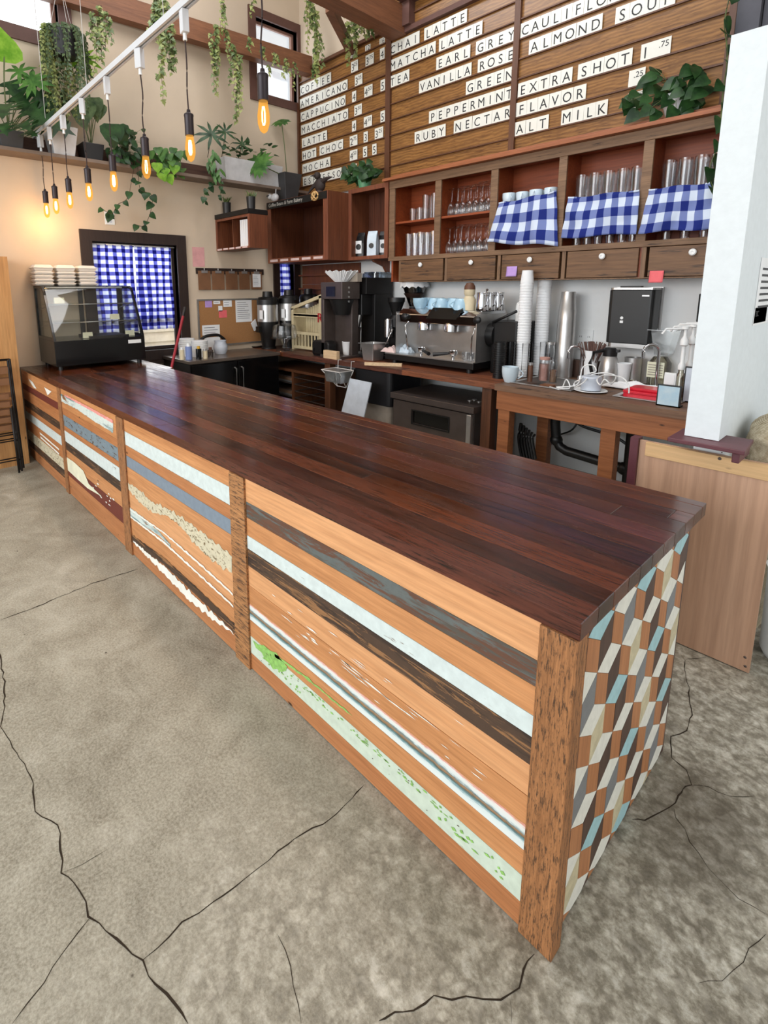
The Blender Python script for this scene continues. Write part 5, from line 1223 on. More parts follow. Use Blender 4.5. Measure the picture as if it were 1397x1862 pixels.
mb = MB(); xm = (x0+x1)/2; mb.box(xm-.10, xm+.05, y0+.05, y0+.10, z1+.017, z1+.03); mb.build('latch', 'black_plastic', t)
mb = MB(); zc = ZY(1138, 583, y0); mb.lathe([(0, 0), (.012, 0), (.012, .003), (0, .003)], n=12, T=frame((xm-.05, y0-.001, zc+.02), (1, 0, 0), (0, 0, 1))); mb.box(xm-.062, xm-.038, y0-.004, y0-.001, zc-.02, zc); mb.box(xm+.08, xm+.13, y0-.003, y0-.0005, z1-.05, z1-.04); mb.build('mark', 'steel', t)
x0 = xu(1263, y0, 1.4); mb = MB(); mb.rbox(x0, x0+.32, y0+.02, YW-.002, ZY(1265, 586, y0), ZY(1265, 534, y0), .03); tag(mb.build('towel_dispenser', 'black_plastic', bevel=.006), 'second black dispenser on the wall, mostly behind the white column', 'towel dispenser')
plain('sticky_purple', S(184, 150, 214), .7); plain('sticky_red', S(232, 106, 112), .7)
for u0, v0, u1, v1, m_, lb in ((921, 484, 941, 503, 'sticky_purple', 'purple sticky note on a cabinet drawer above the cup towers'), (1180, 492, 1208, 514, 'sticky_red', 'coral sticky note on the lower edge of the last drawers')):
    a = at(u0, v1, 'y', YC-.012); b = at(u1, v0, 'y', YC-.012); mb = MB(); n = 6
    G = [[mb.v((a.x+(b.x-a.x)*i/n, YC-.0125-.012*(1-j/n)**2, b.z+(a.z-b.z)*(1-j/n))) for j in range(n+1)] for i in range(n+1)]
    for i in range(n):
        for j in range(n): mb._f([G[i][j], G[i+1][j], G[i+1][j+1], G[i][j+1]], sm=True)
    o = mb.build('sticky_note', m_); md = o.modifiers.new('s', 'SOLIDIFY'); md.thickness = .0008; tag(o, lb, 'sticky note')
# ================================================================ under the counter
y0 = YF+.06; x0 = xu(474, y0, .7); x0 = max(x0, -5.30); x1 = xu(597, y0, .7); z1 = ZY(600, 686, y0); z1 = (z1+ZY(474, 660, y0))/2
t = thing('tray_rack', 'low dark wooden rack with slides and baking trays under the counter', 'rack', ((x0+x1)/2, y0+.3, 0)); xm = xu(532, y0, .7)
mb = MB()
for a in (x0, xm-.02, x1-.04): mb.box(a, a+.04, y0, y0+.55, 0, z1-.03)
mb.box(x0, x1, y0-.005, y0+.55, z1-.03, z1); mb.box(x0, x1, y0+.53, y0+.55, .05, z1-.03); mb.build('frame', 'board_rail_v', t)
mb = MB()
for i in range(7):
    z = z1-.10-.085*i
    for a, b in ((x0+.04, xm-.02), (xm+.02, x1-.04)): mb.box(a, a+.012, y0+.01, y0+.52, z, z+.012); mb.box(b-.012, b, y0+.01, y0+.52, z, z+.012); mb.box(a+.012, b-.012, y0+.008, y0+.016, z, z+.007)
mb.build('slides', 'dark_steel', t)
for i, z in enumerate((z1-.18, z1-.35)):
    mb = MB(); mb.box(x0+.055, xm-.035, y0+.02, y0+.5, z-.0, z+.008); mb.box(x0+.055, xm-.035, y0+.02, y0+.03, z, z+.03); tag(mb.build('baking_tray', 'steel'), ('metal baking tray high in the left half of the rack', 'metal baking tray low in the left half of the rack')[i], 'tray')
    mb = MB(); mb.rbox(x0+.09, xm-.07, y0+.06, y0+.4, z+.009, z+.06, .05); tag(mb.build('bread_board', 'brown_sugar'), ('brown cloth bundle on the upper baking tray', 'brown cloth bundle on the lower baking tray')[i], 'bundle')
# wire basket hanging from counter edge
y0 = YF-.02; p = [at(u, v, 'y', y0) for u, v in ((614, 664), (632, 664))]; za = p[0].z; xa = xu(600, YF-.10, .78); xb = xu(633, YF-.10, .78); zb = ZY(616, 704, YF-.1)
plain('white_wire', S(214, 210, 206), .4)
mb = MB(); c = [(xa, YF-.22, za-.03), (xb, YF-.22, za-.03), (xb, YF-.02, za-.03), (xa, YF-.02, za-.03), (xa, YF-.22, za-.03)]; mb.tube(c, .005, 6)
xm = (xa+xb)/2
for q in c[:4]: mb.tube([q, (q[0]*.5+xm*.5, YF-.06, zb)], .0045, 6)
for q in (xa+.04, xb-.04): mb.tube([(q, YF-.02, za-.03), (q, YF-.012, HB+.012), (q, YF+.03, HB+.008)], .0045, 6)
mb.tube([(xa*.5+xm*.5, YF-.06, zb), (xb*.5+xm*.5, YF-.06, zb)], .0045, 6)
t = thing('wire_basket', 'white wire basket with a clear liner hooked on the counter edge', 'basket', (xm, YF-.1, zb)); mb.build('frame', 'white_wire', t)
mb = MB(); mb.box(xa+.03, xb-.03, YF-.18, YF-.04, zb+.06, za-.03, taper=1.2); mb.build('liner', 'frosted_tub', t)
# leaning white board
y0 = YF-.12; a = at(623, 747, 'y', y0-.03); b = at(663, 758, 'y', y0-.03); c = at(677, 696, 'y', y0+.04); d = at(638, 688, 'y', y0+.04)
mb = MB(); n_ = (b-a).cross(d-a).normalized()*.012; mb.prism([a, b, c, d], n_); plain('pale_board', S(190, 198, 208), .6)
ext = MB(); dn = (a-d); a2 = a+dn*1.6; b2 = b+(b-c)*1.6; ext.prism([a2, b2, c, d], n_); mb.b.free(); tag(ext.build('leaning_board', 'pale_board'), 'pale grey-white board leaning below the counter edge', 'board')
plain('bin_black', S(20, 20, 24), .5)
x0 = xu(645, YF+.1, .5); x1 = xu(712, YF+.1, .5); z1 = HB-.07; mb = MB(); mb.rbox(x0, x1, YF+.08, YF+.6, 0.45, z1, .05); tag(mb.build('dark_cabinet', 'bin_black'), 'matt black cabinet under the counter left of the oven', 'cabinet')
mb = MB(); mb.rbox(x0+.02, x1-.02, YF+.1, YF+.58, 0, .44, .05); tag(mb.build('storage_box', 'grey_card'), 'grey storage box beneath the matt black cabinet', 'box')
# under-counter oven
y0 = YF+.0; x0 = xu(714, y0, .7); x1 = xu(866, y0, .7); z1 = (ZY(714, 711, y0)+ZY(866, 742, y0))/2; yb = y0+.62; print('oven', x0, x1, z1)
t = thing('oven', 'dark steel under-counter oven with a small window in its door', 'oven', ((x0+x1)/2, (y0+yb)/2, 0))
mb = MB(); mb.box(x0, x1, y0-.03, yb, z1-.055, z1); mb.build('lid', 'dark_steel', t, bevel=.003)
mb = MB(); mb.box(x0+.02, x1-.02, y0+.02, yb-.02, .06, z1-.056)
for a in (x0+.06, x1-.10):
    for b in (y0+.05, yb-.1): mb.box(a, a+.04, b, b+.04, 0, .06)
mb.build('body', 'dark_steel', t)
mb = MB(); a = xu(752, y0, .6); b = xu(818, y0, .6); c = ZY(785, 757+8, y0); d = ZY(750, 740, y0)-.01; xd = x1-.075
X = [x0+.025, a, b, xd]; Z = [.08, c-.06, d-.02, z1-.07]
for i in range(3):
    for j in range(3):
        if not (i == 1 and j == 1): mb.box(X[i], X[i+1], y0-.01, y0+.018, Z[j], Z[j+1])
bmesh.ops.remove_doubles(mb.b, verts=mb.b.verts[:], dist=1e-5); dr = mb.build('door', 'dark_steel', t)
mb = MB(); mb.box(a, b, y0+.002, y0+.008, Z[1], Z[2]); mb.build('window', 'black_gloss', dr)
mb = MB()
for q in ((a-.012, a, Z[1]-.012, Z[2]+.012), (b, b+.012, Z[1]-.012, Z[2]+.012), (a, b, Z[1]-.012, Z[1]), (a, b, Z[2], Z[2]+.012)): mb.box(q[0], q[1], y0-.016, y0-.0105, q[2], q[3])
mb.build('window_gasket', 'black_plastic', dr)
mb = MB(); mb.box(xd+.005, x1-.025, y0-.03, y0+.018, .08, z1-.07); mb.build('handle', 'steel', t, bevel=.006)
for i, (u, y) in enumerate(((855, 2.90), (863, 2.96), (872, 2.92))):
    mb = MB(); mb.cyl(xu(u, y, z1), y, z1+.001, z1+.006, .022, n=16); tag(mb.build('metal_disc', 'steel'), 'small round metal disc lying on the oven lid', 'disc', 'metal discs on the oven lid')
# plumbing below the sinks
mb = MB(); y = 3.05; P = [at(1010, 770, 'y', y), at(1012, 800, 'y', y), at(1018, 812, 'y', y), at(1030, 820, 'y', y), at(1135, 852, 'y', y), at(1148, 850, 'y', y)]
mb.tube([P[0]+Vector((0, 0, .1))]+P, .038, 12); 
for q in (P[1], P[4]): mb.ball(q, .05, 12)
q = at(1152, 800, 'y', y); mb.tube([(q.x, y, .0), (q.x, y, .80)], .05, 12)
tag(mb.build('drain_pipe', 'black_plastic'), 'thick black drain pipe with elbow under the sink counter', 'pipe')
mb = MB(); mb.tube(smooth([at(u, v, 'y', 3.2) for u, v in ((1040, 762), (1060, 775), (1090, 785), (1120, 795), (1150, 815))]), .012, 8); tag(mb.build('supply_hose', 'black_plastic'), 'thin black hose sagging under the sink counter', 'hose')
mb = MB()
for i in range(6): u = 948+i*5; mb.tube(smooth([at(u, 770+4*i, 'y', 2.95), at(u-4, 800, 'y', 2.95), at(u+2, 835, 'y', 2.93)]), .014-.001*i, 6)
tag(mb.build('bag_bundle', 'black_metal'), 'bundle of dark folded bags under the counter between its legs', 'bundle')
mb = MB(); a = at(1050, 770, 'y', 3.58); mb.box(a.x, a.x+.12, YW-.02, YW-.001, .56, .72); mb.tube(smooth([(a.x+.05, YW-.04, .58), (a.x, YW-.1, .4), (a.x-.15, YW-.1, .3), (a.x-.2, YW-.08, .2)]), .008, 6); tag(mb.build('dark_socket_box', 'black_plastic'), 'dark socket box with cable low on the wall under the sinks', 'socket')
# ================================================================ left wall: window dressing, notes, fridge, display case
def siding():
    mb = MB()
    for i in range(7): mb.prism([(-6.35, -.6, .3+.13*i), (-6.30, -.6, .3+.13*i), (-6.33, -.6, .428+.13*i), (-6.35, -.6, .428+.13*i)], (0, 5, 0))
    plain('siding_white', S(228, 226, 216), .7); return mb.build('neighbour_siding', 'siding_white', origin=False)
struct(siding())
def curtain(W, y0, y1, z0, z1, folds, seed, label, U, V, skew=0):
    def P(u, v):
        y = y0+(y1-y0)*u+skew*v; a = .012+.014*v
        return Vector((XL-.045+a*math.sin(u*folds*2*PI+seed)+.006*math.sin(u*folds*5+v*3+seed), y+.006*math.sin(v*7+u*9), z1+(z0-z1)*v))
    o = cloth('curtain', P, U, V, 'gingham_curtain', .0012); return tag(o, label, 'curtain', 'blue checked curtains')
zb = at(240, 603, 'x', XL-.04).z; ym = (W1[0]+W1[1])/2-.02
curtain(W1, W1[0]+.012, ym-.002, zb, W1[3]-.02, 4.5, 0, 'blue and white checked curtain, left half of the dark framed window', 5, 11.5)
curtain(W1, ym+.004, W1[1]-.04, zb+.01, W1[3]-.02, 4.5, 1.4, 'blue and white checked curtain, right half of the dark framed window', 5, 11.5)
curtain(W2, W2[0]+.03, W2[1]-.03, 1.50, W2[3]-.02, 2.5, .5, 'blue checked curtain in the small window behind the thermal dispensers', 3, 9)
mb = MB(); mb.tube([(XL-.045, W1[0]+.004, W1[3]-.022), (XL-.045, W1[1]-.004, W1[3]-.022)], .008, 8); tag(mb.build('curtain_rod', 'white_plastic'), 'thin white curtain rod across the top of the dark framed window', 'curtain rod')
mb = MB(); mb.box(XL+.001, XL+.05, W1[0]-.12, W1[1]+.12, W1[2]-.16, W1[2]-.118); o = mb.build('trim_7', 'dark_trim_v', origin=False); struct(o)
def wall_rect(name, cat, label, u0, v0, u1, v1, mat, d=.003, off=.0015, extra=None, mats=None, grp=None, curl=0):
    a = at(u0, v1, 'x', XL); b = at(u1, v0, 'x', XL); mb = MB(); mb.box(XL+off, XL+off+d, a.y, b.y, a.z, b.z)
    if extra: mb.m(1); extra(mb, a, b, XL+off+d)
    return tag(mb.build(name, mats or mat), label, cat, grp)
def lines(n, ux=.1, uz=.12, th=.2):
    def f(mb, a, b, x):
        h = (b.z-a.z)*(1-2*uz)/n
        for i in range(n):
            z = a.z+(b.z-a.z)*uz+h*i; e = random.uniform(.55, 1); mb.box(x+.0002, x+.0006, a.y+(b.y-a.y)*ux, a.y+(b.y-a.y)*(ux+(1-2*ux)*e), z+h*(.5-th/2), z+h*(.5+th/2))
    return f
plain('print_grey', S(120, 122, 130), .8); plain('pink_paper', S(216, 160, 160), .8); plain('cork', S(164, 118, 74), .9, var=.2, sc_=120, bump=.3); plain('clipboard', S(122, 84, 56), .7, var=.15)
a = at(361, 628, 'x', XL); b = at(476, 542, 'x', XL); t = thing('cork_board', 'cork notice board in a thin metal frame on the left wall', 'notice board', (XL, (a.y+b.y)/2, a.z))
y0, y1, z0, z1 = a.y, 2.93, .93, b.z
mb = MB(); mb.box(XL+.002, XL+.016, y0+.02, y1-.02, z0+.02, z1-.02); mb.build('cork', 'cork', t)
mb = MB()
for q in ((y0, y0+.02, z0, z1), (y1-.02, y1, z0, z1), (y0+.02, y1-.02, z0, z0+.02), (y0+.02, y1-.02, z1-.02, z1)): mb.box(XL+.002, XL+.022, *q)
mb.build('frame', 'steel', t)
for u0, v0, u1, v1, m_, n, lb in ((428, 543, 456, 586, 'white_paper', 9, 'tall white printed sheet pinned high on the cork board'), (367, 590, 398, 610, 'white_paper', 3, 'small white sheet pinned low on the cork board at left'), (372, 547, 384, 559, 'sticky_purple', 0, 'purple note pinned at the top left of the cork board'),
                                  (387, 547, 399, 553, 'white_paper', 1, 'little white slip pinned beside the purple note'), (405, 546, 420, 558, 'white_paper', 2, 'white slip pinned right of the little slip on the cork board'), (396, 556, 403, 566, 'white_paper', 0, 'narrow white slip above the coral note'), (397, 564, 411, 578, 'sticky_red', 0, 'coral note pinned in the middle of the cork board')):
    wall_rect('pinned_note', 'note', lb, u0, v0, u1, v1, m_, .0012, .0175, lines(n) if n else None, [m_, 'print_grey'])
for p_, lb in ((((456, 588), (464, 580), (469, 598), (462, 602)), 'crumpled white slip at the right edge of the cork board'),):
    mb = MB(); mb.prism([at(u, v, 'x', XL+.03) for u, v in p_], (.01, 0, 0)); tag(mb.build('pinned_note', 'white_paper'), lb, 'note')
wall_rect('pink_sheet', 'paper', 'pink paper sheet taped to the wall above the clipboards', 351, 450, 371, 485, 'pink_paper', .001, .001, lines(7), ['pink_paper', 'pink_paper'])
a = at(356, 499, 'x', XL); b = at(478, 487, 'x', XL); mb = MB(); mb.box(XL+.001, XL+.018, a.y, 2.93, 1.815, 1.885); tag(mb.build('hanging_rail', 'dark_trim'), 'dark wooden rail on the left wall holding the clipboards', 'rail')
for i, (u0, u1) in enumerate(((360, 381), (385, 406), (410, 430), (434, 452), (456, 474))):
    a = at(u0, 527, 'x', XL); b = at(u1, 492, 'x', XL); nm = ('leftmost', 'second', 'middle', 'fourth', 'rightmost')[i]
    t = thing('clipboard', f'brown clipboard on the wall rail, {nm} of five'+(', holding a white sheet' if i == 4 else ''), 'clipboard', (XL, (a.y+b.y)/2, 1.62), 'clipboards on the wall rail'); a.z = 1.625; b.z = 1.85
    mb = MB(); mb.box(XL+.019, XL+.023, a.y, b.y, a.z, b.z); mb.build('board', 'clipboard', t, bevel=.002)
    mb = MB(); yc = (a.y+b.y)/2; mb.box(XL+.0235, XL+.034, yc-.04, yc+.04, b.z-.025, b.z+.005); mb.tube([(XL+.028, yc, b.z+.005), (XL+.028, yc, b.z+.03)], .008, 6); mb.build('clip', 'steel', t)
    if i == 4:
        mb = MB(); mb.box(XL+.0235, XL+.0245, a.y+.02, b.y-.02, a.z+.03, b.z-.026); mb.m(1); lines(8)(mb, Vector((0, a.y+.02, a.z+.03)), Vector((0, b.y-.02, b.z-.026)), XL+.0245); mb.build('paper', ['white_paper', 'print_grey'], t)
a = at(191, 408, 'x', XL); b = at(207, 386, 'x', XL); t = thing('wall_outlet', 'small white outlet plate high above the gingham window', 'outlet', (XL, (a.y+b.y)/2, a.z))
mb = MB(); mb.box(XL+.001, XL+.008, a.y, b.y, a.z, b.z); mb.build('cover', 'white_plastic', t, bevel=.002)
for k in (.3, .7): mb = MB(); mb.box(XL+.0085, XL+.011, (a.y+b.y)/2-.018, (a.y+b.y)/2+.018, a.z+(b.z-a.z)*k-.018, a.z+(b.z-a.z)*k+.018); mb.build('socket', 'grey_ceramic', t)
# fridge
FX0, FX1, FY0, FY1, FZ = XL+.03, -4.73, 1.47, 2.66, .872
plain('fridge_top', S(120, 108, 98), .3, .6)
t = thing('undercounter_fridge', 'black under-counter fridge with a steel top against the left wall', 'fridge', ((FX0+FX1)/2, (FY0+FY1)/2, 0))
mb = MB(); mb.box(FX0, FX1-.03, FY0+.01, FY1-.01, .05, FZ-.04)
for a in (FX0+.05, FX1-.12):
    for b in (FY0+.05, FY1-.1): mb.box(a, a+.05, b, b+.05, 0, .05)
mb.build('body', 'black_metal', t)
mb = MB(); mb.box(FX0, FX1, FY0, FY1, FZ-.035, FZ); mb.build('top', 'fridge_top', t, bevel=.004)
for i in (0, 1):
    ya = FY0+.02+i*.58; mb = MB(); mb.box(FX1-.029, FX1-.005, ya, ya+.565, .08, FZ-.05); d = mb.build('door', 'black_gloss', t, bevel=.004)
    mb = MB(); yh = ya+.53 if i == 0 else ya+.04; mb.tube([(FX1-.005, yh, FZ-.12), (FX1+.03, yh, FZ-.13), (FX1+.03, yh, FZ-.40), (FX1-.005, yh, FZ-.41)], .008, 8); mb.build('handle', 'steel', d)
def onf(u, x): # y on the fridge top
    lo, hi = 0., 3.5
    for _ in range(40):
        mid = (lo+hi)/2; q = Vector((x, mid, FZ))-CAM
        if PX+FPX*q.dot(_R)/q.dot(_f) < u: lo = mid
        else: hi = mid
    return (lo+hi)/2
def fitem(name, cat, u0, u1, vt, x, mat, label, prof=None, grp=None, lid=None):
    y = onf((u0+u1)/2, x); D = (Vector((x, y, FZ))-CAM).dot(_f); r = (u1-u0)/FPX*D/2; h = max(.03, at((u0+u1)/2, vt, 'x', x).z-FZ)
    prof = prof or [(0, 0), (1, 0), (1, 1), (0, 1)]
    if lid:
        t = thing(name, label, cat, (x, y, FZ+.001), grp); mb = MB(); mb.lathe([(a*r, b*h) for a, b in prof], (x, y, FZ+.001), 22); mb.build('body', mat, t)
        mb = MB(); mb.lathe([(0, h+.0005), (r*.6, h+.0005), (r*.55, h+r*.9), (0, h+r*.9)], (x, y, FZ+.001), 16); mb.build('cap', lid, t); return t
    mb = MB(); mb.lathe([(a*r, b*h) for a, b in prof], (x, y, FZ+.001), 24); return tag(mb.build(name, mat), label, cat, grp)
stk = [(0, 0)]+[q for i in range(9) for q in ((1, i/9), (1, (i+.6)/9), (.96, (i+.65)/9))]+[(0, 1)]
fitem('lid_stack', 'lids', 326, 355, 614, -5.22, 'white_plastic', 'stack of round white lids on the fridge, taller left one', stk)
fitem('lid_stack', 'lids', 350, 379, 618, -5.06, 'white_plastic', 'stack of round white lids on the fridge, right one', stk)
fitem('crock', 'crock', 389, 414, 619, -5.12, 'grey_ceramic', 'grey stoneware crock with dark band on the fridge', [(0, 0), (.8, 0), (1, .3), (1, .6), (.82, .85), (.9, 1), (.8, 1), (.8, .2), (0, .2)])
plain('blue_label', S(120, 138, 186), .4); plain('yellow_cap', S(206, 160, 40), .4)
for u0, u1, vt, x, m_, lid, lb in ((338, 350, 630, -4.90, 'blue_label', 'white_plastic', 'blue-and-white bottle at the front of the fridge top'), (357, 367, 634, -4.84, 'black_gloss', 'yellow_cap', 'dark bottle with a yellow cap on the fridge'), (327, 336, 636, -4.93, 'cream_jar', 'white_plastic', 'small cream bottle left of the blue one on the fridge'), (369, 378, 638, -4.84, 'cream_jar', 'steel', 'small pale jar right of the yellow capped bottle'), (378, 388, 636, -4.92, 'smoke_glass', 'brown_cap', 'small brown glass jar beside the grey crock')):
    fitem('bottle', 'bottle', u0, u1, vt, x, m_, lb, None, 'bottles on the fridge', lid)
mb = MB(); P_ = smooth([at(u, v, 'x', -5.33) for u, v in ((366, 617), (376, 611), (395, 609), (407, 616), (409, 622))]); mb.tube(P_, .018, 8); o = tag(mb.build('dustpan', 'black_plastic'), 'black curved plastic handle piece behind the lid stacks', 'dustpan')
mb = MB(); a = at(372, 634, 'x', -5.33); b = at(400, 612, 'x', -5.33); mb.box(-5.335, -5.325, a.y, b.y, FZ+.002, b.z); tag(mb.build('paper_pad', 'white_paper'), 'white paper pad standing behind the crock', 'paper')
# broom
a = at(333, 575, 'x', -4.62); b = at(312, 668, 'x', -4.50); d = (b-a).normalized(); bt = a+d*((a.z-.09)/-d.z)
t = thing('broom', 'red-handled broom leaning between the bar and the fridge', 'broom', (bt.x, bt.y, 0)); plain('red_pole', S(140, 24, 40), .4)
mb = MB(); mb.tube([a, bt], .014, 10); mb.build('pole', 'red_pole', t); mb = MB(); mb.tube([a-d*.10, a-d*.001], .015, 10); mb.build('grip', 'black_plastic', t)
mb = MB(); mb.box(bt.x-.03, bt.x+.03, bt.y-.14, bt.y+.14, 0, .088, taper=.8); mb.build('brush', 'black_plastic', t)
# display case
CX0, CX1, CY0, CY1, CZ, CT = XL+.012, -4.87, .20, 1.05, .8885, 1.675
t = thing('display_case', 'black countertop refrigerated display case with sloping curved glass', 'display case', ((CX0+CX1)/2, (CY0+CY1)/2, CZ))
zb_ = 1.165
mb = MB(); mb.box(CX0, CX1, CY0, CY1, CZ+.04, zb_); mb.build('base', 'black_gloss', t, bevel=.004)
mb = MB(); mb.box(CX0, CX0+.16, CY0+.021, CY1-.021, CT-.03, CT+.0015); mb.build('top_cover', 'black_gloss', t, bevel=.004)
for x in (CX0+.05, CX1-.05):
    for y in (CY0+.05, CY1-.05): mb = MB(); mb.cyl(x, y, CZ, CZ+.04, .022, n=12); mb.build('foot', 'black_plastic', t)
prof = [(CX1-.005, zb_)]+[(CX1-.005-.20*s_**1.1, zb_+(CT-.09-zb_)*s_) for s_ in (.2, .4, .6, .8, 1)]
xk, zk = prof[-1]; prof += [(xk-.012, zk+.04), (xk-.04, zk+.07), (xk-.085, CT-.004), (CX0+.16, CT)]
mb = MB(); pv = [[mb.v((x, y, z)) for x, z in prof] for y in (CY0+.02, CY1-.02)]
for i in range(len(prof)-1): mb._f([pv[0][i], pv[1][i], pv[1][i+1], pv[0][i+1]], sm=True)
mb.build('front_glass', 'case_glass', t)
for y in (CY0, CY1-.02):
    out = [(x, z) for x, z in prof]+[(CX0, CT), (CX0, zb_)]
    cx = (CX0+CX1)/2-.05; cz = (zb_+CT)/2
    inn = [(cx+(x-cx)*.86, cz+(z-cz)*.90) for x, z in out]
    mb = MB(); n = len(out); R = []
    for yy in (y, y+.02): R.append(([mb.v((x, yy, z)) for x, z in out], [mb.v((x, yy, z)) for x, z in inn]))
    for i in range(n):
        j = (i+1) % n
        mb._f([R[0][0][i], R[0][0][j], R[0][1][j], R[0][1][i]], sm=False); mb._f([R[1][0][i], R[1][1][i], R[1][1][j], R[1][0][j]], sm=False)
        mb._f([R[0][0][i], R[1][0][i], R[1][0][j], R[0][0][j]], sm=False); mb._f([R[0][1][i], R[0][1][j], R[1][1][j], R[1][1][i]], sm=False)
    f = mb.build('side_frame', 'black_gloss', t); mb = MB(); mb.prism([(x, y+.008, z) for x, z in inn], (0, .004, 0)); mb.build('side_pane', 'case_glass', f)
mb = MB(); mb.box(CX0, CX0+.02, CY0+.02, CY0+.05, zb_, CT-.03); mb.box(CX0, CX0+.02, CY1-.05, CY1-.02, zb_, CT-.03); mb.box(CX0, CX0+.02, (CY0+CY1)/2-.02, (CY0+CY1)/2+.02, zb_, CT-.03); mb.build('rear_frame', 'black_plastic', t)
for z, xf in ((zb_+.16, CX1-.12), (zb_+.33, CX1-.20)):
    mb = MB(); mb.box(CX0+.03, xf, CY0+.03, CY1-.03, z, z+.006); sh = mb.build('shelf', 'case_glass', t)
    mb = MB(); mb.tube([(xf, CY0+.03, z), (xf, CY1-.03, z)], .005, 6); mb.tube([(xf-.02, CY0+.04, z-.004), (CX0+.03, CY0+.04, z-.05)], .005, 6); mb.tube([(xf-.02, CY1-.04, z-.004), (CX0+.03, CY1-.04, z-.05)], .005, 6); mb.build('shelf_edge', 'steel', sh)
mb = MB(); mb.box(CX1+.0005, CX1+.003, CY1-.17, CY1-.04, zb_-.065, zb_-.03); mb.build('badge', 'white_plastic', t)
mb = MB(); mb.tube([(CX0+.20, CY0+.06, CT-.02), (CX0+.20, CY1-.06, CT-.02)], .008, 8); mb.build('lamp_tube', 'case_lamp' if 'case_lamp' in M else 'white_plastic', t)
for i, (y, x, z, lb) in enumerate(((.78, CX1-.16, zb_+.171, 'small white price card on the middle shelf of the display case'), (.90, CX1-.10, zb_+.003, 'white price card on the case floor at the right'), (.50, CX1-.14, zb_+.003, 'white price card on the case floor, further left'), (.30, CX1-.26, zb_+.341, 'white price card on the top shelf of the display case'))):
    mb = MB(); mb.prism([(x, y, z), (x-.03, y, z), (x-.015, y, z+.055), (x-.012, y, z+.055)], (0, .09, 0)); tag(mb.build('price_card', 'cream_paint'), lb, 'price card')
mb = MB(); mb.box(CX0+.10, CX1-.10, CY0+.35, CY1-.12, zb_+.001, zb_+.02); tag(mb.build('case_tray', 'black_metal'), 'flat black tray on the floor of the display case', 'tray')
# foam boxes on top
plain('foam', S(222, 216, 208), .8, var=.03)
def foam():
    mb = MB(); q = .10; r = .115
    def ring(h, z): return [mb.v((sx*h, sy*h, z)) for sx, sy in ((-1, -1), (1, -1), (1, 1), (-1, 1))]
    R = [ring(.075, 0), ring(.088, .028), ring(.094, .029), ring(.094, .033), ring(.086, .034), ring(.070, .058), ring(.058, .060)]
    for a, b in zip(R[:-1], R[1:]):
        for k in range(4): mb._f([a[k], a[(k+1) % 4], b[(k+1) % 4], b[k]], sm=False)
    mb._f(R[0][::-1]); mb._f(R[-1]); o = mb.build('foam_box', 'foam', origin=False); md = o.modifiers.new('b', 'BEVEL'); md.width = .006; md.segments = 2; return Proto(tag(o, 'foam box', 'box'))
fb = foam()
for i, (y, n) in enumerate(((.26, 5), (.46, 5), (.66, 5))):
    for k in range(n):
        last = k == n-1; z = CT+.002+k*.0135 if not last else CT+.002+k*.0135+.002
        nm = ('left', 'middle', 'right')[i]
        fb.put((CX0+.12+random.uniform(-.004, .004), y+random.uniform(-.003, .003), CT+.002+k*.0345), random.uniform(-.03, .03), f'white foam takeout box on the display case, {nm} stack, '+('topmost' if last else ('lowest' if k == 0 else ('second', 'third', 'fourth')[k-1]+' from below')), 'foam takeout boxes on the display case', (.98, .98, .98 if last else .56))
# folded chairs
plain('chair_slat', S(122, 84, 54), .6)
def folded_chair(x, y0, lean, label):
    t = thing('folding_chair', label, 'chair', (x, y0, 0), 'folded chairs by the left wall'); w_ = .42
    P = lambda y, z, o=0: (x+o-lean*z, y0-y, z)
    for y in (0, w_): mb = MB(); mb.tube([P(y, .01, .03), P(y, .5, .012), P(y, 1.02, 0)], .009, 8); mb.build('leg', 'black_metal', t)
    for y in (.03, w_-.03): mb = MB(); mb.tube([P(y, .01, .07), P(y, .6, .045)], .009, 8); mb.build('leg', 'black_metal', t)
    for i in range(2): z = .80+.10*i; mb = MB(); mb.box(P(0, z)[0]-.004, P(0, z)[0]+.004, y0-w_, y0, z, z+.06); mb.build('back_slat', 'chair_slat', t)
    mb = MB()
    for i in range(5): z = .40+.07*i; mb.box(P(0, z)[0]+.02, P(0, z)[0]+.032, y0-w_+.03, y0-.03, z, z+.045)
    mb.build('seat', 'chair_slat', t)
    mb = MB()
    for z, o in ((.12, .03), (.30, .03), (.36, .045), (1.02, 0)): mb.tube([P(0, z, o), P(w_, z, o)], .006, 6)
    mb.build('crossbar_set', 'black_metal', t)
folded_chair(-4.98, -.14, .06, 'folded slatted metal chair leaning on the raw boards, nearest the wall')
folded_chair(-4.90, -.17, .06, 'folded slatted metal chair leaning in front of the other one')
# ================================================================ right side
plain('wall_right_paint', S(206, 206, 202), .75, var=.04, sc_=4); plain('column_paint', S(222, 230, 234), .7, var=.03, sc_=30, bump=.1)
ZT_ = 2.56
mb = MB(); mb.box(-.21, -.09, 1.48, YW, 1.012, ZT_); struct(mb.build('wall_right', 'column_paint', origin=False))
mb = MB(); mb.box(-.205, -.0905, 1.621, YW, 0, 1.0115); struct(mb.build('trim_8', 'column_paint', origin=False))
mb = MB(); mb.box(5, 5.1, -6, YW+.12, 0, ZC); struct(mb.build('wall_far_right', 'wall_right_paint', origin=False))
plain('maroon_paint', S(92, 46, 54), .45, var=.15)
mb = MB(); mb.prism([(-.25, 1.40, .992), (.012, 1.40, .992), (0.0, 1.62, .992), (-.25, 1.62, .992)], (0, 0, .018)); mb.box(-.03, -.005, 1.42, 1.60, .95, .991); struct(mb.build('trim_9', 'maroon_paint', bevel=.003, origin=False))
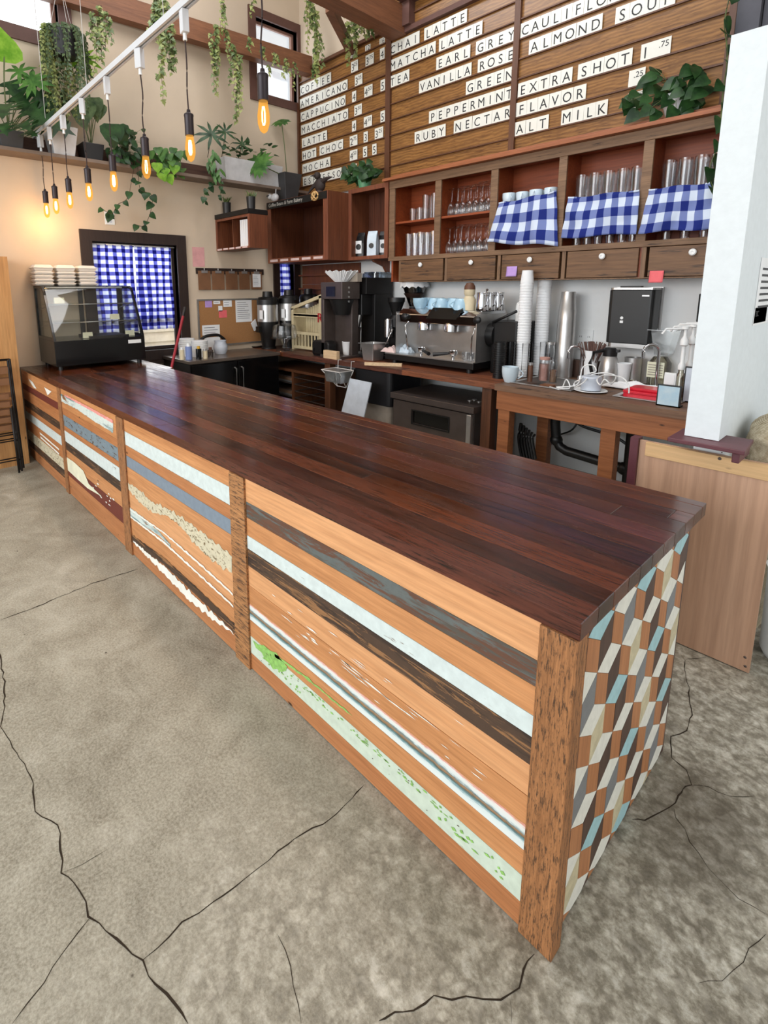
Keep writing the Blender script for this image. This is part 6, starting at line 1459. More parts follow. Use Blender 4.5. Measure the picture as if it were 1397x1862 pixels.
xk = xu(1347, 3.3, 3.4); mb = MB(); mb.box(xk, xk+.12, 3.25, 3.4, 2.58, ZC); mb.box(xk+.125, xk+1.2, 3.30, 3.4, 2.58, ZC); plain('slate_paint', S(72, 72, 80), .7); struct(mb.build('trim_10', 'slate_paint', origin=False))
t = thing('gate', 'plywood gate panel with pine rail and maroon edge beside the bar end', 'gate', (-.17, 1.585, 0)); wood('gate_ply', S(188, 146, 118), S(208, 168, 140), 'z', .6, 9); wood('pine', S(206, 164, 112), S(226, 188, 140), 'x', .6, 12, knots=1)
mb = MB(); mb.box(-.405, .10, 1.575, 1.59, .005, .93); mb.build('panel', 'gate_ply', t)
mb = MB(); mb.box(-.375, .10, 1.556, 1.574, .865, .93); mb.build('top_rail', 'pine', t, bevel=.002)
mb = MB(); mb.box(-.44, -.406, 1.555, 1.61, .02, .94); mb.build('edge_post', 'maroon_paint', t)
for i, p in enumerate(((.085, .03), (.08, .07))): mb = MB(); mb.lathe([(0, 0), (.006, 0), (.004, .003), (0, .003)], n=10, T=frame((p[0], 1.575, p[1]), (1, 0, 0), (0, 0, 1))); mb.build('screw', 'dark_steel', t)
for u, v, r, n in ((1309, 834, .007, 'screw'), (1313, 823, .003, 'screw')):
    a = at(u, v, 'y', 1.556); mb = MB(); mb.lathe([(0, 0), (r, 0), (r*.7, .003), (0, .003)], n=10, T=frame((a.x, 1.556, a.z), (1, 0, 0), (0, 0, 1))); mb.build(n, 'dark_steel', t)
# burlap sack: tall coffee sack standing behind the gate
def burlap():
    t = NT('burlap'); w1 = t.add('ShaderNodeTexWave', bands_direction='Z'); w1.inputs['Scale'].default_value = 70; w1.inputs['Distortion'].default_value = 2; t.l(t.coord(), w1.inputs['Vector'])
    n = t.noise(t.coord((1, 1, 1)), 40, 4); c = t.mix(.5, t.ramp(w1.outputs[0], (.2, S(150, 134, 108)), (.8, S(214, 202, 176))), t.ramp(n, (.35, S(150, 132, 104)), (.65, S(220, 208, 184)))); t.bump(w1.outputs[0], .4, .003); t.out(c, .95, spec=.1)
burlap()
def blob(name, mat, cx, cy, z0, rx, ry, h, label, cat, seed, top=.55):
    mb = MB(); n, m_ = 40, 26; R = []
    for j in range(m_+1):
        tt = j/m_; z = z0+h*tt; k = (1-abs(2*tt-1)**4*(.25 if tt < .5 else .55))*(1 if tt < .97 else .6)
        row = []
        for i in range(n):
            a = 2*PI*i/n; q = 1+.10*noise.noise(Vector((math.cos(a)*1.5, math.sin(a)*1.5, tt*4+seed)))+.03*math.sin(tt*20+a*3)*(tt > .6)
            row.append(mb.v((cx+rx*k*q*math.cos(a), cy+ry*k*q*math.sin(a), z)))
        R.append(row)
    for a, b in zip(R[:-1], R[1:]):
        for i in range(n): mb._f([a[i], a[(i+1) % n], b[(i+1) % n], b[i]], sm=True)
    mb._f(R[0][::-1], sm=True); mb._f(R[-1], sm=True); return tag(mb.build(name, mat), label, cat)
blob('burlap_sack', 'burlap', .0, 2.06, .0, .085, .22, .80, 'tan burlap sack low behind the gate', 'sack', 2)
blob('burlap_sack', 'burlap', .07, 1.95, .80, .145, .25, .27, 'tan burlap sack on top, showing above the gate beside the column', 'sack', 5)
mb = MB(); x, y = .205, 1.83; mb.lathe([(0, 0), (.10, 0), (.115, .03), (.125, .40), (.132, .42), (.12, .42), (.11, .04), (0, .03)], (x, y, 0.001), 32); tag(mb.build('plastic_bin', 'white_plastic'), 'white plastic bin on the floor right of the gate', 'bin')
# notes on the partition
def side_note(pts, lb, n, mat='white_paper', txt=None):
    X = -.088; a = at(*pts[0], 'x', X); b = at(*pts[1], 'x', X); y0, y1, z0, z1 = a.y, b.y, b.z, a.z
    mb = MB(); mb.box(X-.001, X+.0005, y0, y1, z0, z1); mb.m(1)
    for i in range(n): z = z1-(z1-z0)*(.16+.66*i/n); mb.box(X+.0006, X+.001, y0+(y1-y0)*.12, y1-(y1-y0)*random.uniform(.1, .3), z-.005, z+.005)
    if txt: text_bm(mb, txt, .035, FX((X+.0006, y0+.015, z0+.03)), 1, .0003)
    tag(mb.build('wall_note', [mat, 'letter_ink']), lb, 'note')
side_note(((1386, 468), (1402, 585)), 'large white handwritten notice on the shaded side of the white column', 7)
side_note(((1374, 560), (1392, 584)), 'small white card taped under the large notice', 0, txt='TBC')
# ================================================================ shelf, plants, lamps
wood('shelf_wood', S(62, 38, 30), S(92, 62, 50), 'y', .6, 20); plain('shelf_edge', S(120, 104, 92), .6)
t = thing('wall_shelf', 'long high wooden shelf on the left wall lined with plant pots', 'shelf', (XL, 1.2, 2.86)); SZ = 2.895
mb = MB(); mb.box(XL+.002, -5.19, -1.4, YB-.03, 2.862, SZ); mb.build('board', 'shelf_edge', t, bevel=.003)
mb = MB(); mb.box(XL+.002, XL+.03, -1.4, YB-.03, SZ+.001, SZ+.16); mb.build('back_board', 'shelf_wood', t)
def leafmat(name, a, b, rough=.4, vein=None, trans=.25):
    t = NT(name); n = t.noise(t.coord(), 12, 3); oi = t.add('ShaderNodeObjectInfo'); c = t.ramp(n, (.35, a), (.65, b)); t.out(c, rough, spec=.4)
    tl = t.add('ShaderNodeBsdfTranslucent'); t.l(c, tl.inputs[0]); mx = t.add('ShaderNodeMixShader'); mx.inputs[0].default_value = trans
    t.l(t.b.outputs[0], mx.inputs[1]); t.l(tl.outputs[0], mx.inputs[2]); t.l(mx.outputs[0], t.n['Material Output'].inputs[0])
leafmat('leaf_dark', S(24, 52, 26), S(52, 88, 44)); leafmat('leaf_mid', S(50, 92, 40), S(90, 134, 62)); leafmat('leaf_lime', S(110, 170, 40), S(160, 210, 74), trans=.5)
leafmat('leaf_ivy', S(70, 96, 52), S(136, 152, 96)); leafmat('leaf_pale', S(132, 150, 84), S(190, 196, 130), trans=.35); leafmat('leaf_grey', S(52, 74, 48), S(104, 124, 84))
plain('stem_green', S(86, 96, 56), .6); plain('stem_brown', S(74, 56, 40), .7); plain('pot_black', S(28, 28, 30), .45); plain('pot_white', S(196, 196, 198), .5); plain('pot_charcoal', S(52, 52, 54), .5, var=.15); plain('soil', S(50, 38, 30), .95, var=.3, sc_=60)
KIND = {'heart': [(0, 0), (-.02, .28), (.12, .46), (.35, .46), (.62, .32), (.85, .12), (1, 0)], 'oval': [(0, 0), (.12, .2), (.4, .32), (.7, .24), (1, 0)], 'ivy': [(0, 0), (.02, .30), (.18, .50), (.30, .26), (.50, .34), (.62, .16), (1, 0)],
        'small': [(0, 0), (.4, .32), (1, 0)], 'blade': [(0, 0), (.2, .07), (.6, .085), (1, 0)],
        'lobed': [(0, 0), (-.05, .22), (.02, .50), (.12, .20), (.22, .18), (.26, .58), (.36, .18), (.46, .16), (.54, .52), (.60, .14), (.70, .12), (.80, .34), (.82, .08), (1, 0)]}
def leaf(mb, p, d, n, L, kind, W=1., droop=.25, fold=.12):
    d = Vector(d).normalized(); n = Vector(n); n = (n-d*n.dot(d))
    if n.length < 1e-3: n = Vector((0, .3, 1))
    n.normalize(); s = d.cross(n); O = KIND[kind]
    def pt(t_, w_): return p+d*(t_*L)+s*(w_*L*W)+n*(-droop*L*t_*t_+fold*L*abs(w_))
    mid = [mb.v(pt(t_, 0)) for t_, w_ in O]
    for sg in (1, -1):
        side = [mid[0]]+[mb.v(pt(t_, w_*sg)) for t_, w_ in O[1:-1]]+[mid[-1]]
        for i in range(len(O)-1):
            q = [mid[i], mid[i+1], side[i+1], side[i]]; q = [v for k, v in enumerate(q) if v not in q[:k]]
            if len(q) > 2: mb._f(q if sg > 0 else q[::-1], sm=True)
R_ = random.Random(11); U = R_.uniform
def pot(t, x, y, z, r0, r1, h, mat, square=False, name='pot'):
    mb = MB()
    if square:
        A = [mb.v((x+sx*r0, y+sy*r0, z)) for sx, sy in ((-1, -1), (1, -1), (1, 1), (-1, 1))]; B = [mb.v((x+sx*r1, y+sy*r1, z+h)) for sx, sy in ((-1, -1), (1, -1), (1, 1), (-1, 1))]; D_ = [mb.v((x+sx*r1*.9, y+sy*r1*.9, z+h)) for sx, sy in ((-1, -1), (1, -1), (1, 1), (-1, 1))]; E_ = [mb.v((x+sx*r1*.88, y+sy*r1*.88, z+h*.88)) for sx, sy in ((-1, -1), (1, -1), (1, 1), (-1, 1))]
        mb._f(A[::-1])
        for P, Q in ((A, B), (B, D_), (D_, E_)):
            for k in range(4): mb._f([P[k], P[(k+1) % 4], Q[(k+1) % 4], Q[k]])
        mb.build(name, mat, t, bevel=.006)
        mb = MB(); mb.box(x-r1*.87, x+r1*.87, y-r1*.87, y+r1*.87, z+h*.84, z+h*.88); mb.build('soil', 'soil', t)
    else:
        mb.lathe([(0, 0), (r0, 0), (r1, h), (r1*.92, h), (r1*.88, h*.85)], (x, y, z), 24); mb.build(name, mat, t)
        mb = MB(); mb.lathe([(0, h*.87), (r1*.89, h*.87), (r1*.85, h*.8), (0, h*.8)], (x, y, z), 20); mb.build('soil', 'soil', t)
def foliage(t, base, spec, mat, kind, stems='stem_green', sr=.005, nrm=None):
    """spec: list of (tip, leaf length, leaf direction or None)"""
    ms, ml = MB(), MB()
    for tip, L, d in spec:
        tip = Vector(tip); b = base+Vector((U(-.02, .02), U(-.02, .02), 0)); c = b.lerp(tip, .5)+Vector((0, 0, .12*(tip-b).length)); pts = smooth([b, c, tip], 5); ms.tube(pts, sr, 5, sr*.6)
        dd = Vector(d) if d is not None else Vector((tip.x-base.x, tip.y-base.y, -.25*(tip-base).length)); dd = dd+Vector((U(-.2, .2), U(-.2, .2), U(-.2, .1)))*dd.length
        leaf(ml, tip, dd, nrm or (.75, -.45, .55), L*U(.85, 1.1), kind, U(.85, 1.05), U(.1, .35))
    ms.build('stems', stems, t); return ml.build('foliage', mat, t)
def star(ml, c, n, L, kind='blade', nrm=(.7, -.5, .5), W=1.6):
    """umbrella of narrow leaflets"""
    z = Vector(nrm).normalized(); a = z.cross(Vector((0, 0, 1))).normalized(); b = z.cross(a)
    for i in range(n):
        th = 2*PI*i/n+U(-.15, .15); d = a*math.cos(th)+b*math.sin(th)+z*.25; leaf(ml, Vector(c), d, z, L*U(.8, 1.1), kind, W, .35, .1)
XP = -5.315
def pp(u, v, x=XP): return at(u, v, 'x', x)
def new_plant(label, p, cat='plant', name='potted_plant', grp='potted plants on the high wall shelf'): return thing(name, label, cat, p, grp)
# far left big philodendron in charcoal pot
b = pp(18, 262); b.z = SZ+.001; t = new_plant('large dark split-leaf plant in a charcoal pot, leftmost on the high shelf', b); pot(t, b.x, b.y, b.z, .085, .105, .15, 'pot_charcoal', True)
sp = [(pp(u, v, x), L, None) for u, v, x, L in ((-10, 200, -5.2, .3), (10, 190, -5.1, .3), (30, 175, -5.25, .3), (52, 200, -5.1, .3), (66, 216, -5.2, .3), (38, 225, -5.0, .3), (70, 190, -5.2, .26), (20, 150, -5.3, .28), (55, 165, -5.2, .28), (85, 205, -5.2, .24), (5, 225, -5.0, .24), (48, 240, -5.0, .22), (82, 175, -5.3, .22))]
foliage(t, b+Vector((0, 0, .14)), sp, 'leaf_dark', 'lobed')
ml = MB(); star(ml, pp(60, 150, -5.1), 10, .17); star(ml, pp(36, 130, -5.2), 7, .14); ml.build('young_leaves', 'leaf_mid', t)
tp = pp(8, 90, -5.2); ms = MB(); ms.tube(smooth([b+Vector((0, 0, .14)), pp(8, 160, -5.2), tp]), .006, 6); ms.build('tall_stem', 'stem_green', t); ml = MB(); leaf(ml, tp-Vector((.0, .02, .10)), (0.1, .0, 1), (1, -.3, .1), .27, 'heart', 1.25, .05); ml.build('bright_leaf', 'leaf_lime', t)
# white planter, ragged plant behind it
b = pp(113, 280); b.z = SZ+.001; t = new_plant('tall thin plant in a tapered white planter on the high shelf', b); pot(t, b.x, b.y, b.z, .09, .128, .26, 'pot_white', True)
foliage(t, b+Vector((0, 0, .24)), [(pp(u, v, -5.3), L, None) for u, v, L in ((100, 160, .14), (122, 185, .16), (96, 180, .14), (140, 185, .15), (112, 170, .14), (150, 120, .14))], 'leaf_dark', 'lobed', sr=.004)
ml = MB(); star(ml, pp(150, 108, -5.2), 9, .2); ml.build('fan_leaf', 'leaf_lime', t)
# black pot with heart leaves
b = pp(166, 286); b.z = SZ+.001; t = new_plant('variegated heart-leaf plant in a black square pot right of the white planter', b); pot(t, b.x, b.y, b.z, .082, .102, .155, 'pot_black', True)
foliage(t, b+Vector((0, 0, .14)), [(pp(u, v, -5.25), L, (0.1, U(-.3, .3), -1)) for u, v, L in ((140, 195, .15), (150, 185, .15), (160, 188, .2), (172, 178, .16), (183, 190, .15), (176, 200, .13), (145, 210, .14))], 'leaf_grey', 'heart')
# dark pots with bushy and trailing plants
b = pp(218, 290); b.z = SZ+.001; t = new_plant('bushy dark trailing plant with long vines, middle of the high shelf', b); pot(t, b.x, b.y, b.z, .075, .095, .13, 'pot_black')
foliage(t, b+Vector((0, 0, .12)), [(pp(U(190, 262), U(232, 290), U(-5.35, -5.1)), .09, (U(.2, 1), U(-.6, .6), -.6)) for i in range(70)], 'leaf_dark', 'oval', sr=.002)
ml = MB(); leaf(ml, pp(203, 226, -5.1), (.1, 0, -1), (1, -.4, .2), .22, 'heart', 1.1); leaf(ml, pp(213, 228, -5.15), (.1, .3, -1), (1, -.4, .2), .2, 'heart', 1.1); ml.build('large_leaves', 'leaf_dark', t)
def vine(t, path, n, L, kind, lm, sm_='stem_green', r=.003, x=None, build=True, ms=None, ml=None, jit=.02):
    P = smooth([Vector(p) for p in path], 8); ms_ = ms or MB(); ml_ = ml or MB(); ms_.tube(P, r, 5)
    for i in range(n):
        q = P[int((i+.6)/n*(len(P)-1))]; sd = 1 if i % 2 else -1
        leaf(ml_, q, (U(.0, .6), sd*U(.3, .9), U(-1, -.2)), (.8, -.4, .5), L*U(.7, 1.15), kind, 1, .3)
    if build: ms_.build('vine', sm_, t); ml_.build('vine_leaves', lm, t)
X1 = -5.17
vine(t, [pp(246, 290, -5.2), pp(240, 325, X1), pp(232, 360, X1), pp(214, 372, X1), pp(205, 388, X1), pp(195, 386, X1), pp(182, 376, X1)], 9, .085, 'heart', 'leaf_dark', 'stem_brown')
vine(t, [pp(250, 290, -5.2), pp(252, 320, X1), pp(256, 345, X1), pp(276, 355, X1), pp(274, 385, X1), pp(262, 410, X1), pp(246, 408, X1)], 11, .09, 'heart', 'leaf_dark', 'stem_brown')
b = pp(292, 305); b.z = SZ+.001; t = new_plant('lime green round-leaved plant spilling over the high shelf', b); pot(t, b.x, b.y, b.z, .05, .065, .09, 'pot_black')
foliage(t, b+Vector((0, 0, .08)), [(pp(U(272, 335), U(268, 312), U(-5.3, -5.12)), .10, (U(.2, 1), U(-.6, .6), -.8)) for i in range(34)], 'leaf_mid', 'heart', sr=.003)
ml = MB()
for u, v in ((305, 318), (300, 305), (318, 300), (285, 296), (292, 312)): leaf(ml, pp(u, v, -5.12), (.3, U(-.4, .4), -.8), (1, -.4, .4), .11, 'heart', 1.1)
ml.build('lime_leaves', 'leaf_lime', t)
# long white planter
a = pp(399, 310); e = pp(500, 316); zt = SZ+.255
t = new_plant('long pale planter box of mixed foliage at the right of the high shelf', ((a.x), (a.y+e.y)/2, SZ+.001))
mb = MB(); ya, yb_ = pp(400, 320).y, pp(505, 320).y
A = [mb.v(p) for p in ((XP-.08, ya+.03, SZ+.001), (XP+.09, ya+.03, SZ+.001), (XP+.09, yb_-.03, SZ+.001), (XP-.08, yb_-.03, SZ+.001))]; B = [mb.v(p) for p in ((XP-.1, ya, zt), (XP+.12, ya, zt), (XP+.12, yb_, zt), (XP-.1, yb_, zt))]; D_ = [mb.v(p) for p in ((XP-.085, ya+.015, zt-.02), (XP+.105, ya+.015, zt-.02), (XP+.105, yb_-.015, zt-.02), (XP-.085, yb_-.015, zt-.02))]
mb._f(A[::-1]); mb._f(D_)
for P, Q in ((A, B), (B, D_)):
    for k in range(4): mb._f([P[k], P[(k+1) % 4], Q[(k+1) % 4], Q[k]])
mb.build('planter', 'pot_white', t, bevel=.004)
ml = MB(); ms = MB()
for u, v, n, L in ((385, 245, 9, .2), (410, 240, 8, .15), (440, 262, 8, .12)):
    c = pp(u, v, -5.2); star(ml, c, n, L, 'blade', (.8, -.4, .35), 1.1); ms.tube(smooth([Vector((XP, c.y, zt-.02)), c]), .004, 5)
for i in range(40):
    c = pp(U(405, 505), U(262, 290), U(-5.35, -5.2)); leaf(ml, c, (U(0, 1), U(-1, 1), U(-.2, .6)), (.6, -.3, .8), .09, 'oval'); 
ml.build('foliage', 'leaf_dark', t); ms.build('stems', 'stem_brown', t)
ml = MB()
for i in range(22):
    c = pp(U(375, 400), U(270, 320), U(-5.2, -5.1)); leaf(ml, c, (.5, U(-.8, .8), -.8), (.8, -.4, .5), .12, 'blade', 1.8)
ml.build('hanging_fronds', 'leaf_mid', t)
vine(t, [pp(392, 315, -5.15), pp(385, 335, X1), pp(372, 350, X1), pp(374, 372, X1)], 8, .07, 'heart', 'leaf_dark'); vine(t, [pp(400, 320, -5.15), pp(402, 345, X1), pp(398, 362, X1)], 6, .06, 'heart', 'leaf_dark')
# pots on the small box cabinet
AZ = az1+.001; ay = 2.38
def ua(u): return xu(u, ay, AZ)
for u, r, h, lb in ((413, .052, .15, 'small black pot of thin grass on the box cabinet, left'), (457, .052, .15, 'small black pot of thin grass on the box cabinet, right')):
    x = ua(u); t = thing('potted_plant', lb, 'plant', (x, ay, AZ), 'small pots on the box cabinet'); pot(t, x, ay, AZ, r*.86, r, h, 'pot_black')
    ml = MB()
    for i in range(26): th = U(0, 6.3); leaf(ml, Vector((x+U(-.03, .03), ay+U(-.03, .03), AZ+h*.85)), (math.cos(th)*.5, math.sin(th)*.5, 1), (math.sin(th), -math.cos(th), .4), U(.06, .12), 'blade', .9, .3)
    ml.build('foliage', 'leaf_ivy', t)
x, y_, z_ = -5.20, 3.165, 2.7115
t = thing('potted_plant', 'big tapered charcoal pot with tall umbrella-leaved plant on the deep cabinet', 'plant', (x, y_, z_)); hh = at(520, 318, 'y', y_).z-z_; pot(t, x, y_, z_, .085, .138, hh, 'pot_charcoal', True)
ml = MB(); ms = MB(); b = Vector((x, y_, z_+hh*.9))
c = at(512, 222, 'y', y_); ms.tube(smooth([b, b.lerp(c, .5)+Vector((.01, 0, .02)), c]), .006, 6); ms.build('stem', 'stem_green', t); ms = MB(); star(ml, c, 14, .13, 'oval', (.3, -.5, .8), .8)
c = at(470, 298, 'y', 2.70); ms.tube(smooth([b, c]), .006, 6); star(ml, c, 22, .19, 'blade', (.4, -.8, .45), 2.0)
ml.build('foliage', 'leaf_mid', t); ms.build('stem', 'stem_green', t)
# small thing and sculpture on the deep cabinet
FY_ = 2.965; x = xu(500, FY_, 2.711); t = thing('figurine', 'little white and grey animal figurine on the deep cabinet corner', 'figurine', (x, FY_, 2.711)); mb = MB(); mb.ball((x, FY_, 2.711+.05), .05, 14, 1.3, .9, 1); mb.ball((x-.06, FY_-.03, 2.711+.065), .034, 12); mb.tube([(x+.02, FY_, 2.8), (x+.03, FY_, 2.86)], .006, 6); mb.build('body', 'pot_white', t); mb = MB(); mb.ball((x-.075, FY_-.058, 2.711+.068), .013, 8); mb.ball((x-.05, FY_-.062, 2.711+.072), .009, 8); mb.build('eyes', 'black_plastic', t)
x = xu(582, 3.05, 2.711); z = 2.711
t = thing('bird_sculpture', 'dark carved bird sculpture with spread wings on the deep cabinet', 'sculpture', (x, 3.05, z)); plain('dark_carving', S(46, 36, 34), .7, var=.3, sc_=30)
mb = MB(); mb.ball((x, 3.05, z+.10), .07, 16, 1.1, .8, 1.15); mb.ball((x-.01, 3.02, z+.20), .042, 12); mb.tube(smooth([(x-.01, 2.98, z+.20), (x-.03, 2.93, z+.185)]), .016, 6, .003); mb.lathe([(0, 0), (.06, 0), (.04, .04), (0, .045)], (x, 3.05, z), 12); mb.build('body', 'dark_carving', t)
for s_, tip in ((1, at(603, 322, 'y', 3.02)), (-1, at(560, 352, 'y', 3.0))):
    mb = MB(); b = Vector((x+.04*s_, 3.05, z+.13)); mb.tube([b, b.lerp(tip, .5)+Vector((0, 0, .01)), tip], .034, 8, .008); mb.build('wing', 'dark_carving', t)
zc = 2.67; xc = xu(573, 2.93, zc); mb = MB(); plain('pretzel', S(196, 158, 104), .6)
P_ = [(xc+.055*math.sin(a)*(1 if True else 1), 2.925, zc+.045*math.cos(a)*(1.0)) for a in [2*PI*i/24 for i in range(25)]]; mb.tube(P_, .010, 8)
mb.tube(smooth([(xc-.035, 2.915, zc-.04), (xc+.01, 2.912, zc+.0), (xc+.02, 2.915, zc+.02), (xc, 2.918, zc+.042)]), .009, 8); mb.tube(smooth([(xc+.035, 2.915, zc-.04), (xc-.01, 2.910, zc+.0), (xc-.02, 2.915, zc+.02), (xc, 2.918, zc+.042)]), .009, 8)
tag(mb.build('pretzel_ornament', 'pretzel'), 'tan pretzel-shaped ornament on the chalk strip of the deep cabinet', 'ornament')
# green pot on the coffee cabinet
plain('pot_green', S(96, 160, 120), .35); x = xu(663, 3.36, 2.746); z = 2.746
t = thing('potted_plant', 'bushy plant in a green pot on the coffee bag cabinet', 'plant', (x, 3.36, z)); pot(t, x, 3.36, z, .06, .095, .15, 'pot_green')
foliage(t, Vector((x, 3.36, z+.14)), [((x+U(-.20, .20), 3.33+U(-.1, .1), z+U(.10, .28)), .095, (U(-.8, .8), -.7, -.5)) for i in range(75)], 'leaf_dark', 'heart', sr=.0025)
# white pot with pothos at the cabinet's right end
z = 2.831; x = xu(1228, 3.44, z); t = thing('potted_plant', 'glossy heart-leaf vine in a white pot above the last cabinet bay', 'plant', (x, 3.44, z)); pot(t, x, 3.44, z, .06, .10, .14, 'pot_white')
sp = []
for i in range(62):
    u, v = U(1140, 1290), U(115, 205)
    if v > 100+(1300-u)*.2+(40 if u < 1180 else 0): sp.append((at(u, v, 'y', U(3.28, 3.5)), .105, (U(-.9, .6), -.6, -.5)))
foliage(t, Vector((x, 3.44, z+.12)), sp, 'leaf_dark', 'heart', sr=.003)
Yv = 3.17
vine(t, [at(u, v, 'y', Yv) for u, v in ((1330, -20), (1318, 40), (1322, 80), (1322, 120), (1316, 160), (1312, 210), (1312, 250), (1296, 290), (1290, 320), (1302, 350))], 15, .13, 'heart', 'leaf_dark', r=.004, jit=0)
# hanging plants
def hanging(label, c, r, h, strands, L, kind, mats, drop, hang_z, group=None, potm='pot_black'):
    t = thing('hanging_plant', label, 'hanging plant', c, group or 'hanging plants'); c = Vector(c)
    pot(t, c.x, c.y, c.z, r*.75, r, h, potm)
    mb = MB()
    for k in range(3): a = k*2.1; mb.tube([(c.x+r*.95*math.cos(a), c.y+r*.95*math.sin(a), c.z+h), (c.x, c.y, hang_z)], .002, 4)
    mb.build('hanging_wire', 'white_wire', t)
    for mi, mt in enumerate(mats):
        ms, ml = MB(), MB()
        for i in range(strands//len(mats)):
            a = U(0, 2*PI) if mi == 0 else U(2.5, 5.0); d = drop[mi]*U(.35, 1); R0 = r*U(.7, 1.15)
            P = [c+Vector((R0*.6*math.cos(a), R0*.6*math.sin(a), h)), c+Vector((R0*1.15*math.cos(a), R0*1.15*math.sin(a), h+.03)), c+Vector((R0*1.35*math.cos(a), R0*1.35*math.sin(a), h-d*.4)), c+Vector((R0*1.3*math.cos(a)+U(-.03, .03), R0*1.3*math.sin(a)+U(-.03, .03), h-d))]
            vine(t, P, int(8+d*46), L, kind, None, r=.002, build=False, ms=ms, ml=ml)
        ms.build('stems', 'stem_green', t); ml.build('trailing_leaves', mt, t)
c = at(120, 105, 'x', -5.1); hanging('dense trailing plant in a black basket hung before the upper left window', (c.x, c.y, c.z), .13, .20, 96, .036, 'small', ['leaf_grey', 'leaf_pale'], (.66, .80), 4.38)
def ivy_clump(label, path, strands, L, mats, x=None, plane='x', val=-5.1, wid=18):
    """ivy trailing down from a beam: strands given as (u, v top, v bottom)"""
    p0 = at(strands[0][0], strands[0][1], plane, val); t = thing('ivy', label, 'ivy', p0, 'ivy trailing from the roof beams')
    ms, ml, mp = MB(), MB(), MB()
    for u, v0, v1, n in strands:
        for k in range(n):
            du = U(-wid, wid)*.5; vv = v0+(v1-v0)*U(.35, 1) if k else v1
            P = [at(u+du*q+U(-3, 3), v0+(vv-v0)*q, plane, val+U(-.03, .03)) for q in (0, .35, .7, 1)]
            tgt = ml if k % 3 else mp
            vine(t, P, max(4, int((P[0]-P[-1]).length*26)), L, 'ivy', None, r=.002, build=False, ms=ms, ml=tgt)
    ms.build('stems', 'stem_brown', t); ml.build('foliage', mats[0], t)
    if len(mp.b.faces): mp.build('pale_foliage', mats[1], t)
ivy_clump('ivy hanging from the roof beam left of the lamp track', None, ((168, 20, 85, 6), (182, 10, 112, 7), (195, 20, 92, 5), (178, 60, 135, 2)), .05, ('leaf_ivy', 'leaf_pale'), val=-4.95)
ivy_clump('thick ivy curtain hanging behind the lamp track', None, ((285, -10, 90, 16), (300, -5, 140, 12), (312, 40, 135, 6), (296, 120, 184, 2)), .055, ('leaf_ivy', 'leaf_pale'), val=-4.55, wid=26)
ivy_clump('ivy strands over the beam between the track and the window', None, ((392, 45, 175, 6), (384, 60, 130, 4), (405, 0, 62, 4), (425, 80, 180, 5), (436, 100, 225, 4), (412, 52, 110, 4)), .052, ('leaf_ivy', 'leaf_pale'), val=-5.0, wid=14)
ivy_clump('ivy trailing along the beam across the tall window', None, ((455, 66, 95, 3), (480, 84, 108, 3), (500, 95, 120, 4), (520, 105, 140, 4), (536, 112, 165, 3), (490, 118, 138, 2), (462, -5, 30, 2)), .05, ('leaf_ivy', 'leaf_pale'), val=-5.05, wid=16)
ivy_clump('ivy hanging in front of the menu board corner', None, ((565, -10, 60, 8), (575, 20, 148, 8), (583, 60, 138, 4), (560, 0, 95, 4),), .055, ('leaf_ivy', 'leaf_pale'), plane='y', val=3.30, wid=14)
ivy_clump('ivy spilling from the second roof beam over the menu board', None, ((612, -5, 35, 6), (640, 5, 105, 8), (632, 40, 118, 4), (655, 10, 70, 6), (668, 30, 68, 4), (690, 5, 22, 3), (600, 5, 40, 3)), .06, ('leaf_ivy', 'leaf_pale'), plane='y', val=3.20, wid=20)
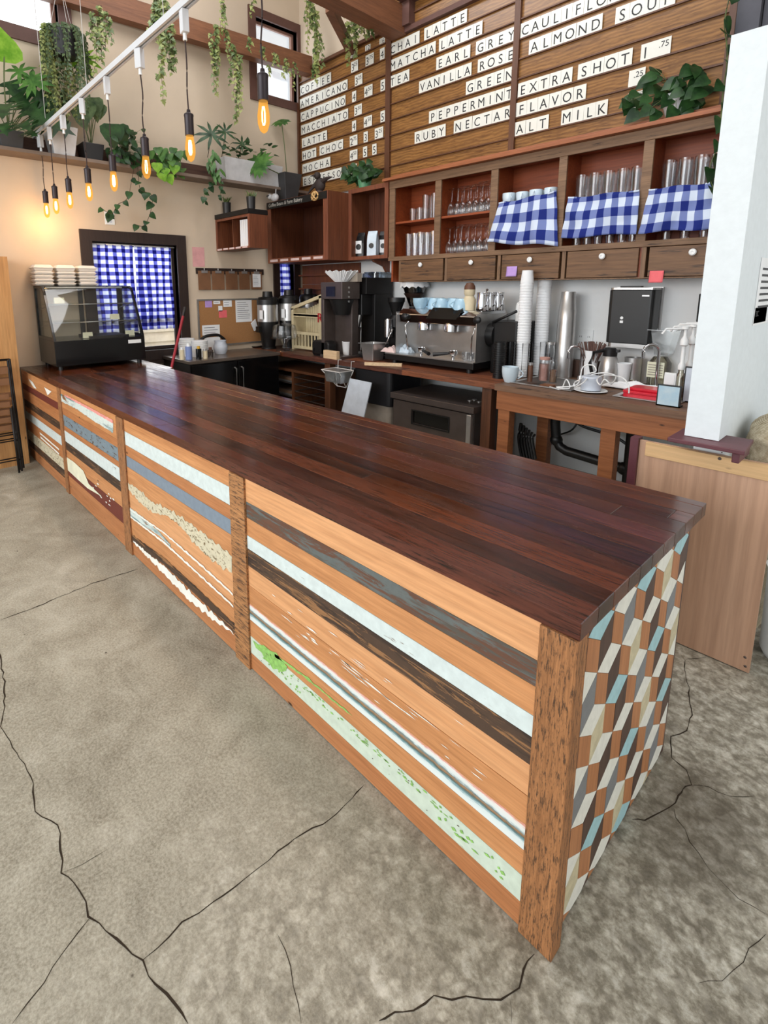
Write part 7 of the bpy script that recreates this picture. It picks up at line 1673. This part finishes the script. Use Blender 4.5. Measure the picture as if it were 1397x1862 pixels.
# ================================================================ lamp track
TY, TZ = .337, 3.05
plain('track_white', S(206, 208, 212), .45, var=.03); plain('socket_dark', S(44, 36, 40), .4, .4); plain('cord_brown', S(48, 30, 28), .7)
t = thing('light_track', 'long white ceiling light track above the bar carrying hanging bulbs', 'light track', (-3.4, TY, TZ))
mb = MB(); mb.box(XL+.03, -1.35, TY-.02, TY-.006, TZ, TZ+.036); mb.box(XL+.03, -1.35, TY+.006, TY+.02, TZ, TZ+.036); mb.box(XL+.03, -1.35, TY-.006, TY+.006, TZ+.02, TZ+.036); mb.build('rail', 'track_white', t)
for x in (-5.0, -3.86, -2.55):
    mb = MB(); mb.tube([(x, TY, TZ+.037), (x, TY, ZC-.002)], .0025, 5); mb.build('suspension_wire', 'white_wire', t)
def bulb_mats():
    t = NT('bulb_glass'); tr = t.add('ShaderNodeBsdfTransparent'); tr.inputs[0].default_value = (1, .78, .42, 1); e = t.add('ShaderNodeEmission'); e.inputs[0].default_value = (1, .50, .10, 1); e.inputs[1].default_value = 2.0; mx = t.add('ShaderNodeMixShader'); mx.inputs[0].default_value = .20
    t.l(tr.outputs[0], mx.inputs[1]); t.l(e.outputs[0], mx.inputs[2]); t.l(mx.outputs[0], t.n['Material Output'].inputs[0])
    emit('filament', (1, .72, .34, 1), 30)
bulb_mats()
def pendant():
    r = thing('pendant_lamp', 'pendant', 'lamp')
    mb = MB(); mb.box(-.024, .024, -.018, .018, -.11, -.002); mb.build('adapter', 'track_white', r, bevel=.003)
    mb = MB(); mb.cyl(0, 0, -.145, -.111, .011, .009, 12); mb.build('strain_relief', 'white_plastic', r)
    mb = MB(); mb.tube(smooth([(0, 0, -.145), (.008, 0, -.26), (-.006, 0, -.38), (0, 0, -.475)]), .004, 6); mb.build('cord', 'cord_brown', r)
    mb = MB(); mb.lathe([(0, -.474), (.009, -.478), (.011, -.492), (.024, -.500), (.026, -.508), (.024, -.515), (.024, -.606), (0, -.606)], n=18); mb.build('socket', 'socket_dark', r)
    mb = MB(); mb.lathe([(.019, -.607), (.021, -.625), (.027, -.665), (.026, -.70), (.017, -.728), (.006, -.738), (0, -.739)], n=16); mb.build('bulb', 'bulb_glass', r)
    mb = MB()
    for a in range(4): c_, s_ = math.cos(a*PI/2)*.008, math.sin(a*PI/2)*.008; mb.tube([(c_*.5, s_*.5, -.63), (c_, s_, -.655), (c_, s_, -.69), (c_*.4, s_*.4, -.705)], .0024, 5)
    mb.build('filament', 'filament', r)
    l = bpy.data.lights.new('glow', 'POINT'); l.energy = 3.4; l.color = (1, .56, .22); l.shadow_soft_size = .06; o = bpy.data.objects.new('glow', l); C.objects.link(o); o.parent = r; o.location = (0, 0, -.78)
    return Proto(r)
pl = pendant()
NM = ['nearest the camera, in front of the tall window', 'second from the near end, in front of the lime plant', 'third from the near end', 'fourth from the near end', 'fifth from the near end', 'sixth from the near end', 'seventh from the near end', 'farthest, at the wall end of the track']
for i, u in enumerate((480, 347, 267, 208, 163, 128, 103, 86)):
    x = xu(u, TY, 2.33); pl.put((x, TY, TZ-.001), U(-.5, .5), 'black-socket hanging bulb, '+NM[i], 'hanging bulbs on the light track')
